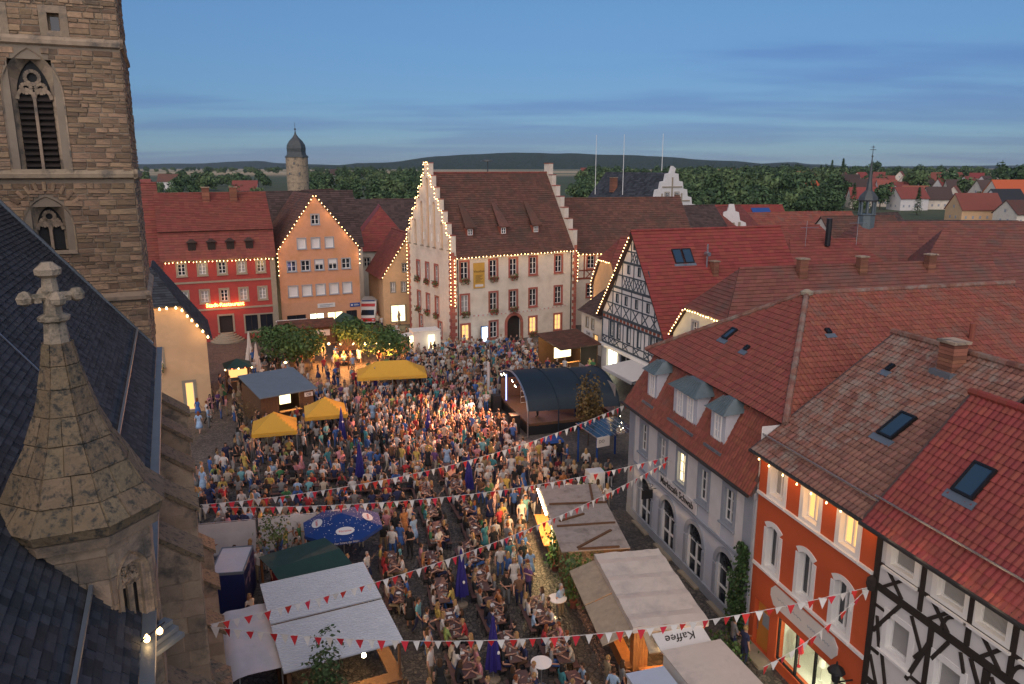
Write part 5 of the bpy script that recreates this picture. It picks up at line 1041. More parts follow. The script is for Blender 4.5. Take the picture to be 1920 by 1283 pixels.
for i in range(5, -1, -1): pth += [(cx + hws[i + 1] + .06, zt[i] + .15), (cx + hws[i] + .06, zt[i] + .15)]
pth += [(.05, 4.8)]
bulbs('light_string', 'lit bulbs tracing the stepped gable of the town hall', [world_of(th, GM @ Vector((x, -.12, z))) for x, z in pth], .42, power=7, every=9, off=(-.35, -.3, -.1))
bulbs('light_string', 'lit bulbs down the red corner stones of the town hall', [W_of(th, .35, -.15, 10.1), W_of(th, .35, -.15, 4.6)], .36, power=4, every=5, off=(0, -.4, 0))
# ---- cream house with dark hipped roof beside the church
ch = frame_house('cream_house', 'peach plastered house with dark slate roof and bulbs beside the church tower', (-33.6, 58.6), math.atan2(.4, .917)); KW = 9.0
wall(ch, 'plaster_peach', [(0, -.3), (KW, -.3), (KW, 6.5), (7.1, 9.3), (0, 9.3)], [(4.55, 5.55, 4.2, 5.6), (7.0, 7.7, 0.2, 2.6)]); wall(ch, 'plaster_peach', [(0, -.3), (9, -.3), (9, 6.4), (0, 6.4)], (), T(KW, 0, 0) @ RZ(math.pi / 2))
window(ch, 5.05, 4.2, 1.0, 1.4, sur='sandstone_grey', sw=.18, nx=1, nz=2, pane='shutter'); window(ch, 7.35, .2, .7, 2.4, sur='sandstone_grey', sw=.2, nx=1, nz=1, pane=E_WIN, sill=False); flowers(ch, 5.05, 4.0, .9, seed=77)
roof_face(ch, [(-1, -.3, 9.1), (7.3, -.3, 9.1), (5.3, 3.6, 11.9), (-1, 3.6, 11.9)], 'slate', .3); roof_face(ch, [(KW + .4, -.25, 6.1), (KW + .4, 9, 6.1), (5.3, 9, 11.9), (5.3, 3.6, 11.9), (7.3, -.25, 9.1)], 'slate', .3)
bulbs('light_string', 'lit bulbs along the edge of the dark slate roof', [W_of(ch, 3.6, -.45, 9.05), W_of(ch, 7.15, -.45, 9.05), W_of(ch, KW + .25, -.4, 6.3)], .55, power=9, every=4, off=(-.2, -.5, -.35), r=.09)
# ---- neighbours around the square and the roofs behind
house('tall plain red roof rising behind the peach house beside the tower', (-48, 92), 62, 11, 12, 8.5, 18.2, 'tile_red', 'plaster_red', step=.34)
house('dark brown roofed house wedged between restaurant and orange gable', (-30, 107), 66, 16, 11, 10, 16.8, 'tile_dark', 'plaster_cream')
house('brown roof with pale gable just behind the orange gable tip', (-33, 133), 20, 9, 9, 10, 16.3, 'tile_brown', 'plaster_cream')
house('long dark brown roof with one chimney behind the red hipped roof', (-25, 140), 78, 34, 12, 8, 14.4, 'tile_dark', 'plaster_cream', chim=[(-5, -1, 1.6)])
house('red roof between the long brown roof and the stepped gable', (-22, 168), 80, 16, 10, 8, 13.4, 'tile_red', 'plaster_cream')
house('cream house with red half-hipped roof in the gap beside the orange gable', (-20.6, 121), -12, 12, 9.5, 8.3, 14.2, 'tile_red_new', 'plaster_cream', hip=(3.0, 2.0), wins=[('left', -2.4, 5.6, .9, 1.3, 'glass_dark'), ('left', 0, 5.6, .9, 1.3, 'glass_dark'), ('left', 2.6, 5.6, .9, 1.3, 'glass_dark'), ('left', .7, 8.4 - 1.6, .01, .01, 'glass_dark')][:3])
gh = house('small gable house with bulbs and lit shop windows left of the town hall', (-14.9, 103.2), -22, 9, 7.2, 6.6, 11.8, 'tile_red', 'plaster_peach', wins=[('left', -.7, 6.9, .6, 1.1, 'glass_dark'), ('left', .7, 6.9, .6, 1.1, 'glass_dark'), ('left', -2.3, 4.3, .6, 1.3, 'curtain'), ('left', -.9, 4.3, .6, 1.3, 'curtain'), ('left', .9, 4.3, .6, 1.3, 'curtain'), ('left', 2.4, 4.3, .6, 1.3, 'curtain'), ('left', -1.7, .4, 1.9, 2.2, E_WINW), ('left', 1.6, .4, 1.9, 2.2, E_WINW)])
GX = face_M('left', 9, 7.2)
bulbs('light_string', 'lit bulbs tracing the small gable left of the town hall', [world_of(gh, GX @ Vector(p)) for p in ((-3.8, -.2, 6.2), (0, -.2, 11.9), (3.8, -.2, 6.2))], .5, power=6, every=7, off=(-.3, -.4, -.2))

rt = house('red timbered house with dark roof and bulbs right of the town hall', (14.8, 105.5), 75, 17, 11, 9.7, 16.0, 'tile_brown', 'plaster_cream', wins=[('front', x, z, .95, 1.6, 'glass_dark') for x in (-6.3, -4, -1.5) for z in (7.4, 3.7)], win_kw=dict(sur='sandstone_red', sw=.16, nx=2, nz=3))
timbers(rt, [(x, 9.6, x, 6.1, .2) for x in (-8.2, -7.2, -5.2, -2.8, -.6, 1.2)] + [(-8.3, 6.1, 3, 6.1, .28), (-8.3, 7.15, 3, 7.15, .16), (-8.3, 9.6, 3, 9.6, .2)] + [s for x in (-6.9, -4.7, -2.3) for s in ((x, 6.2, x + .9, 7.1, .12), (x + .9, 6.2, x, 7.1, .12))], 'timber_red', .05, T(0, -5.5, 0))
bulbs('light_string', 'string of lit bulbs along the eave of the red timbered house', [W_of(rt, -8.3, -6.0, 9.3), W_of(rt, 3, -6.0, 9.3)], .5, power=9, every=5, off=(0, -.4, -.4))
pg = house('narrow peach gable outlined with bulbs behind the timbered gable', (14.6, 88.5), 72, 8, 7, 7.0, 12.2, 'tile_red', 'plaster_peach', hip=(1.6, 0), clip_z=9.8)
GX = face_M('left', 8, 7); bulbs('light_string', 'lit bulbs on the narrow peach gable', [world_of(pg, GX @ Vector(p)) for p in ((-3.6, -.25, 4.5), (-3.7, -.35, 6.8), (-1.7, -.45, 9.7), (1.7, -.45, 9.7))], .5, power=8, every=5, off=(-.4, -.3, -.3))
cs = house('small cream corner house with dark flared roof and shop sign', (11.6, 84.5), 70, 6, 5, 4.6, 7.2, 'tile_dark', 'plaster_cream', hip=(2, 2), wins=[('left', -1.0, 2.6, .6, 1.1, 'glass_dark'), ('left', .4, 2.6, .6, 1.1, 'glass_dark'), ('left', 1.2, .2, 1.1, 1.9, E_WIN)], step=.25)
so2 = MB(face_M('left', 6, 5)).box(-1.6, .6, -.1, -.02, 1.75, 2.3).build('sign_board', 'sign_white', cs); text_obj('lettering', 'Dodi', so2, face_M('left', 6, 5) @ T(-.5, -.12, 1.86), .45, 'sign_text', .004)
# ---- timbered gable house (blue-grey beams)
FGA = R(160); fg = frame_house('timbered_gable_house', 'tall gable house with blue-grey timber frame, bulbs and bright red roof', (9.15, 76.4), R(90 - 160)); AW = 12.4
gwx = [2.1, 3.6, 5.6, 7.6, 10.0, 11.0]
w1 = [(x, 3.75, .62, 1.45) for x in gwx]; w2 = [(x, 7.3, .42, .75) for x in (3.1, 4.9, 6.9, 9.0)]; w3 = [(5.2, 10.35, .4, .7), (7.2, 10.35, .4, .7)]; w4 = [(6.2, 12.7, .4, .7)]
fgh = [(x - w_ / 2, x + w_ / 2, z, z + h) for x, z, w_, h in w1 + w2 + w3 + w4] + [(1.2, 3.4, .25, 2.35), (3.8, 6.2, .25, 2.35)]
wall(fg, 'plaster_white', [(0, -.3), (AW, -.3), (AW, 5.9), (6.2, 14.2), (0, 5.9)], fgh); wall(fg, 'plaster_grey', [(0, -.3), (10, -.3), (10, 5.9), (0, 5.9)], (), T(AW, 0, 0) @ RZ(math.pi / 2)); wall(fg, 'plaster_grey', [(-10, -.3), (0, -.3), (0, 5.9), (-10, 5.9)], (), RZ(-math.pi / 2))
for i, (x, z, w_, h) in enumerate(w1): window(fg, x, z, w_, h, sur='timber_blue', sw=.09, nx=2, nz=3, pane='shutter' if i in (2, 3) else 'glass_dark', sill=False)
for x, z, w_, h in w2 + w3 + w4: window(fg, x, z, w_, h, sur='timber_blue', sw=.07, nx=1, nz=1, sill=False)
def lim(z): return max(0, (14.2 - z) / 8.3 * 6.2)
sg = []
for z, w_ in ((2.85, .22), (3.55, .13), (5.35, .2), (5.85, .3), (7.05, .14), (8.25, .14), (8.75, .28), (10.0, .14), (11.3, .26), (12.4, .14)):
    h = lim(z) if z > 5.9 else 6.2; sg.append((6.2 - h + .1, z, 6.2 + h - .1, z, w_))
sg += [(.12, 2.85, .12, 5.9, .2), (12.28, 2.85, 12.28, 5.9, .2)] + [(x, 2.9, x, 5.3, .14) for x in (1.5, 2.7, 4.5, 6.6, 8.6, 9.4, 11.6)]
sg += [s for x in (.2, 1.6, 2.8, 4.6, 6.7, 8.7, 9.9) for s in ((x, 2.95, x + .9, 3.5, .11), (x + .9, 2.95, x, 3.5, .11))]
sg += [s for x in (1.1, 2.6, 4.4, 6.2, 8.0, 9.6) for s in ((x, 5.98, x + 1.1, 7.0, .12), (x + 1.1, 5.98, x, 7.0, .12))]
sg += [(x, 6.0, x, 8.7, .14) for x in (2.2, 4.0, 5.9, 8.0, 10.2)] + [(x, 8.8, x, 11.2, .13) for x in (4.0, 6.2, 8.4)] + [(5.6, 11.4, 5.6, 13.2, .12), (6.8, 11.4, 6.8, 13.2, .12)]
for x0 in (4.05, 6.25):
    for k in range(3): sg += [(x0 + .1 + k * .55, 8.9, x0 + .9 + k * .55, 9.9, .1), (x0 + .9 + k * .55, 8.9, x0 + .1 + k * .55, 9.9, .1)]
for k in range(2): sg += [(5.7 + k * .5, 11.45, 6.2 + k * .5, 12.3, .09), (6.2 + k * .5, 11.45, 5.7 + k * .5, 12.3, .09)]
sg += [(2.6, 8.9, 3.6, 11.0, .12), (9.8, 8.9, 8.8, 11.0, .12)]
timbers(fg, sg, 'timber_blue', .04)
b = MB()
for k in range(17): b.box(.35 + k * .7, .75 + k * .7, -.09, -.04, 5.48, 5.72)
b.build('carved_frieze', 'timber_red', fg)
b = MB(); b.box(-.1, AW + .05, -.25, 0, 2.42, 2.72); b.build('fascia', 'paint_white', fg)
for x0, x1, p in ((1.2, 3.4, E_SHOP), (3.8, 6.2, 'glass_dark')): window(fg, (x0 + x1) / 2, .25, x1 - x0, 2.1, frame='trim_grey', sur=None, nx=2, nz=1, pane=p, sill=False)

roof_face(fg, [(AW + .4, -.5, 5.4), (AW + .4, 16, 5.4), (6.2, 16, 14.35), (6.2, -.5, 14.35)], 'tile_red_new', .36); roof_face(fg, [(-.4, 16, 5.4), (-.4, -.5, 5.4), (6.2, -.5, 14.35), (6.2, 16, 14.35)], 'tile_red_new', .36); ridge(fg, (6.2, -.5, 14.4), (6.2, 16, 14.4), 'tile_red_new')
wall(fg, 'plaster_white', [(-AW, -.3), (0, -.3), (0, 5.9), (-6.2, 14.2), (-AW, 5.9)], (), T(0, 16, 0) @ RZ(math.pi), .2)
p0, u, v, n = slope((AW + .4, -.5, 5.4), (AW + .4, 16, 5.4), (6.2, -.5, 14.35))
for k in (0, 1): skylight(fg, p0 + u * (4.0 + k * 1.05) + v * 8.3, u, v, n, .95, 1.5)
b = MB(); b.tube((8.6, 6.2, 9.5), (8.6, 6.2, 13.2), .08, n=6); b.tube((8.3, 6.2, 12.3), (8.9, 6.2, 12.3), .2, .2, 8); b.build('flue', 'steel', fg); chimney(fg, 8.9, 6.8, 10.2, 1.4)
bulbs('light_string', 'lit bulbs along the gable edge of the blue-grey timbered house', [W_of(fg, -.2, -.6, 5.6), W_of(fg, 6.15, -.6, 14.0)], .42, power=5, every=6, off=(0, -.4, -.2))
aw = thing('awning', 'pale grey fabric awning stretched out over the shop front of the timbered gable', 'awning', tuple(W_of(fg, 6.6, 0, 0)), R(90 - 160))
b = MB(); b.add([(0, -.1, 2.35), (5.6, -.1, 2.35), (5.6, -3.2, 1.95), (0, -3.2, 1.95), (0, -.1, 2.41), (5.6, -.1, 2.41), (5.6, -3.2, 2.01), (0, -3.2, 2.01)], [(4, 7, 6, 5), (0, 1, 2, 3), (0, 4, 5, 1), (1, 5, 6, 2), (2, 6, 7, 3), (3, 7, 4, 0)]); b.box(0, 5.6, -3.22, -3.19, 1.72, 1.95); b.build('fabric', 'awning_grey', aw)
b = MB()
for x in (.1, 2.8, 5.5): b.tube((x, -.1, 1.7), (x, -3.1, 1.93), .025, n=5)
b.build('arm', 'steel', aw)
bulbs('light_string', 'lit bulbs on the clipped gable of the pale house', [world_of(hh, face_M('left', 26, 11.5) @ Vector(p)) for p in ((-6.0, -.35, 6.2), (-3.25, -.45, 8.95), (3.25, -.45, 8.95), (5.6, -.35, 6.6))], .42, power=8, every=4, off=(-.4, -.2, -.4))
# big roofs further back on the right
house('dark roof with brick chimney in front of the white scrolled gable', (25, 128), 66, 20, 13, 8, 13.8, 'tile_dark', 'plaster_cream', chim=[(2.5, 0, 1.8)])
house('red tiled roof right of the dark roof with chimney', (38, 140), 40, 14, 11, 8, 13.2, 'tile_red', 'plaster_cream')
bgb = frame_house('baroque_gable_house', 'white house with a small curved baroque gable among red roofs', (38.5, 136.5), R(-4)); bgb.location.z = -2.4; b = MB(); b.prism([(-3.6, 0, 5), (3.6, 0, 5), (3.6, 0, 11.6), (2.9, 0, 11.9), (2.6, 0, 13.0), (1.6, 0, 13.4), (1.3, 0, 14.8), (.7, 0, 15.0), (.4, 0, 16.2), (-.4, 0, 16.2), (-.7, 0, 15.0), (-1.3, 0, 14.8), (-1.6, 0, 13.4), (-2.6, 0, 13.0), (-2.9, 0, 11.9), (-3.6, 0, 11.6)], (0, .6, 0)); b.box(-3.6, 3.6, .6, 9, -.3, 11.4); b.build('wall', 'plaster_white', bgb)
b = MB(); b.box(-.7, .7, -.06, .0, 11.2, 13); b.build('window', 'sandstone_grey', bgb)
for x in (-1.5, 1.5): MB().box(x - .2, x + .2, -.12, 0, 5, 13.1).build('pilaster', 'sandstone_grey', bgb)
roof_face(bgb, [(4, .6, 11), (4, 9, 11), (0, 9, 14.6), (0, .6, 14.6)], 'tile_red', .4); roof_face(bgb, [(-4, 9, 11), (-4, .6, 11), (0, .6, 14.6), (0, 9, 14.6)], 'tile_red', .4)
for lab, lo, az_, L, W, e_, r_, rm, hp in (
  ('red roof with small skylights right of the baroque gable', (52, 150), 70, 18, 11, 7, 11.6, 'tile_oldred', (0, 0)), ('brown roof with dormer windows left of the large hall roof', (57, 128), 80, 13, 11, 7.6, 12.2, 'tile_brown', (0, 0)),
  ('low red roof behind the bright red roof ridge', (40, 118), 74, 20, 11, 7, 11.3, 'tile_red', (2, 2)), ('hipped red roof carrying a black flue and aerials', (37, 92), 75, 15, 12, 7, 11.6, 'tile_red', (3, 3)),
  ('plain red roof at the far right behind the cafe roof', (51, 78), 70, 22, 13, 7.5, 11.6, 'tile_dullred', (0, 0)), ('steep red roof beyond the cafe ridge at the picture edge', (62, 93), 110, 24, 14, 7.5, 12.6, 'tile_dullred', (3, 0)),
  ('dark roof with pale gable beside the ridge turret', (78, 165), 60, 12, 9, 6.5, 10.6, 'tile_dark', (0, 0)), ('red roof with pale gable left of the ridge turret', (62, 158), 75, 16, 10, 6.5, 11.2, 'tile_oldred', (0, 0)), ('red roof with blue solar panels before the green trees', (62, 210), 85, 22, 10, 6, 10.2, 'tile_red_new', (0, 0)),
  ('long low white hall with dark roof right of the ridge turret', (108, 190), 95, 30, 14, 4, 7.4, 'tile_dark', (0, 0)), ('red roofed house beside the long white hall', (128, 178), 80, 16, 11, 5.5, 9.8, 'tile_red', (0, 0)), ('brown hipped roof at the right edge beyond the hall', (118, 150), 80, 18, 12, 5, 8.6, 'tile_brown', (3, 3))):
    t = house(lab, lo, az_, L, W, e_, r_, rm, 'plaster_cream', hip=hp, step=.5)
    if 'solar' in lab:
        p0, u, v, n = slope((-11, -5.5, 6), (11, -5.5, 6), (-11, 0, 10.2))
        for k in (0, 1): q = MB(); q.prism([tuple(p0 + u * (5 + k * 8) + v * 3 + n * .15), tuple(p0 + u * (10 + k * 8) + v * 3 + n * .15), tuple(p0 + u * (10 + k * 8) + v * 5.5 + n * .15), tuple(p0 + u * (5 + k * 8) + v * 5.5 + n * .15)], tuple(n * .1)); q.build('solar_panel', 'sign_blue', t)
    if 'flue' in lab:
        b = MB(); b.tube((0, -1, 11), (0, -1, 14.2), .32, n=8); b.build('flue', 'metal_dark', t)
        b = MB(); b.tube((-3, -1, 11), (-3, -1, 14), .03, n=4); b.tube((-3.8, -1, 13.2), (-1.4, -1, 13.2), .025, n=4); b.tube((4, -1, 11), (4, -1, 14.4), .03, n=4); b.tube((2.8, -1, 13.6), (5.4, -1, 13.6), .025, n=4); b.build('aerial', 'steel', t)
hall = house('long hall with broad red tiled roof and ridge turret', (66, 108), 88, 46, 20, 4.5, 12.6, 'tile_dullred', 'plaster_cream', hip=(5, 0), step=.5)
b = MB(); b.lathe([(1.15, 11.2), (1.15, 13.6), (1.3, 13.7), (1.1, 13.8)], 8, (-17, 0)); rtu = b.build('ridge_turret', 'zinc_patina', hall)
for k in range(8): a_ = R(22.5 + k * 45); q = MB(); q.tube((-17 + 1.0 * math.cos(a_), 1.0 * math.sin(a_), 13.7), (-17 + 1.0 * math.cos(a_), 1.0 * math.sin(a_), 15.6), .13, n=6); q.build('turret_post', 'zinc_patina', rtu)
b = MB(); b.lathe([(1.25, 15.5), (1.35, 15.7), (1.2, 16.2), (.75, 16.7), (.45, 17.0), (.4, 17.5), (.3, 18.2), (.16, 20), (.06, 21.4), (.16, 21.5), (.05, 21.7), (.03, 23)], 8, (-17, 0)); b.tube((-17.4, 0, 22.4), (-16.6, 0, 22.4), .04, n=4); b.tube((-17.25, 0, 22.75), (-16.75, 0, 22.75), .04, n=4); b.build('turret_spire', 'copper_dome', rtu)
# castle with scrolled gable and flagpoles
ca = frame_house('castle', 'white castle with scrolled gable, dark slate roof and three flagpoles', (50.5, 247), R(26), 'castle'); b = MB()
gp = [(-9.3, 0, -1), (9.3, 0, -1), (9.3, 0, 6.5)]
for k in range(6): x = 9.3 - k * 1.45; z = 6.5 + k * 1.9; gp += [(x - .3, 0, z + 1.3), (x - 1.45, 0, z + 1.5)]
gp += [(.9, 0, 18.6), (0, 0, 19.2)] + [(-x, 0, z) for x, _, z in gp[:2:-1]] + [(-.9, 0, 18.6)][:0]
b.prism(gp, (0, 1.0, 0)); b.build('gable_wall', 'plaster_white', ca)
MB().box(-9.2, 9.2, 1, 30, -1, 6.4).build('wall', 'plaster_white', ca)
roof_face(ca, [(-9.6, 30, 6), (-9.6, .8, 6), (0, .8, 17.6), (0, 30, 17.6)], 'slate', .6, slab='slate'); roof_face(ca, [(9.6, .8, 6), (9.6, 30, 6), (0, 30, 17.6), (0, .8, 17.6)], 'slate', .6, slab='slate')
for x in (-6, -3, 0, 3, 6): MB().box(x - .18, x + .18, -.12, 0, 2, 16.5 - abs(x) * 1.3).build('pilaster', 'sandstone_grey', ca)
for z in (6.6, 10.6, 14): MB().box(-9 + (z - 6) * .75, 9 - (z - 6) * .75, -.15, 0, z, z + .3).build('string_course', 'sandstone_grey', ca)
for x, z in ((-4.5, 7.6), (4.5, 7.6), (-1.5, 11.3), (1.5, 11.3)): window(ca, x, z, 1.1, 1.5, sur='sandstone_grey', sw=.2, M=T(0, -.1, 0), sill=False, depth=.06)
chimney(ca, -4, 20, 13, 3.2, 1.5, 1.5)
for u_, y_ in ((1187, 18), (1213, 12), (1248, 4)):
    q = MB(); xl = (u_ - 1250) / 1440 * 250; q.tube((xl, y_, 12 if u_ < 1240 else 18), (xl, y_, 27), .09, .05, 6); q.build('flagpole', 'paint_white', ca)
# round town tower with onion dome
ca.scale = (1.28, 1.28, 1.28); ca.location.z = -4
rt_ = thing('round_tower', 'round stone town tower with dark onion dome', 'tower', (-55.9, 205, 0)); b = MB(); b.lathe([(2.75, -1), (2.75, 16.2), (2.85, 16.3), (2.8, 16.45), (2.8, 22.6), (2.95, 22.7)], 24); b.build('shaft', 'stone_ashlar', rt_, smooth=False)
b = MB(); b.lathe([(3.1, 22.6), (3.05, 22.85), (2.55, 23.3), (2.42, 24), (2.5, 24.9), (2.35, 25.8), (1.7, 26.8), (.85, 27.6), (.3, 28.4), (.12, 29.2), (.1, 29.5), (.28, 29.6), (.28, 29.8), (.05, 29.95), (.04, 31.4)], 8); b.build('onion_dome', 'copper_dome', rt_)
for x, z in ((.0, 20.8), (-1.3, 18.2), (1.2, 18.2)): y = -math.sqrt(2.8 ** 2 - x * x); MB().box(x - .22, x + .22, y - .06, y + .1, z, z + .6).build('window', 'glass_dark', rt_)
# far quarter on the right
FH = [(1505, 395, 60, 11, 8, 5.5, 9.5, 'tile_orange', 'plaster_white', 'white gabled house with orange-red roof in front of the dark trees'), (1690, 330, 80, 13, 9, 5, 9.2, 'tile_red', 'plaster_white', 'white house with red roof and gabled dormer right of the spire'), (1875, 320, 85, 16, 11, 6.5, 12.5, 'tile_orange', 'plaster_cream', 'house with the brightest orange roof of the far quarter'), (1838, 335, 85, 12, 11, 6.5, 12, 'tile_dark', 'plaster_cream', 'dark brown roof joined to the bright orange roof'), (1868, 292, 80, 12, 9, 5.5, 10, 'slate', 'plaster_white', 'white house with black slate roof below the orange roof'), (1815, 270, 85, 15, 9, 4.5, 9.5, 'tile_red', 'plaster_peach', 'red roofed house with small yellow gable below the orange roof'), (1905, 255, 80, 13, 10, 4, 8, 'tile_brown', 'plaster_cream', 'low brown roofed house at the far right edge')]
for u_, D, az_, L, W, e_, r_, rm, wm, lab in FH: far_house(lab, u_, D, 0, az_, L, W, e_, r_, rm, wm)
rr = random.Random(17); ORD = ('first', 'second', 'third', 'fourth', 'fifth', 'sixth', 'seventh', 'eighth', 'ninth', 'tenth', 'eleventh', 'twelfth')
for row, (D, u0, u1, n) in enumerate(((350, 1580, 1910, 9), (430, 1550, 1910, 12), (515, 1500, 1910, 12), (600, 1470, 1910, 12))):
    rn = ('nearest', 'second', 'third', 'farthest')[row]
    for k in range(n):
        u_ = u0 + (u1 - u0) * (k + .5) / n + rr.uniform(-8, 8); rm, rc = rr.choice((('tile_red', 'red'), ('tile_red', 'red'), ('tile_red_new', 'deep red'), ('tile_oldred', 'faded red'), ('tile_dark', 'dark'))); wm, wc = rr.choice((('plaster_white', 'white'), ('plaster_cream', 'cream')))
        far_house(f'{wc} house, {rc} roof, {ORD[k]} from left in the {rn} far row', u_, D + rr.uniform(-15, 15), 0, rr.choice((35, 60, 95, 120)), rr.uniform(8, 11), rr.uniform(6.5, 8), 4.4, rr.uniform(8, 9.5), rm, wm)
for k, (u_, D, rm) in enumerate(((275, 420, 'tile_red'), (330, 520, 'tile_brown'), (470, 400, 'tile_red'), (1095, 900, 'tile_red'), (1330, 700, 'tile_red'), (1370, 720, 'tile_red'), (640, 700, 'tile_dark'))):
    far_house(('small red roofed house among trees left of the restaurant roof', 'brown roofed house among trees beyond the tall red roof', 'red roofed house among trees above the restaurant chimneys', 'tiny white house below the big hill', 'red roofed house in the wood right of the castle', 'second red roofed house in the wood further right of the castle', 'dark roofed building among trees right of the round tower')[k], u_, D, 0, 80, 12, 9, 5, 9.5, rm, 'plaster_white')
# ================================================================ stalls, tents, stage, umbrellas, trees of the square, bunting
def pt(*q): return [Vector(p) for p in q]
def quad_frame(c):
    """c: four ground corners (far-left, far-right, near-right, near-left) -> centre, rotation, width, depth"""
    P = [Vector((x, y, 0)) for x, y in c]; ctr = sum(P, Vector()) / 4; u = ((P[1] - P[0]) + (P[2] - P[3])) / 2; v = ((P[0] - P[3]) + (P[1] - P[2])) / 2
    return ctr, math.atan2(u.y, u.x), u.length, v.length
def posts(t, xs, ys, h, m='wood_brown', w_=.09):
    for x in xs:
        for y in ys: MB().box(x - w_ / 2, x + w_ / 2, y - w_ / 2, y + w_ / 2, 0, h).build('post', m, t)
# ---- corrugated roof stall
c, a_, w_, d_ = quad_frame([(-10.22, 29.23), (-6.24, 31.13), (-4.42, 25.5), (-8.36, 23.64)])
t = thing('market_stall', 'market stall with pale corrugated metal roof in the foreground', 'stall', (c.x, c.y, 0), a_)
for half in (0, 1):
    b = MB(); n = 62; y0, y1 = (-d_ / 2, .05) if half == 0 else (-.02, d_ / 2)
    P = []; nrib = int((y1 - y0) / .16); rows = nrib * 4
    for j in range(rows + 1):
        y = y0 + .16 * (j // 4) + (0, .085, .10, .145)[j % 4]; z = 2.55 + (y + d_ / 2) * .06 + (0.11, .11, 0, 0)[j % 4] + half * .05
        P += [(-w_ / 2, y, z), (w_ / 2, y, z)]
    b.add(P, [(2 * j, 2 * j + 1, 2 * j + 3, 2 * j + 2) for j in range(rows)]); b.add([(p[0], p[1], p[2] - .04) for p in P[:2] + P[-2:]], [(0, 2, 3, 1)]); b.build('corrugated_sheet', 'corrugated', t)
posts(t, (-w_ / 2 + .15, w_ / 2 - .15), (-d_ / 2 + .15, 0, d_ / 2 - .15), 2.5)
MB().box(-w_ / 2 + .2, w_ / 2 - .2, d_ / 2 - .3, d_ / 2 - .22, 0, 2.3).build('back_wall', 'wood_brown', t); MB().box(-w_ / 2 + .2, -w_ / 2 + .28, -d_ / 2 + .3, d_ / 2 - .3, 0, 2.3).build('side_wall', 'wood_brown', t)
for k in range(12): MB().box(-w_ / 2 + .25, w_ / 2 - .25, -d_ / 2 + .2, -d_ / 2 + .24, .02 + k * .088, .10 + k * .088).build('board', 'wood_orange', t)
MB().box(-w_ / 2 + .1, w_ / 2 - .1, -d_ / 2 - .1, -d_ / 2 + .5, 1.08, 1.14).build('counter', 'wood_brown', t); MB().box(w_ / 2 - .5, w_ / 2 - .0, -d_ / 2 + .3, d_ / 2 - .3, 1.02, 1.08).build('counter', 'wood_brown', t)
lamp('stall_lamp', t, (.8, -d_ / 2 + .6, 2.1), 55, (1, .6, .22), .15); lamp('stall_lamp', t, (w_ / 2 - .2, -1.0, 2.1), 40, (1, .6, .22), .15)
for x, y in ((.8, -d_ / 2 + .6), (w_ / 2 - .2, -1.0)): q = MB(); q.lathe([(.02, 2.0), (.09, 2.06), (.07, 2.16), (.02, 2.2)], 8, (x, y)); q.tube((x, y, 2.18), (x, y, 2.5), .012, n=4, mi=1); q.build('lamp', [E_BULBW, 'black'], t)
# ---- green tarp stall
c, a_, w_, d_ = quad_frame([(-11.27, 32.79), (-8.59, 34.51), (-7.49, 31.17), (-10.07, 29.1)])
t = thing('market_stall', 'stall with dark green tarpaulin roof behind the corrugated one', 'stall', (c.x, c.y, 0), a_)
b = MB(); n = 10; P = []
for j in range(n + 1):
    for i in range(n + 1):
        x, y = -w_ / 2 + w_ * i / n, -d_ / 2 + d_ * j / n; P.append((x, y, 2.45 + .22 * (1 - abs(2 * j / n - 1)) + .03 * noise.noise(Vector((x * 1.5, y * 1.5, 3)))))
b.add(P, [(j * (n + 1) + i, j * (n + 1) + i + 1, (j + 1) * (n + 1) + i + 1, (j + 1) * (n + 1) + i) for j in range(n) for i in range(n)])
for x0, y0, x1, y1 in ((-w_ / 2, -d_ / 2, w_ / 2, -d_ / 2), (w_ / 2, -d_ / 2, w_ / 2, d_ / 2)): b.add([(x0, y0, 2.2), (x1, y1, 2.2), (x1, y1, 2.46), (x0, y0, 2.46)], [(0, 1, 2, 3)])
b.build('tarpaulin', 'tarp_green', t); posts(t, (-w_ / 2 + .1, w_ / 2 - .1), (-d_ / 2 + .1, d_ / 2 - .1), 2.43); MB().box(-w_ / 2 + .1, w_ / 2 - .1, -d_ / 2 + .1, -d_ / 2 + .5, 1.0, 1.06).build('counter', 'red_paint', t); MB().box(-w_ / 2 + .15, w_ / 2 - .15, -d_ / 2 + .16, -d_ / 2 + .2, .05, 1.0).build('front_panel', 'red_paint', t)
lamp('stall_lamp', t, (.9, -d_ / 2 + .35, 2.1), 26, (1, .5, .2), .15); q = MB(); q.lathe([(.02, 2.1), (.08, 2.16), (.02, 2.3)], 8, (.9, -d_ / 2 + .2)); q.build('lamp', E_BULBW, t)
# ---- white and blue cold-store box, grey van bench, fence, white tarp
c, a_, w_, d_ = quad_frame([(-14.07, 33.57), (-12.57, 33.72), (-11.89, 31.38), (-13.27, 31.1)])
t = thing('cold_box', 'blue cold-store box with white top beside the church buttresses', 'box trailer', (c.x, c.y, 0), a_); MB().box(-w_ / 2, w_ / 2, -d_ / 2, d_ / 2, .25, 2.22).build('body', 'tarp_blue', t); MB().box(-w_ / 2 + .06, w_ / 2 - .06, -d_ / 2 + .06, d_ / 2 - .06, 2.2, 2.3).build('top', 'tarp_white', t)
for x in (-w_ / 2, w_ / 2 - .06): MB().box(x, x + .06, -d_ / 2, d_ / 2, 2.222, 2.34).build('rim', 'sheet_blue', t)
for y in (-d_ / 2, d_ / 2 - .06): MB().box(-w_ / 2 + .06, w_ / 2 - .06, y, y + .06, 2.222, 2.34).build('rim', 'sheet_blue', t)
for x in (-w_ / 2 + .2, w_ / 2 - .2):
    for y in (-d_ / 2 + .4, d_ / 2 - .4): q = MB(); q.tube((x - .09, y, .22), (x + .09, y, .22), .22, n=12); q.build('wheel', 'black', t)
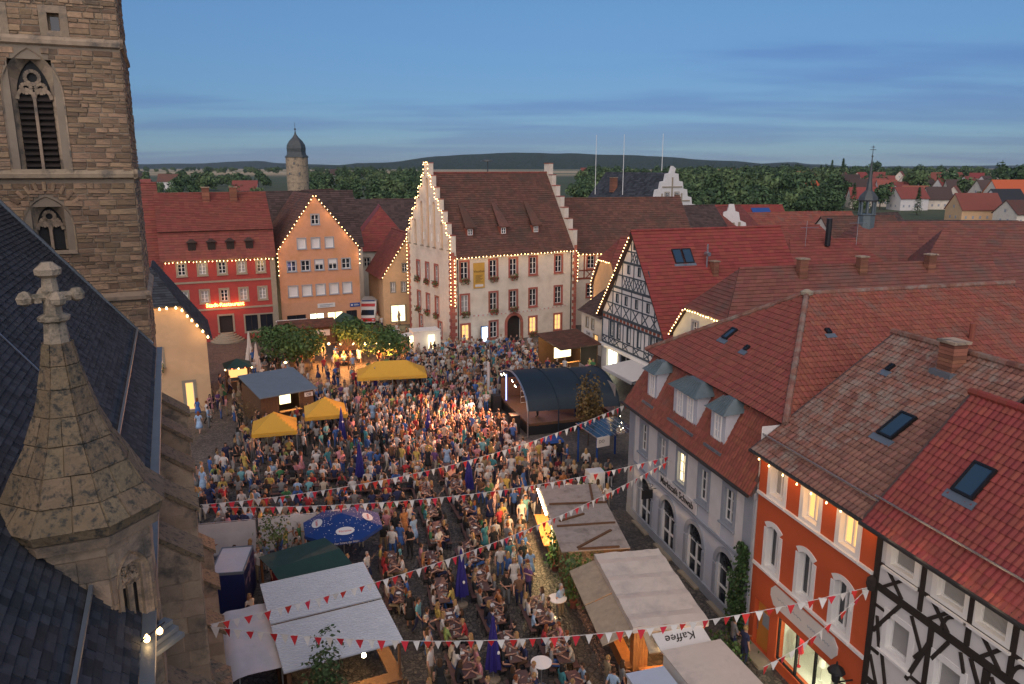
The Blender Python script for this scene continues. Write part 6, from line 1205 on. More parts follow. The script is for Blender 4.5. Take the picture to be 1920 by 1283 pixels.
t = thing('site_fence', 'temporary fence hung with white sheeting behind the blue umbrella', 'fence', (-16.4, 36.6, 0), math.atan2(1.35, 5.9))
for k in range(2):
    x0 = k * 3.1; q = MB()
    for x in (x0 + .03, x0 + 3.0): q.tube((x, 0, 0), (x, 0, 2.05), .025, n=6)
    for z in (.15, 2.03): q.tube((x0, 0, z), (x0 + 3.03, 0, z), .02, n=6)
    q.build('panel_frame', 'steel', t); q = MB(); nn = 14; P = []
    for j in range(7):
        for i in range(nn + 1): x = x0 + .05 + 2.93 * i / nn; z = .2 + 1.8 * j / 6; P.append((x, -.04 - .05 * noise.noise(Vector((x * 1.3, z * 1.2, k))), z))
    q.add(P, [(j * (nn + 1) + i, j * (nn + 1) + i + 1, (j + 1) * (nn + 1) + i + 1, (j + 1) * (nn + 1) + i) for j in range(6) for i in range(nn)]); q.build('sheet', 'tarp_white', t, smooth=True)
    MB().box(x0 - .25, x0 + .25, -.15, .15, 0, .12).build('foot', 'stone_mortar', t)
t = thing('tarp_tent', 'sagging white tarpaulin shelter left of the corrugated roof', 'tent', (-10.3, 26.0, 0), R(25)); q = MB(); nn = 14; P = []
for j in range(nn + 1):
    for i in range(nn + 1):
        x, y = -1.25 + 2.5 * i / nn, -2.3 + 4.6 * j / nn; e_ = max(0, (.35 - i / nn) / .35); P.append((x - .3 * e_, y, 2.45 - 1.5 * e_ ** 1.5 - .1 * math.sin(j * 1.3) * e_ + .06 * noise.noise(Vector((x * 2, y * 2, 1)))))
q.add(P, [(j * (nn + 1) + i, j * (nn + 1) + i + 1, (j + 1) * (nn + 1) + i + 1, (j + 1) * (nn + 1) + i) for j in range(nn) for i in range(nn)]); q.build('tarpaulin', 'tarp_white', t, smooth=True); posts(t, (-.3, 1.15), (-2.2, 2.2), 2.35, 'steel', .05)
q = MB(); q.prism([(-1.5, -2.0, .1), (-1.35, -2.0, .1), (-.85, -2.0, 1.7), (-.95, -2.0, 1.75)], (0, 1.0, 0)); q.build('rolled_awning', 'tarp_yellow', t)
# ---- open blue parasol with white ovals
ub = thing('parasol', 'large open blue parasol with white ovals and drop pattern', 'parasol', (-8.6, 36.0, 0), R(18)); q = MB()
rim = [Vector((2.05 * math.cos(R(22.5 + 45 * k)), 2.05 * math.sin(R(22.5 + 45 * k)), 2.35)) for k in range(8)]; tip = Vector((0, 0, 2.95))
for k in range(8):
    p, r_ = rim[k], rim[(k + 1) % 8]; q.add([tuple(tip), tuple(p), tuple(r_)], [(0, 1, 2)]); q.add([tuple(p), tuple(p - Vector((0, 0, .16))), tuple(r_ - Vector((0, 0, .16))), tuple(r_)], [(0, 1, 2, 3)])
q.build('canopy', 'umbrella_blue', ub); q = MB(); q.tube((0, 0, 0), (0, 0, 2.93), .035, n=8); q.build('pole', 'steel', ub); q = MB(); q.lathe([(.4, 0), (.4, .1), (.05, .16)], 12); q.build('base', 'stone_mortar', ub)
rr = random.Random(2); DROP = MB().lathe([(.01, 0), (.035, .004), (.03, .012), (.005, .02)], 6).mesh('drop', ['flag_white'])
def on_panel(k, s, tt):
    p, r_ = rim[k], rim[(k + 1) % 8]; e = p.lerp(r_, s); n_ = (p - tip).cross(r_ - tip).normalized(); n_ = n_ if n_.z > 0 else -n_; return tip.lerp(e, tt), n_, (r_ - p).normalized()
drops = []
for _ in range(190):
    k = rr.randrange(8); pos, n_, u = on_panel(k, rr.random(), math.sqrt(rr.uniform(.05, .95))); v = n_.cross(u); s_ = rr.uniform(.3, .9); drops.append((0, Matrix(((u.x, v.x, n_.x, pos.x), (u.y, v.y, n_.y, pos.y), (u.z, v.z, n_.z, pos.z), (0, 0, 0, 1))) @ Matrix.Diagonal((s_, s_, 1, 1))))
pieces(ub, 'printed_drop', [DROP], drops, 'printed_drops', limit=0)
for k in (1, 3, 5, 7):
    pos, n_, u = on_panel(k, .5, .66); v = n_.cross(u); B = Matrix(((u.x, v.x, n_.x, pos.x), (u.y, v.y, n_.y, pos.y), (u.z, v.z, n_.z, pos.z), (0, 0, 0, 1))); q = MB(B); q.add([(.46 * math.cos(R(i * 22.5)), .28 * math.sin(R(i * 22.5)), .025) for i in range(16)], [list(range(16))]); o = q.build('oval', 'flag_white', ub)
    text_obj('lettering', 'Förstina', o, B @ T(0, -.07, .032) @ Matrix.Rotation(R(-90), 4, 'X'), .19, 'flag_red', .002)
    if k in (5, 6, 7):
        p, r_ = rim[k], rim[(k + 1) % 8]; m_ = p.lerp(r_, .5); yv = Vector((m_.x, m_.y, 0)).normalized(); text_obj('lettering', 'Der Schatz der Rhön', ub, T(m_.x + yv.x * .012, m_.y + yv.y * .012, 2.23) @ RZ(math.atan2(yv.y, yv.x) + math.pi / 2), .14, 'flag_white', .002)
# ---- closed parasols
def closed(label, x, y, m, h=2.9, r=.24, group=None):
    t = thing('folded_parasol', label, 'parasol', (x, y, 0), rnd.uniform(0, 6), group); q = MB(); n = 16; prof = [(r * 1.15, .55), (r * 1.0, .9), (r * .8, 1.5), (r * .5, 2.2), (r * .25, h - .15), (.02, h)]; P = []
    for rr_, z in prof:
        for i in range(n): k = 1 + (.3 if i % 2 else -.22) * min(1, rr_ / r); P.append((rr_ * k * math.cos(2 * math.pi * i / n), rr_ * k * math.sin(2 * math.pi * i / n), z))
    q.add(P, [(j * n + i, j * n + (i + 1) % n, (j + 1) * n + (i + 1) % n, (j + 1) * n + i) for j in range(len(prof) - 1) for i in range(n)] + [[(len(prof) - 1) * n + i for i in range(n)]]); q.build('folded_canopy', m, t)
    q = MB(); q.tube((0, 0, 0), (0, 0, h + .08), .025, n=6); q.lathe([(.02, h), (.05, h + .05), (.02, h + .1)], 6); q.build('pole', 'steel', t); q = MB(); q.lathe([(.3, 0), (.3, .08), (.05, .14)], 10); q.build('base', 'stone_mortar', t)
    for z, a0 in ((1.3, .3), (1.9, 2.0)): q = MB(RZ(a0) @ T(r * .78 * (1.9 - z * .45), 0, z)); q.lathe([(.001, -.09), (.05, -.05), (.06, 0), (.05, .05), (.001, .09)], 6); q.build('badge', 'flag_white', t)
    return t
for lab, x, y in (('folded navy parasol before the long yellow tent', -12.02, 65.06), ('folded navy parasol right of the middle yellow tent', -12.5, 53.6), ('folded navy parasol in the orange-lit crowd', -6.13, 53.6), ('folded navy parasol among the left bench tables', -9.83, 46.6), ('folded navy parasol half hidden in the middle tables', -2.67, 44.5), ('folded navy parasol among the foreground bench tables', -2.35, 32.4), ('nearest folded navy parasol at the bottom edge', -.75, 27.0)): closed(lab, x, y, 'umbrella_navy', group='folded navy parasols')
closed('taller folded cream parasol below the restaurant steps', -27.15, 77.3, 'umbrella_white', 3.5, .36, 'folded cream parasols'); closed('nearer folded cream parasol left of the plane trees', -25.07, 73.1, 'umbrella_white', 3.3, .34, 'folded cream parasols')
# ---- yellow pavilion tents
def pavilion(label, x, y, rot, w_, d_):
    t = thing('pavilion_tent', label, 'tent', (x, y, 0), rot, 'yellow pavilion tents'); q = MB(); h0, h1 = 2.3, 3.35; rx = max(0, (w_ - d_) / 2)
    E_ = [(-w_ / 2, -d_ / 2), (w_ / 2, -d_ / 2), (w_ / 2, d_ / 2), (-w_ / 2, d_ / 2)]; n = 8
    def tp(px_, py_):
        ddx = max(0, abs(px_) - rx) / (w_ / 2 - rx); ddy = abs(py_) / (d_ / 2); k = max(ddx, ddy); return (px_, py_, h0 + (h1 - h0) * ((1 - k) ** 1.15))
    nn = 16; P = [tp(-w_ / 2 + w_ * i / nn, -d_ / 2 + d_ * j / nn) for j in range(nn + 1) for i in range(nn + 1)]; q.add(P, [(j * (nn + 1) + i, j * (nn + 1) + i + 1, (j + 1) * (nn + 1) + i + 1, (j + 1) * (nn + 1) + i) for j in range(nn) for i in range(nn)]); q.build('roof', 'tarp_yellow', t)
    for k in range(4):
        (x0, y0), (x1, y1) = E_[k], E_[(k + 1) % 4]; v_ = MB(); m_ = 10; PP = []
        for i in range(m_ + 1): xx, yy = x0 + (x1 - x0) * i / m_, y0 + (y1 - y0) * i / m_; wv = 1 + .012 * math.sin(i * 2.2); PP += [(xx * wv, yy * wv, h0 + .01), (xx * wv, yy * wv, h0 - .27)]
        v_.add(PP, [(2 * i, 2 * i + 1, 2 * i + 3, 2 * i + 2) for i in range(m_)]); vo = v_.build('valance', 'tarp_yellow', t)
        if k == 0:
            z_ = MB()
            for s_ in ((-.35, .1), (.15, .4)): z_.box(s_[0] * w_, s_[1] * w_, -d_ / 2 * 1.016 - .006, -d_ / 2 * 1.016 - .002, h0 - .19, h0 - .1)
            z_.build('print', 'banner_yellow', vo)
    xs_ = (-w_ / 2 + .05, 0, w_ / 2 - .05) if w_ > 4 else (-w_ / 2 + .05, w_ / 2 - .05)
    for xx in xs_:
        for yy in (-d_ / 2 + .05, d_ / 2 - .05): q = MB(); q.box(xx - .025, xx + .025, yy - .025, yy + .025, 0, h0); q.build('leg', 'steel', t)
    return t
pavilion('nearest small yellow tent with a peaked roof', -16.7, 51.4, R(16), 3.0, 3.0); pavilion('middle small yellow tent behind the nearest one', -14.0, 55.0, R(16), 3.0, 3.0); pavilion('long yellow ridge tent before the plane trees', -10.7, 66.0, R(11), 6.0, 3.2)
# ---- wooden drinks stall with blue roof
c, a_, w_, d_ = quad_frame([(-21.82, 61.62), (-18.25, 63.86), (-16.78, 59.68), (-20.09, 56.69)])
t = thing('drinks_stall', 'dark wooden drinks stall with sloping blue-grey roof', 'stall', (c.x, c.y, 0), a_); q = MB(); q.add([(-w_ / 2 - .2, -d_ / 2 - .3, 2.55), (w_ / 2 + .2, -d_ / 2 - .3, 2.55), (w_ / 2 + .2, d_ / 2, 3.25), (-w_ / 2 - .2, d_ / 2, 3.25), (-w_ / 2 - .2, -d_ / 2 - .3, 2.63), (w_ / 2 + .2, -d_ / 2 - .3, 2.63), (w_ / 2 + .2, d_ / 2, 3.33), (-w_ / 2 - .2, d_ / 2, 3.33)], [(4, 5, 6, 7), (0, 1, 5, 4), (1, 2, 6, 5), (3, 0, 4, 7), (3, 2, 1, 0)]); q.build('roof', 'sheet_blue', t)
for k in range(18):
    x = -w_ / 2 + k * w_ / 18
    if not (6 <= k < 13): MB().box(x + .01, x + w_ / 18, -d_ / 2 + .2, -d_ / 2 + .24, 0, 2.5).build('plank', 'wood_brown', t)
    else: MB().box(x + .01, x + w_ / 18, -d_ / 2 + .2, -d_ / 2 + .24, 0, 1.05).build('plank', 'wood_brown', t)
MB().box(-w_ / 2, -w_ / 2 + .06, -d_ / 2 + .25, d_ / 2 - .2, 0, 2.7).build('side_wall', 'wood_brown', t); MB().box(w_ / 2 - .06, w_ / 2, -d_ / 2 + .25, d_ / 2 - .2, 0, 2.7).build('side_wall', 'wood_brown', t); MB().box(-w_ / 2 + .06, w_ / 2 - .06, d_ / 2 - .3, d_ / 2 - .24, 0, 2.9).build('back_wall', 'wood_brown', t)
MB().box(-.2, .7, -d_ / 2 + 1.4, -d_ / 2 + 1.46, 1.3, 2.1).build('lit_shelf', E_WINW, t); MB().box(-w_ / 6, w_ / 4, -d_ / 2 - .1, -d_ / 2 + .3, 1.06, 1.11).build('counter', 'wood_orange', t); lamp('stall_lamp', t, (.2, -d_ / 2 + .8, 2.2), 70, (1, .75, .35), .2)
o = MB().box(w_ / 2 - .75, w_ / 2 - .05, -d_ / 2 + .16, -d_ / 2 + .195, 1.95, 2.3).build('sign_board', 'sign_white', t); text_obj('lettering', 'OB', o, T(w_ / 2 - .4, -d_ / 2 + .15, 2.02), .3, 'sign_text', .004)
# ---- stage with barrel roof
SA = math.atan2(.3, .954); st = thing('stage', 'open-air stage under a dark navy barrel tarpaulin roof', 'stage', (1.2, 55.5, 0), SA); SLn, SDp = 7.6, 8.0
def arc(y): t_ = y / SDp; return 2.0 + 2.05 * math.sin(math.pi * t_) ** .5 if 0 < t_ < 1 else 2.0
q = MB(); ny = 26; nx2 = 10; P = [(SLn * i / nx2, SDp * j / ny, arc(SDp * j / ny) - (.25 * (i / nx2))) for i in range(nx2 + 1) for j in range(ny + 1)]; q.add(P, [(i * (ny + 1) + j, (i + 1) * (ny + 1) + j, (i + 1) * (ny + 1) + j + 1, i * (ny + 1) + j + 1) for i in range(nx2) for j in range(ny)]); q.build('tarpaulin', 'tarp_navy', st, smooth=True)
for xx in (0, 2.5, 5.0, SLn):
    q = MB()
    for j in range(ny):
        q.tube((xx, SDp * j / ny, arc(SDp * j / ny) + .04 - .25 * xx / SLn), (xx, SDp * (j + 1) / ny, arc(SDp * (j + 1) / ny) + .04 - .25 * xx / SLn), .045 if xx else .07, n=5)
    for y in (0, SDp): q.tube((xx, y, 0), (xx, y, 2.0), .05, n=6)
    q.build('arch_truss', 'steel' if xx == 0 else 'tarp_navy', st)
MB().box(.1, SLn - .1, .2, SDp - .2, .75, .95).build('stage_floor', 'wood_brown', st); MB().box(.12, SLn - .12, .22, .26, 0, .75).build('skirt', 'black', st); MB().box(.1, .14, .3, SDp - .3, 0, .75).build('skirt', 'black', st)
MB().box(SLn - .3, SLn - .24, .3, SDp - .3, .95, 3.4).build('backdrop', 'wood_grey', st); MB().box(.2, SLn - .4, SDp - .28, SDp - .22, .95, 2.6).build('side_cloth', 'wood_brown', st)
q = MB()
for k in range(5): q.tube((1.2, 5.4, 1.0 + k * .5), (2.8, 5.4, 1.0 + k * .5), .02, n=4)
for x in (1.2, 2.0, 2.8): q.tube((x, 5.4, .95), (x, 5.4, 3.0), .02, n=4)
q.build('grid_frame', 'steel', st)
for x, y, h in ((-.7, 1.2, 1.5), (-.5, 6.9, 1.4)): q = MB(); q.box(x - .35, x + .35, y - .4, y + .4, 0, h); q.box(x - .37, x - .35, y - .33, y + .33, .1, h - .1, 1); q.build('loudspeaker', ['black', 'metal_dark'], st)
for y, z in ((2.2, 3.55), (3.0, 3.75), (5.2, 3.75), (6.0, 3.5)):
    q = MB(); q.tube((-.05, y, z), (-.3, y - .05, z - .1), .1, .13, 8); sp = q.build('stage_lamp', 'black', st); q = MB(); q.tube((-.3, y - .05, z - .1), (-.32, y - .05, z - .11), .11, .11, 8); q.build('lens', E_BULBW, sp)
for aim, pw, cl_ in (((-9, -1, .5), 11900, (1, .40, .20)), ((-7, 4.5, .5), 6800, (1, .48, .26)), ((-6, -6, .5), 10200, (1, .38, .18)), ((-11, -6, .5), 10200, (1, .42, .22))): lamp('stage_light', st, (-.45, 3.4, 3.9), pw * .6, cl_, .15, 'SPOT', aim, 80, .9)
lamp('stage_glow', st, (1.2, 4.5, 3.4), 120, (1, .6, .35), .4); lamp('stage_glow', st, (1.5, 2.2, 3.0), 60, (.5, .45, 1), .3); MB().box(.3, .36, 6.6, 6.75, .95, 3.2).build('light_bar', E_BLUE, st)
bn2 = thing('banner_flag', 'tall white advertising banner at the far corner of the stage', 'banner', (-1.9, 63.2, 0), SA); MB().box(-.03, .03, 0, .7, .3, 3.8).build('cloth', 'flag_white', bn2); q = MB(); q.tube((0, 0, 0), (0, 0, 3.9), .03, n=6); q.build('pole', 'steel', bn2)
# ---- plank-roofed stall with bright counter lights
c, a_, w_, d_ = quad_frame([(1.34, 39.94), (4.4, 40.24), (5.87, 32.96), (2.84, 32.6)])
t = thing('plank_stall', 'long market stall with grey plywood roof, battens and glowing counter', 'stall', (c.x, c.y, 0), a_ - .0); X0, X1, Y0, Y1 = -w_ / 2, w_ / 2, -d_ / 2, d_ / 2
for k in range(3): y0, y1 = Y0 + k * d_ / 3, Y0 + (k + 1) * d_ / 3 - .02; q = MB(); q.box(X0 - .2, X1, y0, y1, 2.62 + .02 * k, 2.67 + .02 * k); q.build('roof_panel', 'wood_grey', t)
for p, r_ in (((X0, Y0 + d_ / 3, 2.72), (X1 - .1, Y0 + d_ / 3 + .1, 2.72)), ((X0 + .2, Y0 + d_ / 3 + .5, 2.74), (X0 + 1.6, Y0 + d_ / 3 + 1.2, 2.74)), ((X0 + .6, Y0 + .2, 2.72), (X1 - .5, Y0 + 1.8, 2.72)), ((X0, Y0 + 2 * d_ / 3, 2.76), (X1, Y0 + 2 * d_ / 3 - .05, 2.76)), ((X1 - .7, Y0 + 2 * d_ / 3 + .1, 2.76), (X1 - .4, Y1 - .1, 2.76)), ((X0 + .6, Y0 + .08, 2.72), (X1 - .5, Y0 + .1, 2.72))): q = MB(); q.beam(p, r_, .12, .06); q.build('batten', 'wood_brown', t)
posts(t, (X0, X1 - .08), (Y0 + .1, 0, Y1 - .1), 2.62)
for k in range(14): MB().box(X0 + .15, X0 + .19, Y0 + .1 + k * (d_ * .5) / 14, Y0 + .08 + (k + 1) * (d_ * .5) / 14, 0, 2.5).build('plank', 'wood_brown', t)
MB().box(X1 - .14, X1 - .1, Y0 + .1, Y1 - .1, 0, 2.5).build('back_wall', 'wood_brown', t); MB().box(X0 - .45, X0 + .25, 0, Y1 - .1, 1.0, 1.06).build('counter', 'wood_orange', t); MB().box(X0 - .05, X0, 0.05, Y1 - .15, .05, 1.0).build('counter_front', 'wood_orange', t)
for k in range(9): q = MB(); q.tube((X0 - .3, .3 + k * .36, 2.62), (X0 - .3, .62 + k * .36, 2.62), .05, n=6); q.build('tube_lamp', E_BULBW, t)
q = MB(); q.add([(X0 - .1, -.55, 1.3), (X0 - .1, .0, 2.2), (X0 - .1, -.7, 2.2)], [(0, 1, 2)]); q.build('lit_pennant_sign', E_WINW, t)
for y in (.6, 1.8, 3.0): lamp('stall_lamp', t, (X0 - .35, y, 2.3), 120, (1, .58, .22), .2)
lamp('stall_lamp', t, (X0 - .5, -.6, 1.6), 25, (.9, 1, .5), .2)
# garlands of hop leaves at the stall corners
def garland(label, x, y, z0, z1, n, seed, wd=.35):
    r_ = random.Random(seed); q = MB()
    for _ in range(n): p = Vector((r_.gauss(0, wd), r_.gauss(0, wd), r_.uniform(z0, z1))); a1 = Vector((r_.gauss(0, 1), r_.gauss(0, 1), r_.gauss(0, 1))).normalized(); c1 = a1.orthogonal().normalized(); s_ = r_.uniform(.05, .1); q.add([tuple(p - a1 * s_), tuple(p + c1 * s_), tuple(p + a1 * s_), tuple(p - c1 * s_)], [(0, 1, 2, 3)])
    t = thing('potted_bush', label, 'plant', (x, y, 0)); q.build('leaves', 'leaf_green', t); q = MB(); q.tube((0, 0, 0), (0, 0, z1 - .1), .03, .01, 5); q.build('stem', 'bark', t); q = MB(); q.lathe([(.16, 0), (.2, .35), (.18, .35)], 10); q.build('pot', 'tile_oldred', t)
garland('leafy greenery at the near corner of the plank-roofed stall', 2.85, 32.2, .4, 2.6, 420, 1); garland('leafy greenery beside the lit counter of the plank-roofed stall', 2.2, 35.6, .3, 2.2, 260, 2, .22); garland('bush behind the plank-roofed stall by the cafe', 4.2, 41.2, .3, 2.3, 320, 3, .3); garland('low bush at the foot of the ivy wall', 8.95, 28.4, .1, .9, 300, 4, .4)
# ---- white-roofed wooden stall with flaps
c, a_, w_, d_ = quad_frame([(3.45, 31.74), (6.44, 32.04), (7.84, 26.6), (4.85, 25.97)])
t = thing('white_roof_stall', 'orange wooden stall with large flat white roof and open side flaps', 'stall', (c.x, c.y, 0), a_); X0, X1, Y0, Y1 = -w_ / 2, w_ / 2, -d_ / 2, d_ / 2
q = MB(); nn = 12; P = [(X0 + w_ * i / nn, Y0 + d_ * j / nn, 3.0 + .05 * noise.noise(Vector((i * .7, j * .7, 0))) + .04 * math.sin(j * 2.1)) for j in range(nn + 1) for i in range(nn + 1)]; q.add(P, [(j * (nn + 1) + i, j * (nn + 1) + i + 1, (j + 1) * (nn + 1) + i + 1, (j + 1) * (nn + 1) + i) for j in range(nn) for i in range(nn)])
for (x0, y0, x1, y1) in ((X0, Y0, X1, Y0), (X1, Y0, X1, Y1), (X0, Y1, X0, Y0)): q.add([(x0, y0, 2.75), (x1, y1, 2.75), (x1, y1, 3.0), (x0, y0, 3.0)], [(0, 1, 2, 3)])
q.build('roof_sheet', 'roof_white', t)
for k in range(24): x = X0 + .1 + k * (w_ - .2) / 24; MB().box(x, x + (w_ - .2) / 24 - .012, Y0 + .15, Y0 + .19, 0, 1.1 if 4 < k < 20 else 2.75).build('plank', 'wood_orange', t)
for k in range(44): y = Y0 + .2 + k * (d_ - .3) / 44; MB().box(X0 + .1, X0 + .14, y, y + (d_ - .3) / 44 - .012, 0, 1.1 if k % 22 > 2 else 2.75).build('plank', 'wood_orange', t)
MB().box(X1 - .14, X1 - .1, Y0 + .2, Y1 - .1, 0, 2.75).build('back_wall', 'wood_orange', t); MB().box(X0 - .15, X0 + .3, Y0 + .2, Y1 - .2, 1.1, 1.15).build('counter', 'wood_orange', t); MB().box(X0 + .3, X1 - .2, Y0 - .3, Y0 + .15, 1.1, 1.15).build('counter', 'wood_orange', t)
for y0, y1 in ((Y0 + .1, -.08), (0.02, Y1 - .1)): q = MB(); q.prism([(X0 + .05, y0, 2.72), (X0 - 1.15, y0, 2.25), (X0 - 1.15, y1, 2.25), (X0 + .05, y1, 2.72)], (0, 0, .05)); q.build('flap', 'wood_tan', t)
q = MB(); q.prism([(X0 + .4, Y0 + .1, 2.7), (X1 - 1.1, Y0 + .1, 2.7), (X1 - 1.1, Y0 - .75, 2.35), (X0 + .4, Y0 - .75, 2.35)], (0, 0, .05)); q.build('flap', 'wood_tan', t)
lamp('stall_lamp', t, (.2, Y0 + .8, 2.5), 60, (1, .55, .2), .2); lamp('stall_lamp', t, (-.6, .8, 2.5), 50, (1, .55, .2), .2); lamp('stall_lamp', t, (.3, Y0 - .5, 2.2), 22, (1, .55, .2), .2)
# ---- coffee trailer and white trailers at the bottom edge
t = thing('coffee_trailer', 'white coffee trailer with raised lettered flap at the bottom edge', 'trailer', (6.9, 24.3, 0), R(17)); MB().box(-1.1, 1.25, -1.9, 1.0, .4, 2.65).build('body', 'trailer_white', t); MB().box(-1.16, 1.31, -1.96, 1.06, 2.651, 2.72).build('roof', 'roof_white', t)
fl = MB().prism([(-1.1, 1.12, 2.55), (1.0, 1.12, 2.55), (1.0, 1.95, 2.78), (-1.1, 1.95, 2.78)], (0, 0, .05)).build('flap', 'trailer_white', t); text_obj('lettering', 'Kaffee', fl, T(-.05, 1.74, 2.79) @ Matrix.Rotation(R(105.5), 4, 'X') @ RZ(math.pi), .5, 'sign_text', .004, shear=.3)
for y in (-1.0, .2): q = MB(); q.tube((-1.12, y, .32), (-.95, y, .32), .3, n=12); q.build('wheel', 'black', t)
q = MB(); q.prism([(-1.108, -.9, 1.6), (-1.108, -.55, 1.3), (-1.108, -.9, 1.2)], (-.01, 0, 0)); q.build('printed_mark', 'umbrella_navy', t)
for x, y in ((-.9, 1.5), (.2, 1.3)): q = MB(); q.lathe([(.02, 2.42), (.05, 2.46), (.02, 2.53)], 6, (x, y)); q.build('bulb', E_BULBW, t)
lamp('trailer_lamp', t, (-.4, 1.5, 2.3), 25, (1, .75, .45), .15)
t = thing('side_trailer', 'low pale blue-white trailer left of the coffee trailer', 'trailer', (5.1, 23.2, 0), R(17)); MB().box(-.75, .65, -1.3, 1.0, .4, 2.4).build('body', 'trailer_white', t); MB().box(-.8, .7, -1.35, 1.05, 2.401, 2.5).build('roof', 'metal_light', t); q = MB(); q.tube((-.77, -.2, .3), (-.6, -.2, .3), .28, n=12); q.build('wheel', 'black', t)
# ---- snack stall by the town hall door
c, a_, w_, d_ = quad_frame([(3.17, 78.22), (7.09, 79.8), (8.14, 76.2), (4.45, 73.35)])
t = thing('snack_stall', 'wooden snack stall with brown pitched roof and lit counter by the town hall', 'stall', (c.x, c.y, 0), a_); roof_face(t, [(-w_ / 2 - .3, -d_ / 2 - .3, 2.55), (w_ / 2 + .3, -d_ / 2 - .3, 2.55), (w_ / 2 + .3, d_ / 2, 3.3), (-w_ / 2 - .3, d_ / 2, 3.3)], 'tile_brown', .25)
MB().box(w_ / 2 - .1, w_ / 2, -d_ / 2, d_ / 2, 0, 2.6).build('side_wall', 'wood_brown', t); MB().box(-w_ / 2, w_ / 2 - .1, d_ / 2 - .1, d_ / 2, 0, 2.9).build('back_wall', 'wood_brown', t); MB().box(.1, w_ / 2 - .1, -d_ / 2, -d_ / 2 + .06, 0, 2.5).build('front_wall', 'timber_dark', t); MB().box(-w_ / 2, .1, -d_ / 2, -d_ / 2 + .3, .95, 1.02).build('counter', 'wood_orange', t); MB().box(-w_ / 2, .1, -d_ / 2 + .05, -d_ / 2 + .1, 0, .95).build('counter_front', 'wood_brown', t); MB().box(-w_ / 2 + .2, 0, -d_ / 2 + 1.6, -d_ / 2 + 1.66, 1.2, 2.3).build('lit_menu', E_WINW, t)
lamp('stall_lamp', t, (-w_ / 4, -d_ / 2 + .6, 2.2), 160, (1, .72, .35), .2); lamp('stall_lamp', t, (-w_ / 2 - .4, 0, 2.2), 60, (1, .7, .35), .2)
t = thing('barrier', 'red and white striped barrier beside the snack stall', 'barrier', (8.6, 72.2, 0), R(10))
for k in range(7): MB().box(-1.0 + k * .285, -1.0 + (k + 1) * .285 - .002, -.02, .02, .75, 1.0).build('stripe', 'flag_red' if k % 2 == 0 else 'flag_white', t)
for x in (-.9, .9): MB().box(x - .03, x + .03, -.25, .25, 0, .05).build('foot', 'black', t); MB().box(x - .025, x + .025, .021, .06, .05, 1.0).build('post', 'steel', t)
# ---- white food trailer, ambulance, huts, shelter
t = thing('food_trailer', 'white food trailer with lit doorway in front of the town hall gable', 'trailer', (-9.6, 82.6, 0), R(22)); MB().box(-1.5, 1.5, -1.0, 1.0, .35, 2.65).build('body', 'trailer_white', t); MB().box(-1.55, 1.55, -1.05, 1.05, 2.651, 2.72).build('roof', 'trailer_white', t); MB().box(.1, .8, -1.02, -1.005, .5, 2.25).build('doorway', E_WINW, t); fl = MB().prism([(-1.5, -.8, 2.3), (-2.6, -.8, 2.15), (-2.6, .8, 2.15), (-1.5, .8, 2.3)], (0, 0, .05)).build('flap', 'trailer_white', t); MB().box(-1.53, -1.505, -.8, .8, 1.2, 2.2).build('serving_window', E_WINW, t); lamp('trailer_lamp', t, (.4, -1.6, 1.6), 16, (1, .8, .45), .3); lamp('trailer_lamp', t, (-2.0, 0, 1.9), 16, (1, .7, .4), .3)
for x in (-.6, .6): q = MB(); q.tube((x, -1.0, .3), (x, -.8, .3), .3, n=12); q.build('wheel', 'black', t)
t = thing('ambulance', 'white ambulance van with red bands parked in the side street', 'van', (-18.85, 98.8, 0), R(4)); q = MB(); q.prism([(-1.05, 0.3, .35), (-1.05, 0.3, 1.9), (-1.05, .9, 2.85), (-1.05, 5.2, 2.85), (-1.05, 5.2, .35)][::-1], (2.1, 0, 0)); q.prism([(-.95, -.8, .35), (-.95, -.8, 1.05), (-.95, -.5, 1.2), (-.95, .32, 1.9), (-.95, .32, .35)][::-1], (1.9, 0, 0)); q.build('body', 'trailer_white', t)
q = MB(); q.add([(-.85, -.46, 1.27), (.85, -.46, 1.27), (.8, .22, 1.85), (-.8, .22, 1.85)], [(0, 1, 2, 3)]); q.build('windscreen', 'glass_dark', t); MB().box(-.97, .97, -.83, -.805, .5, .95).build('bonnet_band', 'red_paint', t); MB().box(-1.07, -1.055, .4, 5.1, 1.0, 1.4).build('side_band', 'red_paint', t); MB().box(1.055, 1.07, .4, 5.1, 1.0, 1.4).build('side_band', 'red_paint', t); q = MB(); q.prism([(-.9, .5, 2.25), (.9, .5, 2.25), (.9, .72, 2.6), (-.9, .72, 2.6)], (0, -.02, .01)); q.build('roof_band', 'red_paint', t); MB().box(-.8, .8, .95, 1.2, 2.85, 2.97).build('light_bar', 'sign_blue', t)
for x in (-.72, .72): q = MB(); q.lathe([(.02, 0), (.1, .01)], 10); MB().box(x - .14, x + .14, -.845, -.832, .66, .8).build('headlight', 'metal_light', t)
for x in (-1.0, .8):
    for y in (0.0, 4.0): q = MB(); q.tube((x, y, .36), (x + .2, y, .36), .36, n=14); q.build('wheel', 'black', t)
t = thing('kiosk', 'brown roofed kiosk with pale awning before the orange gable house', 'kiosk', (-23.6, 86.5, 0), R(24)); roof_face(t, [(-3.2, -1.4, 2.3), (3.2, -1.4, 2.3), (3.2, .6, 2.95), (-3.2, .6, 2.95)], 'tile_brown', .22); MB().box(-3, 3, -1.0, .5, 0, 2.35).build('body', 'wood_brown', t); MB().box(-3.2, .3, .65, 1.6, 2.75, 2.85).build('awning', 'awning_grey', t); MB().box(.6, 2.4, -1.06, -1.01, 1.2, 1.9).build('hatch', 'sign_white', t)
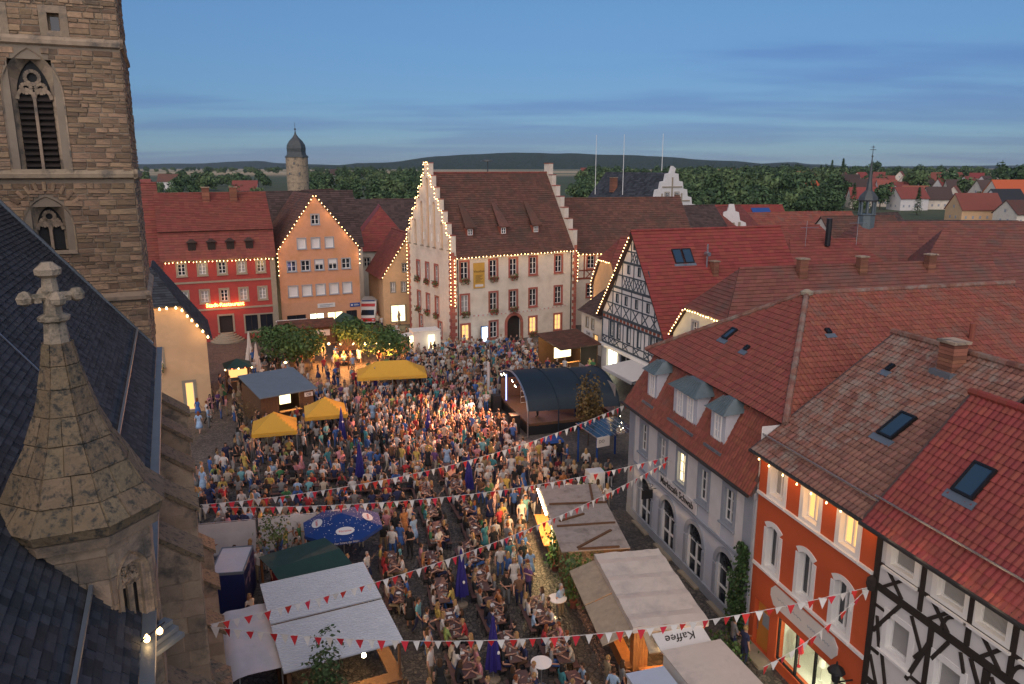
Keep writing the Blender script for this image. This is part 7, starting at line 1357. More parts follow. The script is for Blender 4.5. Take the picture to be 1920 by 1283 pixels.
t = thing('green_hut', 'small hut with green pitched roof beside the plane trees', 'hut', (-19.3, 89.0, 0), R(35)); q = MB(); q.prism([(-1.6, -1.6, 2.1), (1.6, -1.6, 2.1), (0, -1.6, 3.2)], (0, 3.2, 0)); q.build('roof', 'tarp_green', t); MB().box(-1.4, 1.4, -1.4, 1.4, 0, 2.1).build('body', 'wood_brown', t)
t = thing('green_stand', 'small drinks stand with green roof and red lamps beside the peach house', 'stall', (-25.3, 68.5, 0), R(25)); q = MB(); q.lathe([(1.7, 2.3), (.05, 2.9)], 4, phase=.5); q.build('roof', 'tarp_green', t); posts(t, (-1, 1), (-1, 1), 2.3); MB().box(-1.1, 1.1, -1.15, -1.0, 0, 1.05).build('counter', 'wood_brown', t); MB().box(-.8, .8, -.2, -.1, 1.2, 1.9).build('lit_shelf', E_WIN, t); lamp('stand_lamp', t, (0, -.8, 2.0), 60, (1, .5, .2), .2)
for k in range(5): q = MB(); q.lathe([(.02, 2.16), (.07, 2.22), (.02, 2.3)], 6, (-1.15 + k * .57, -1.2)); q.build('lamp', E_RED if k % 2 else E_BULB, t)
c, a_, w_, d_ = quad_frame([(4.99, 50.63), (8.01, 52.39), (7.96, 49.52), (5.11, 48.14)])
t = thing('glass_shelter', 'glass roofed steel shelter between the stage and the cafe', 'shelter', (c.x, c.y, 0), a_)
for k in range(7): x = -w_ / 2 + k * w_ / 7; q = MB(); q.prism([(x + .02, -d_ / 2, 2.5), (x + w_ / 7 - .02, -d_ / 2, 2.5), (x + w_ / 7 - .02, d_ / 2, 2.75), (x + .02, d_ / 2, 2.75)], (0, 0, .02)); q.build('glass_pane', 'glass_sky', t); q = MB(); q.beam((x, -d_ / 2, 2.5), (x, d_ / 2, 2.76), .05, .07); q.build('rafter', 'steel', t)
posts(t, (-w_ / 2 + .1, w_ / 2 - .1), (-d_ / 2 + .2, d_ / 2 - .2), 2.5, 'sign_blue', .1)
o = MB().box(-w_ / 2 - .1, -w_ / 2 + .9, -d_ / 2 - .1, -d_ / 2 - .04, 1.9, 2.6).build('sign_board', 'sign_white', t); text_obj('lettering', 'DO', o, T(-w_ / 2 + .25, -d_ / 2 - .11, 2.2), .3, 'sign_text', .003)
bulbs('light_string', 'loose string of white bulbs hanging from the glass shelter', [W_of(t, w_ / 2 - 1.2, -d_ / 2, 2.75), W_of(t, w_ / 2 - .5, 0, 3.0), W_of(t, w_ / 2, .8, 3.3)], .7, power=2, every=3, r=.03, bm=E_BULBW)
t = thing('wheelie_bin', 'blue wheeled bin between the stage and the bench tables', 'bin', (2.9, 51.6, 0), R(20)); q = MB(); q.prism([(-.6, -.4, .1), (.6, -.4, .1), (.65, -.45, 1.1), (-.65, -.45, 1.1)], (0, .85, 0)); q.build('body', 'black', t); q = MB(); q.prism([(-.68, -.5, 1.1), (.68, -.5, 1.1), (.6, -.4, 1.28), (-.6, -.4, 1.28)], (0, .95, 0)); q.build('lid', 'sign_blue', t)
t = thing('refrigerator', 'white refrigerator cabinet standing by the cafe corner', 'refrigerator', (5.1, 44.2, 0), R(15)); MB().box(-.5, .5, -.4, .4, 0, 1.9).build('body', 'trailer_white', t); MB().box(-.47, .47, -.44, -.405, .1, 1.85).build('door', 'trailer_white', t); MB().box(.36, .4, -.48, -.445, .9, 1.2).build('handle', 'steel', t)
# bistro tables
for k, (x, y, lab) in enumerate(((2.05, 31.2, 'round white bistro table under the stall flap'), (1.15, 26.6, 'round white bistro table at the bottom edge'))):
    t = thing('bistro_table', lab, 'table', (x, y, 0), 0, 'round white bistro tables'); q = MB(); q.lathe([(.42, 1.06), (.42, 1.1), (.40, 1.11)], 20); q.build('table_top', 'paint_white', t); q = MB(); q.tube((0, 0, 0), (0, 0, 1.06), .035, n=8); q.lathe([(.25, 0), (.23, .03), (.04, .05)], 12); q.build('leg', 'steel', t)
# ---- trees of the square
def square_tree(label, x, y, s, k, hz, rx, m='leaf_green', n=2600, seed=0, name='plane_tree'):
    t = thing(name, label, 'tree', (x, y, 0), 0, 'plane trees on the square' if name == 'plane_tree' else None); link('crown', blob_crown('crown', m, rx, k, n, s, seed, 10), t, T(0, 0, hz)); link('trunk', trunk_mesh('trunk', hz, .16 if rx > 2 else .05, rx, seed), t); return t
square_tree('largest round plane tree left of the long yellow tent', -21.8, 75.5, .2, 1.75, 2.8, 3.4, seed=41); square_tree('plane tree just behind the largest one, left', -25.2, 80.2, .2, 1.3, 2.4, 2.6, seed=42, n=2000); square_tree('round plane tree right, beside the food trailer', -13.0, 76.8, .19, 1.7, 2.7, 2.7, seed=43, n=2200); square_tree('plane tree lit orange from below by the fairground lamps', -16.9, 82.0, .19, 1.4, 2.6, 2.6, seed=44, n=2200)
square_tree('slender tree with turning leaves beside the stage roof', 5.6, 53.6, .13, 2.3, 3.5, 1.1, 'leaf_autumn', 1300, 45, 'street_tree'); square_tree('thin sapling in front of the blue parasol', -11.7, 35.0, .1, 1.2, 2.6, .8, 'leaf_mid', 350, 46, 'sapling'); square_tree('bushy conical sapling before the corrugated roof', -6.4, 23.2, .09, 1.7, 2.9, .75, 'leaf_dark', 900, 47, 'sapling'); square_tree('bare little tree beside the peach house', -19.8, 54.5, .07, 1.0, 2.4, .9, 'leaf_autumn', 220, 48, 'sapling'); square_tree('tree in the side street beside the orange gable', -17.3, 109, .3, 2.2, 3.6, 2.4, 'leaf_dark', 900, 49, 'street_tree')
fl_ = thing('string_lamps', 'orange lamps hanging among the plane trees', 'light string', (-16.5, 78.0, 2.4)); q = MB(); q.tube((-4, -1, .1), (4.5, -1, .1), .012, n=4); q.build('cable', 'black', fl_)
for k in range(7): q = MB(); x = -3.6 + k * 1.25; q.lathe([(.02, -.18), (.13, -.1), (.13, 0), (.03, .08)], 8, (x, -1)); q.build('bulb', E_BULB, fl_); lamp('lamp', fl_, (x, -1, -.9), 260, (1, .38, .1), .2)
lamp('lamp', fl_, (-4.5, -9, .2), 90, (1, .4, .12), .2); q = MB(); q.lathe([(.02, -.1), (.16, 0), (.02, .12)], 8, (-4.5, -9)); q.tube((-4.5, -9, .1), (-4.5, -9, 1.0), .01, n=4, mi=1); q.build('bulb', [E_BULB, 'black'], fl_)
ww = thing('sculpture_wheel', 'orange lit fan-shaped wheel sculpture between the plane trees', 'sculpture', (-16.6, 75.5, 0))
for k in range(12): a0 = R(15 * k + 7); q = MB(); q.prism([(0, -.02, 2.0), (1.2 * math.cos(a0), -.02, 2.0 + 1.2 * math.sin(a0)), (1.25 * math.cos(a0 + .16), -.02, 2.0 + 1.25 * math.sin(a0 + .16))], (0, .05, 0)); q.build('blade', 'wood_orange', ww)
q = MB(); q.tube((0, 0, 0), (0, 0, 2.1), .08, n=8); q.build('post', 'wood_brown', ww)
# ---- bunting
FL = {m: MB().add([(-.13, 0, 0), (.13, 0, 0), (0, .02, -.34)], [(0, 1, 2)]).mesh('pennant', [m]) for m in ('flag_red', 'flag_white')}
def bunting(label, L, Rr, sag, spacing=.35, scale=1.0):
    L, Rr = Vector(L), Vector(Rr); t = thing('bunting', label, 'bunting', tuple(L), 0, 'strings of red and white pennants'); n = 60; f = lambda s_: (L.lerp(Rr, s_) - L) - Vector((0, 0, 4 * sag * s_ * (1 - s_))); q = MB()
    for i in range(n): q.tube(f(i / n), f((i + 1) / n), .011, n=4)
    q.build('cord', 'cord', t); m_ = int((Rr - L).length / spacing) ; yaw = math.atan2(Rr.y - L.y, Rr.x - L.x)
    for k in range(m_): s_ = (k + .5 + rnd.uniform(-.14, .14)) / m_; link('pennant', FL['flag_red' if k % 2 else 'flag_white'], t, Matrix.Translation(f(s_)) @ RZ(yaw + rnd.uniform(-.35, .35)) @ Matrix.Rotation(rnd.uniform(-.25, .25), 4, 'X') @ Matrix.Diagonal((scale * rnd.uniform(.85, 1.1), 1, scale * rnd.uniform(.85, 1.15), 1)))
bunting('upper pennant string from the church to the cafe eave', (-12.25, 28, 7.09), tuple(rowpt(0, -.2, 6.7)), 1.0); bunting('second pennant string from the church to the lit cafe window', (-12.2, 28, 7.0), tuple(rowpt(5.2, -.06, 5.4)), .8); bunting('pennant string over the corrugated roof to the cafe window', (-9.66, 22, 5.73), tuple(rowpt(5.4, -.06, 5.3)), .9); bunting('lowest pennant string from the church to the timbered corner', (-9.67, 22, 5.65), tuple(rowpt(20.25, -.15, 6.5)), 1.15); bunting('pennant string running down from the timbered corner past the boutique', tuple(rowpt(20.2, -.15, 6.5)), tuple(rowpt(21.5, -4.8, 5.2)), .3)
bunting('small pennant string hung across the town hall front', tuple(W_of(th, 1.0, -.3, 3.6)), tuple(W_of(th, 15.8, -.3, 3.6)), .25, .3, .6)

# ================================================================ evening air
hz = MB(); hz.box(-9500, 9500, -120, 9600, -1.5, 150); hzo = hz.build('haze', 'cord', None, kind='stuff'); hm_ = bpy.data.materials.new('air'); hm_.use_nodes = True; ht_ = hm_.node_tree; ht_.nodes.clear(); ho_ = N('ShaderNodeOutputMaterial', ht_); hv_ = N('ShaderNodeVolumePrincipled', ht_); hv_.inputs['Color'].default_value = (.62, .76, 1, 1); hv_.inputs['Density'].default_value = 0.00005; hv_.inputs['Anisotropy'].default_value = 0.0
ht_.links.new(hv_.outputs[0], ho_.inputs['Volume']); hzo.data.materials.clear(); hzo.data.materials.append(hm_)
# ================================================================ bench tables
TABLES = []
def add_table(x, y, rot): TABLES.append((x, y, rot))
def blocked(x, y):
    for cx, cy, r_ in ((-8.6, 36, 2.0), (-7.3, 27.4, 3.9), (-9.3, 31.8, 2.4), (3.6, 36.4, 3.0), (3.2, 33.5, 2.4), (2.9, 39.5, 2.4), (5.6, 29, 3.4), (-13, 32.4, 2), (-13, 37.4, 1.2), (-15, 37, 1.5), (2, 58, 3), (5, 59, 5), (-.5, 59.5, 2.6), (0.6, 62, 2.5), (-19.2, 60.2, 3.3), (6.5, 50, 2.4), (-9.6, 82.6, 2.2), (5.7, 77, 3.2), (-22, 75.5, .7), (-13, 76.8, .7), (-16.9, 82, .7), (-16.6, 75.5, 1.0), (-23.6, 86.5, 3.2), (-19.3, 89, 2), (-25.3, 68.5, 1.8), (5.1, 44.2, .8), (2.9, 51.6, .9), (6, 24, 2.5), (-10.3, 26, 2.4)):
        if (x - cx) ** 2 + (y - cy) ** 2 < r_ * r_: return True
    if (x + 14.38) * math.cos(CH_AZ) + (y - 29.85) * math.sin(CH_AZ) < 2.6 and y < 32: return True
    dy_ = (x - R0[0]) * .9682 + (y - R0[1]) * .2504
    return dy_ > -.7 and y < 44
for S in (4.0, 6.75, 9.5, 12.25, 15.0):
    for yy in (-14.4, -12.4, -10.4, -8.5):
        p = rowpt(S + (.5 if yy in (-12.4, -8.5) else 0), yy)
        if not blocked(p.x, p.y) and not (yy > -9 and S < 9): add_table(p.x, p.y, ROW + rnd.uniform(-.05, .05))
for j, y in enumerate((40.4, 42.6, 44.8, 47.0)):
    for x in (-15.6, -13.0, -10.4, -7.8):
        xx, y2 = x + .25 * j, y + .1 * (x + 12)
        if not blocked(xx, y2): add_table(xx, y2, R(8) + rnd.uniform(-.06, .06))
for S in (1.2, -1.6, -4.4, -7.2):
    for yy in (-11.6, -9.6):
        p = rowpt(S, yy)
        if not blocked(p.x, p.y): add_table(p.x, p.y, ROW + rnd.uniform(-.06, .06))
for p in ((-15.5, 49.2), (-12.6, 49.6), (-9.9, 49.4), (-18.2, 46.2), (-18.4, 43.6), (3.2, 47.4), (5.6, 47.0), (3.4, 44.9), (-16.6, 51.4), (-14.0, 55.0), (-12.2, 66), (-9.2, 66), (-24.4, 77.0), (-27.0, 73.2), (-17.5, 77.4)): add_table(p[0], p[1], R(15))
TOP = MB().box(-1.1, 1.1, -.25, .25, .73, .765).mesh('table_top', ['wood_table']); SEAT = MB().box(-1.1, 1.1, -.125, .125, .43, .46).mesh('seat', ['wood_table'])
def leg_mesh(h, wd):
    q = MB()
    for sy in (-1, 1): q.beam((0, sy * wd, 0), (0, sy * wd * .8, h), .03, .03, (1, 0, 0))
    q.beam((0, -wd, .1), (0, wd, .1), .025, .025); q.beam((0, -wd * .8, h - .03), (0, wd * .8, h - .03), .025, .025); return q.mesh('leg_frame', ['metal_dark'])
LEG_T, LEG_B = leg_mesh(.73, .22), leg_mesh(.43, .11)
GLASS = MB().lathe([(.035, 0), (.045, .01), (.045, .14), (.035, .14)], 8).mesh('glass', ['curtain']); BEER = MB().lathe([(.04, .012), (.04, .11)], 8).mesh('beer', ['banner_yellow']); PLATE = MB().lathe([(.05, 0), (.12, .02), (.115, .022)], 12).mesh('plate', ['flag_white']); MENU = MB().box(-.1, .1, -.15, .15, 0, .004).mesh('sheet', ['flag_white'])
LANDM = [('the corrugated stall', -7.3, 27.4), ('the green stall', -9.3, 31.8), ('the open blue parasol', -8.6, 36), ('the plank-roofed stall', 2.4, 36.4), ('the white-roofed stall', 4.0, 29), ('the stage', .5, 58), ('the nearest yellow tent', -16.7, 51.4), ('the middle yellow tent', -14, 55), ('the long yellow tent', -10.7, 66), ('the glass shelter', 6.4, 50), ('the drinks stall', -19.2, 60), ('the bottom-edge navy parasol', -.75, 27), ('the foreground navy parasol', -2.35, 32.4), ('the middle-tables navy parasol', -2.67, 44.5), ('the left-tables navy parasol', -9.83, 46.6), ('the white fence', -13.5, 37.6), ('the cream parasols', -26, 75), ('the boutique door', 9.6, 28.2), ('the crowd-lit navy parasol', -6.13, 53.6), ('the church', -15.5, 43), ('the town hall', 0, 84), ('the plane trees', -17, 77), ('the snack stall', 4, 75), ('the side street', -16, 98)]
def near(x, y, skip=0): return sorted(LANDM, key=lambda l: (l[1] - x) ** 2 + (l[2] - y) ** 2)[skip]
SEATS = []; used_labels = {}
ORDS = ('closest', 'second closest', 'third closest', 'fourth closest', 'fifth closest', 'sixth closest', 'seventh closest', 'eighth closest', 'ninth closest', 'tenth closest', 'eleventh closest')
by = {}
for (x, y, r_) in TABLES: by.setdefault(near(x, y)[0], []).append((x, y, r_))
for lm, L in by.items():
    lx, ly = next((l[1], l[2]) for l in LANDM if l[0] == lm); L.sort(key=lambda p: (p[0] - lx) ** 2 + (p[1] - ly) ** 2)
    for k, (x, y, r_) in enumerate(L):
        o_ = ORDS[k] if len(L) > 1 else 'only'
        t = thing('beer_table', (f'brown folding beer table, {o_} to {lm}' if o_ != 'only' else f'brown folding beer table standing by {lm}'), 'table', (x, y, 0), r_, 'beer tables')
        link('table_top', TOP, t); link('leg_frame', LEG_T, t, T(-.8, 0, 0)); link('leg_frame', LEG_T, t, T(.8, 0, 0))
        ca, sa = math.cos(r_), math.sin(r_)
        for sd in (-1, 1):
            bx_, by_ = x - sa * .5 * sd, y + ca * .5 * sd; side = 'church' if (bx_ < x) else 'cafe'
            bn_ = thing('beer_bench', (f'brown bench on the {side} side of table {o_} to {lm}' if o_ != 'only' else f'brown bench on the {side} side of the table by {lm}'), 'bench', (bx_, by_, 0), r_, 'beer benches'); link('seat', SEAT, bn_); link('leg_frame', LEG_B, bn_, T(-.8, 0, 0)); link('leg_frame', LEG_B, bn_, T(.8, 0, 0))
            for q_ in (-.75, 0, .75):
                if rnd.random() < .96: SEATS.append((bx_ + ca * (q_ + rnd.uniform(-.08, .08)), by_ + sa * (q_ + rnd.uniform(-.08, .08)), r_ + (0 if sd < 0 else math.pi) + math.pi + rnd.uniform(-.35, .35)))
        if math.hypot(x, y) < 46:
            for _ in range(4):
                gx, gy = rnd.uniform(-.95, .95), rnd.uniform(-.18, .18); g = link('glass', GLASS, None, T(x + ca * gx - sa * gy, y + sa * gx + ca * gy, .766)); tag(g, f'beer glass on the table {o_} to {lm}' if o_ != 'only' else f'beer glass on the table by {lm}', 'glass', f'glasses on table {o_} {lm}'); link('beer', BEER, g)
            gx = rnd.uniform(-.7, .7); g = link('plate', PLATE, None, T(x + ca * gx, y + sa * gx, .766)); tag(g, f'white plate on the table {o_} to {lm}' if o_ != 'only' else f'white plate on the table by {lm}', 'plate')
            if rnd.random() < .4: gx = rnd.uniform(-.9, .9); g = link('menu_sheet', MENU, None, T(x + ca * gx, y + sa * gx, .767) @ RZ(rnd.uniform(0, 3))); tag(g, f'white paper sheet on the table {o_} to {lm}' if o_ != 'only' else f'white paper sheet on the table by {lm}', 'paper')
# ================================================================ people
PAL = dict(white=(.52, .49, .46), cream=(.40, .34, .26), grey=(.17, .17, .17), black=(.018, .018, .02), navy=(.022, .028, .075), blue=(.05, .12, .32), pale_blue=(.28, .40, .55), red=(.36, .035, .04), dark_red=(.16, .02, .03), pink=(.46, .20, .22), purple=(.13, .06, .16), green=(.05, .17, .07), lime=(.22, .30, .10), teal=(.05, .20, .22), turquoise=(.14, .33, .36), orange=(.42, .17, .06), yellow=(.45, .33, .09), brown=(.13, .07, .04), khaki=(.26, .20, .12))
CLOTH = {k: mat('cloth_' + k, v, rough=.9, var=.18, scale=9) for k, v in PAL.items()}
SKINM = [mat('skin_a', (.46, .25, .17), rough=.6, var=.06), mat('skin_b', (.40, .21, .14), rough=.6, var=.06), mat('skin_c', (.48, .28, .20), rough=.6, var=.06)]
HAIRM = {'brown': mat('hair_brown', (.06, .032, .016), rough=.7, var=.2), 'blond': mat('hair_blond', (.34, .21, .09), rough=.7, var=.2), 'grey': mat('hair_grey', (.36, .34, .32), rough=.8, var=.15), 'black': mat('hair_black', (.012, .010, .010), rough=.6, var=.1), 'reddish': mat('hair_red', (.20, .06, .02), rough=.7, var=.2)}
SHOE = mat('shoe', (.03, .026, .024), rough=.6, var=.2)
SK, SH, TR, HA, SO = range(5)
def person_mesh(pose, dress=False, longhair=False):
    V = []; Eg = []; rad = []; zone = []
    def v(p, r_): V.append(Vector(p)); rad.append(r_ if isinstance(r_, tuple) else (r_, r_)); return len(V) - 1
    def e(i, j, z): Eg.append((i, j)); zone.append(z); return j
    sit = pose.startswith('sit'); lean = {'sit_lean': .20, 'sit_up': .03, 'sit_talk': .10}.get(pose, .0)
    pz = .56 if sit else .95; tz = .52
    pel = v((0, 0, pz), (.155, .115)); wa = v((0, -lean * .35, pz + .20), (.135, .10)); che = v((0, -lean * .8, pz + .40), (.165, .115)); nk = v((0, -lean * 1.0 - .01, pz + .545), (.055, .055)); hb = v((0, -lean * 1.08 - .03, pz + .63), (.072, .085)); hm = v((0, -lean * 1.1 - .03, pz + .71), (.078, .095)); ht = v((0, -lean * 1.1 - .02, pz + .785), (.05, .06))
    e(pel, wa, SH); e(wa, che, SH); e(che, nk, SH); e(nk, hb, SK); e(hb, hm, SK); e(hm, ht, HA)
    arms = {'stand': (((.25, .02, 1.12), (.26, -.06, .86)), ((-.25, .02, 1.12), (-.26, -.06, .86))), 'drink': (((.27, .0, 1.12), (.14, -.26, 1.16)), ((-.25, .03, 1.12), (-.27, -.03, .86))), 'fold': (((.27, -.06, 1.12), (-.02, -.2, 1.10)), ((-.27, -.06, 1.12), (.04, -.23, 1.06))), 'walk': (((.25, .12, 1.13), (.25, .06, .88)), ((-.25, -.06, 1.13), (-.24, -.22, .93))), 'raise': (((.27, -.1, 1.30), (.2, -.38, 1.48)), ((-.25, .03, 1.12), (-.26, -.05, .86))),
      'sit_lean': (((.27, -.28, pz + .18), (.12, -.50, pz + .25)), ((-.27, -.28, pz + .18), (-.1, -.52, pz + .25))), 'sit_up': (((.26, -.06, pz + .13), (.2, -.32, pz + .22)), ((-.26, -.02, pz + .13), (-.18, -.28, pz + .06))), 'sit_talk': (((.28, -.16, pz + .2), (.2, -.42, pz + .36)), ((-.26, -.2, pz + .15), (-.16, -.46, pz + .25)))}[pose]
    cz = V[che]; hands = []
    for s_, (el, wr) in zip((1, -1), arms):
        sh = v((s_ * .185, cz.y + .005, cz.z + .055), .062); e(che, sh, SH); mid = Vector(el).lerp(V[sh], .35); m_ = v(mid, .052); e(sh, m_, SH); el_ = v(el, .043); e(m_, el_, SK); w_ = v(wr, .031); e(el_, w_, SK); d = (Vector(wr) - Vector(el)).normalized(); h = v(Vector(wr) + d * .07, (.038, .022)); e(w_, h, SK); hands.append((Vector(wr) + d * .07, d, s_))
    for s_ in (1, -1):
        if sit: hp = v((s_ * .10, -.06, pz - .02), .095); kn = v((s_ * .13, -.44, pz - .03), .066); an = v((s_ * .13, -.42 + .08 * s_, .09), .042); to = v((s_ * .14, -.60 + .08 * s_, .045), (.042, .032))
        elif pose == 'walk': hp = v((s_ * .095, 0, .88), .098); kn = v((s_ * .10, -.12 * s_ - .04, .49), .064); an = v((s_ * .10, -.24 * s_ + .06, .095), .042); to = v((s_ * .11, -.24 * s_ - .10, .045), (.042, .032))
        else: hp = v((s_ * .10, 0, .88), .098); kn = v((s_ * .115, -.02, .49), .064); an = v((s_ * .12, .02, .09), .042); to = v((s_ * .14, -.14, .045), (.042, .032))
        bare = dress; e(pel, hp, TR); e(hp, kn, TR); e(kn, an, SK if bare else TR); e(an, to, SO)
    me = bpy.data.meshes.new('skeleton'); me.from_pydata([tuple(p) for p in V], Eg, []); o = bpy.data.objects.new('skeleton', me); COL.objects.link(o); md = o.modifiers.new('skin', 'SKIN'); md.use_smooth_shade = True; sub = o.modifiers.new('sub', 'SUBSURF'); sub.levels = 1; sub.render_levels = 1
    for i, sv in enumerate(me.skin_vertices[0].data): sv.radius = rad[i]; sv.use_root = (i == 0)
    dg = bpy.context.evaluated_depsgraph_get(); dg.update(); ev = bpy.data.meshes.new_from_object(o.evaluated_get(dg)); bpy.data.objects.remove(o)
    q = MB(); vs = [p.co.copy() for p in ev.vertices]
    def zone_of(c):
        best = (9, SH)
        for (i, j), z in zip(Eg, zone):
            a_, b_ = V[i], V[j]; d = b_ - a_; t_ = max(0, min(1, (c - a_).dot(d) / max(1e-6, d.length_squared))); r_ = max(rad[i]) * (1 - t_) + max(rad[j]) * t_; dd = (c - a_ - d * t_).length - r_
            if dd < best[0]: best = (dd, z)
        return best[1]
    hc = V[hm]
    for f in ev.polygons:
        c = sum((vs[i] for i in f.vertices), Vector()) / len(f.vertices); z = zone_of(c)
        if c.z > V[hb].z - .03 and z in (SK, HA): z = HA if (c.z > hc.z + .035 or (c.y > hc.y + .02 and c.z > hc.z - .08)) else SK
        q.add([tuple(vs[i]) for i in f.vertices], [list(range(len(f.vertices)))], z)
    # weld: rebuild as shared vertices
    q.v = [tuple(p) for p in vs]; q.f = [list(f.vertices) for f in ev.polygons]
    for h, d, s_ in hands:                                   # four fingers and a thumb, slightly curled
        up = Vector((0, 0, 1)); side = d.cross(up); side = side.normalized() if side.length > .1 else Vector((1, 0, 0)); dn = side.cross(d).normalized()
        for k in range(4): a_ = h + d * .01 + side * (.013 * (k - 1.5)); L = (.055, .065, .06, .045)[k]; m_ = a_ + d * L * .6 - dn * .008; q.tube(a_, m_, .008, .0075, 4, SK); q.tube(m_, m_ + (d * .7 - dn * .7) * L * .5, .0075, .006, 4, SK)
        a_ = h - d * .03 + side * .025 * s_; q.tube(a_, a_ + (d * .6 + side * s_ * .7) * .05, .010, .008, 4, SK)
    H0 = hc; q.add([(H0.x - .012, H0.y - .09, H0.z - .005), (H0.x + .012, H0.y - .09, H0.z - .005), (H0.x, H0.y - .118, H0.z - .03), (H0.x, H0.y - .09, H0.z + .03)], [(0, 2, 3), (2, 1, 3), (0, 1, 2)], SK)
    for s_ in (-1, 1):
        q.box(H0.x + s_ * .03 - .012, H0.x + s_ * .03 + .012, H0.y - .094, H0.y - .08, H0.z + .005, H0.z + .017, HA); q.box(H0.x + s_ * .078 - .008, H0.x + s_ * .078 + .008, H0.y - .01, H0.y + .02, H0.z - .03, H0.z + .02, SK)
    q.box(H0.x - .022, H0.x + .022, H0.y - .094, H0.y - .085, H0.z - .052, H0.z - .044, HA)
    M_ = T(H0.x, H0.y + .018, H0.z + .012); n = 10; P = []; rows = ((.012, .112), (.07, .088), (.098, .04), (.100, -.01)) + (((.105, -.08), (.12, -.19), (.09, -.26)) if longhair else ((.088, -.055),)); base = len(q.v)
    for r_, z in rows:
        for i in range(n + 1): a_ = math.pi * (-.12 + 1.24 * i / n) if z < .05 else 2 * math.pi * i / n; P.append(tuple(M_ @ Vector((r_ * math.cos(a_) * .92, r_ * math.sin(a_) * 1.05, z))))
    q.add(P, [(j * (n + 1) + i, j * (n + 1) + i + 1, (j + 1) * (n + 1) + i + 1, (j + 1) * (n + 1) + i) for j in range(len(rows) - 1) if not (rows[j][1] > .05 >= rows[j + 1][1]) or True for i in range(n)], HA)
    if dress and not sit: q.lathe([(.15, .98), (.19, .85), (.24, .62), (.27, .48)], 12, (0, 0), TR)
    me = q.mesh('person', [SKINM[0], CLOTH['white'], CLOTH['navy'], HAIRM['brown'], SHOE], True); return me
STAND = [(person_mesh('stand'), 'stands', 0, 0), (person_mesh('drink'), 'stands holding a drink', 0, 0), (person_mesh('fold'), 'stands with folded arms', 0, 0), (person_mesh('walk'), 'walks', 0, 0), (person_mesh('raise'), 'stands with raised arm', 0, 0), (person_mesh('stand', True, True), 'stands', 1, 1), (person_mesh('drink', False, True), 'stands holding a drink', 0, 1), (person_mesh('walk', True, True), 'walks', 1, 1), (person_mesh('fold', False, True), 'stands with folded arms', 0, 1)]
SIT = [(person_mesh('sit_lean'), 'sits leaning on the table', 0, 0), (person_mesh('sit_up'), 'sits upright', 0, 0), (person_mesh('sit_talk'), 'sits gesturing', 0, 0), (person_mesh('sit_lean', False, True), 'sits leaning on the table', 0, 1), (person_mesh('sit_up', True, True), 'sits upright', 0, 1), (person_mesh('sit_talk', False, True), 'sits gesturing', 0, 1)]
pr = random.Random(99); PEOPLE = [(x, y, r_, True) for x, y, r_ in SEATS]; occ = [(x, y) for x, y, _ in SEATS]
grid = {}
def gadd(x, y): grid.setdefault((int(x // 1), int(y // 1)), []).append((x, y))
for x, y in occ: gadd(x, y)
for x, y, r_ in TABLES:
    for k in (-.9, -.3, .3, .9):
        for o_ in (-.5, 0, .5): gadd(x + math.cos(r_) * k - math.sin(r_) * o_, y + math.sin(r_) * k + math.cos(r_) * o_)
def free(x, y, d):
    for i in range(int(x // 1) - 1, int(x // 1) + 2):
        for j in range(int(y // 1) - 1, int(y // 1) + 2):
            for a_, b_ in grid.get((i, j), ()):
                if (a_ - x) ** 2 + (b_ - y) ** 2 < d * d: return False
    return True
def crowd(poly_x, poly_y, n, d=.52, face=None, inside=None):
    c_ = 0
    for _ in range(n * 12):
        x, y = pr.uniform(*poly_x), pr.uniform(*poly_y)
        if blocked(x, y) or not free(x, y, d) or (inside and not inside(x, y)): continue
        gadd(x, y); f = face or (0.0, 58.0); a_ = math.atan2(f[1] - y, f[0] - x) + math.pi / 2 + pr.gauss(0, .7); PEOPLE.append((x, y, a_, False)); c_ += 1
        if c_ >= n: return
crowd((-.9, 2.2), (26, 33.5), 26, .6, (0, 20)); crowd((-2.0, 1.3), (36.5, 43.5), 26, .6, (2, 37)); crowd((-.5, 1.3), (33, 38), 12, .55, (3, 36)); crowd((2.2, 4.3), (25.2, 28), 9, .55, (5, 28)); crowd((-6, -3.3), (34.5, 40), 12, .8, (0, 30)); crowd((-16, -12), (38.5, 52), 22, .8); crowd((-20, -15.3), (41, 57), 60, .7); crowd((-26, -19), (56, 68), 30, .8); crowd((-9, -4.5), (36, 40), 10, .8)
crowd((-12, 0.2), (48, 57), 135, .50); crowd((-13, -1), (55, 66), 150, .50); crowd((-9, 3), (63, 75), 150, .50); crowd((-9, 6), (73, 84), 130, .52); crowd((-20, -12), (53, 66), 50, .7); crowd((-27, -20), (64, 80), 42, .8); crowd((-20, -9), (68, 80), 45, .7); crowd((1.8, 6.5), (42.5, 50), 16, .7); crowd((-17.2, -14.6), (95, 112), 10, .9); crowd((3, 8), (66, 74), 22, .6); crowd((-14, -9), (82, 92), 12, .8)
crowd((-15.5, 2.2), (25.5, 50), 150, .62, (0, 30)); crowd((-12, 1), (46, 84), 120, .5)
PEOPLE.append((9.25, 28.55, R(100), False)); PEOPLE.append((9.55, 28.0, R(110), False)); N_SPECIAL = len(PEOPLE)
for k in range(5): PEOPLE.append((2.0 + 1.1 * k * .9, 57.5 + (k % 3) * 1.5, -math.pi / 2 + pr.uniform(-.4, .4), 'stage'))
PEOPLE.sort(key=lambda p: p[0] ** 2 + p[1] ** 2)
SHW = ['white'] * 11 + ['cream'] * 4 + ['grey'] * 5 + ['black'] * 9 + ['navy'] * 4 + ['blue'] * 3 + ['pale_blue'] * 4 + ['red'] * 2 + ['dark_red', 'pink', 'pink', 'purple', 'green', 'lime', 'teal', 'turquoise', 'orange', 'yellow', 'brown', 'khaki']
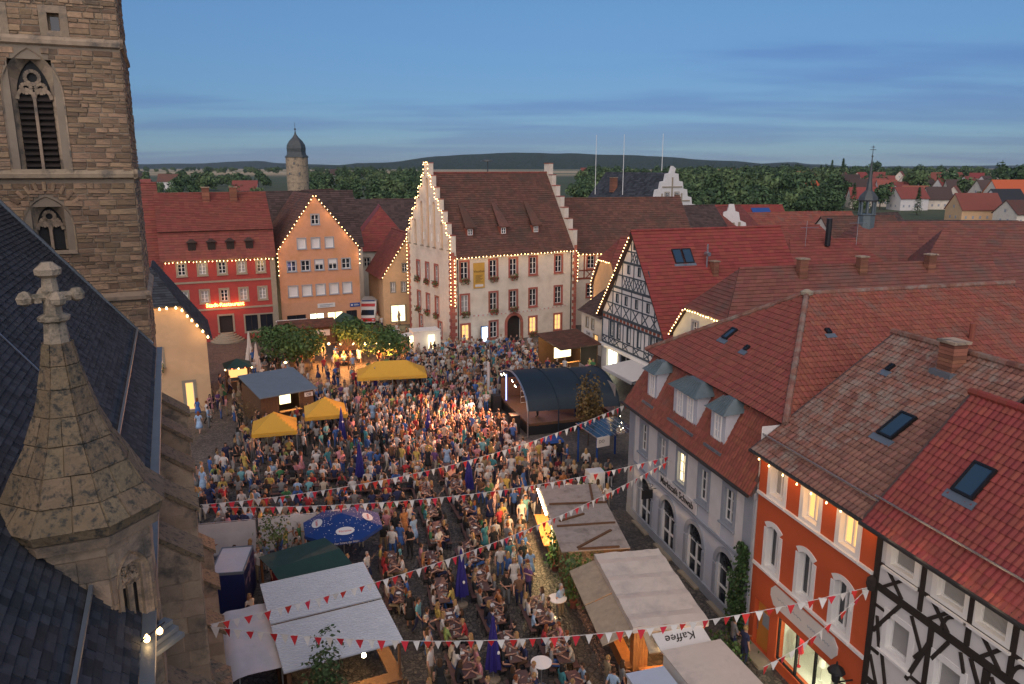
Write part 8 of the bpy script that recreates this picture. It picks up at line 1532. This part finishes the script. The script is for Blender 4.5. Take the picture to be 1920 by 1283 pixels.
TRW = ['navy'] * 5 + ['black'] * 4 + ['blue'] * 4 + ['khaki'] * 3 + ['grey'] * 2 + ['white', 'cream', 'brown']
crowd_mb = MB(); cmats = []; cidx = {}; seen = set()
def cmi(m_):
    if m_.name not in cidx: cidx[m_.name] = len(cmats); cmats.append(m_)
    return cidx[m_.name]
pdata = {}
NP = 0
for x, y, a_, sit in PEOPLE:
    z = .95 if sit == 'stage' else 0.0; pool = SIT if sit is True else STAND
    for attempt in range(40):
        me, verb, dress, lh = pr.choice(pool); shc, trc = pr.choice(SHW), pr.choice(TRW); hc_ = pr.choice(('brown', 'brown', 'blond', 'grey', 'black', 'reddish') if not lh else ('brown', 'blond', 'blond', 'black', 'reddish'))
        if dress: trc = shc
        lm = near(x, y)[0]; hl = 'long' if lh else 'short'
        lab = f"{hl} {hc_} haired person in {shc.replace('_', ' ')} " + ('dress' if dress else f"top and {trc.replace('_', ' ')} trousers") + f", {verb.split()[0]} near {lm}"
        if len(lab.split()) <= 16 and lab not in seen: break
    s_ = pr.uniform(.93, 1.06); M = T(x, y, z) @ RZ(a_) @ Matrix.Diagonal((s_ * pr.uniform(.95, 1.12), s_, s_, 1)); ms = [pr.choice(SKINM), CLOTH[shc], CLOTH[trc], HAIRM[hc_], SHOE]
    if NP < 300:
        seen.add(lab); o = link('person', me, None, M); tag(o, lab, 'person', 'people at the festival'); NP += 1
        for i, m_ in enumerate(ms): o.material_slots[i].link = 'OBJECT'; o.material_slots[i].material = m_
    else:
        if me.name not in pdata: pdata[me.name] = ([p.co.copy() for p in me.vertices], [list(f.vertices) for f in me.polygons], [f.material_index for f in me.polygons])
        vs, fs, mi = pdata[me.name]; o0 = len(crowd_mb.v); crowd_mb.v += [tuple(M @ p) for p in vs]; crowd_mb.f += [[o0 + i for i in f] for f in fs]; crowd_mb.m += [cmi(ms[i]) for i in mi]
crowd_mb.build('crowd', cmats, None, True, 'stuff')
print('PEOPLE', len(PEOPLE), 'TABLES', len(TABLES), 'VERTS', len(crowd_mb.v))
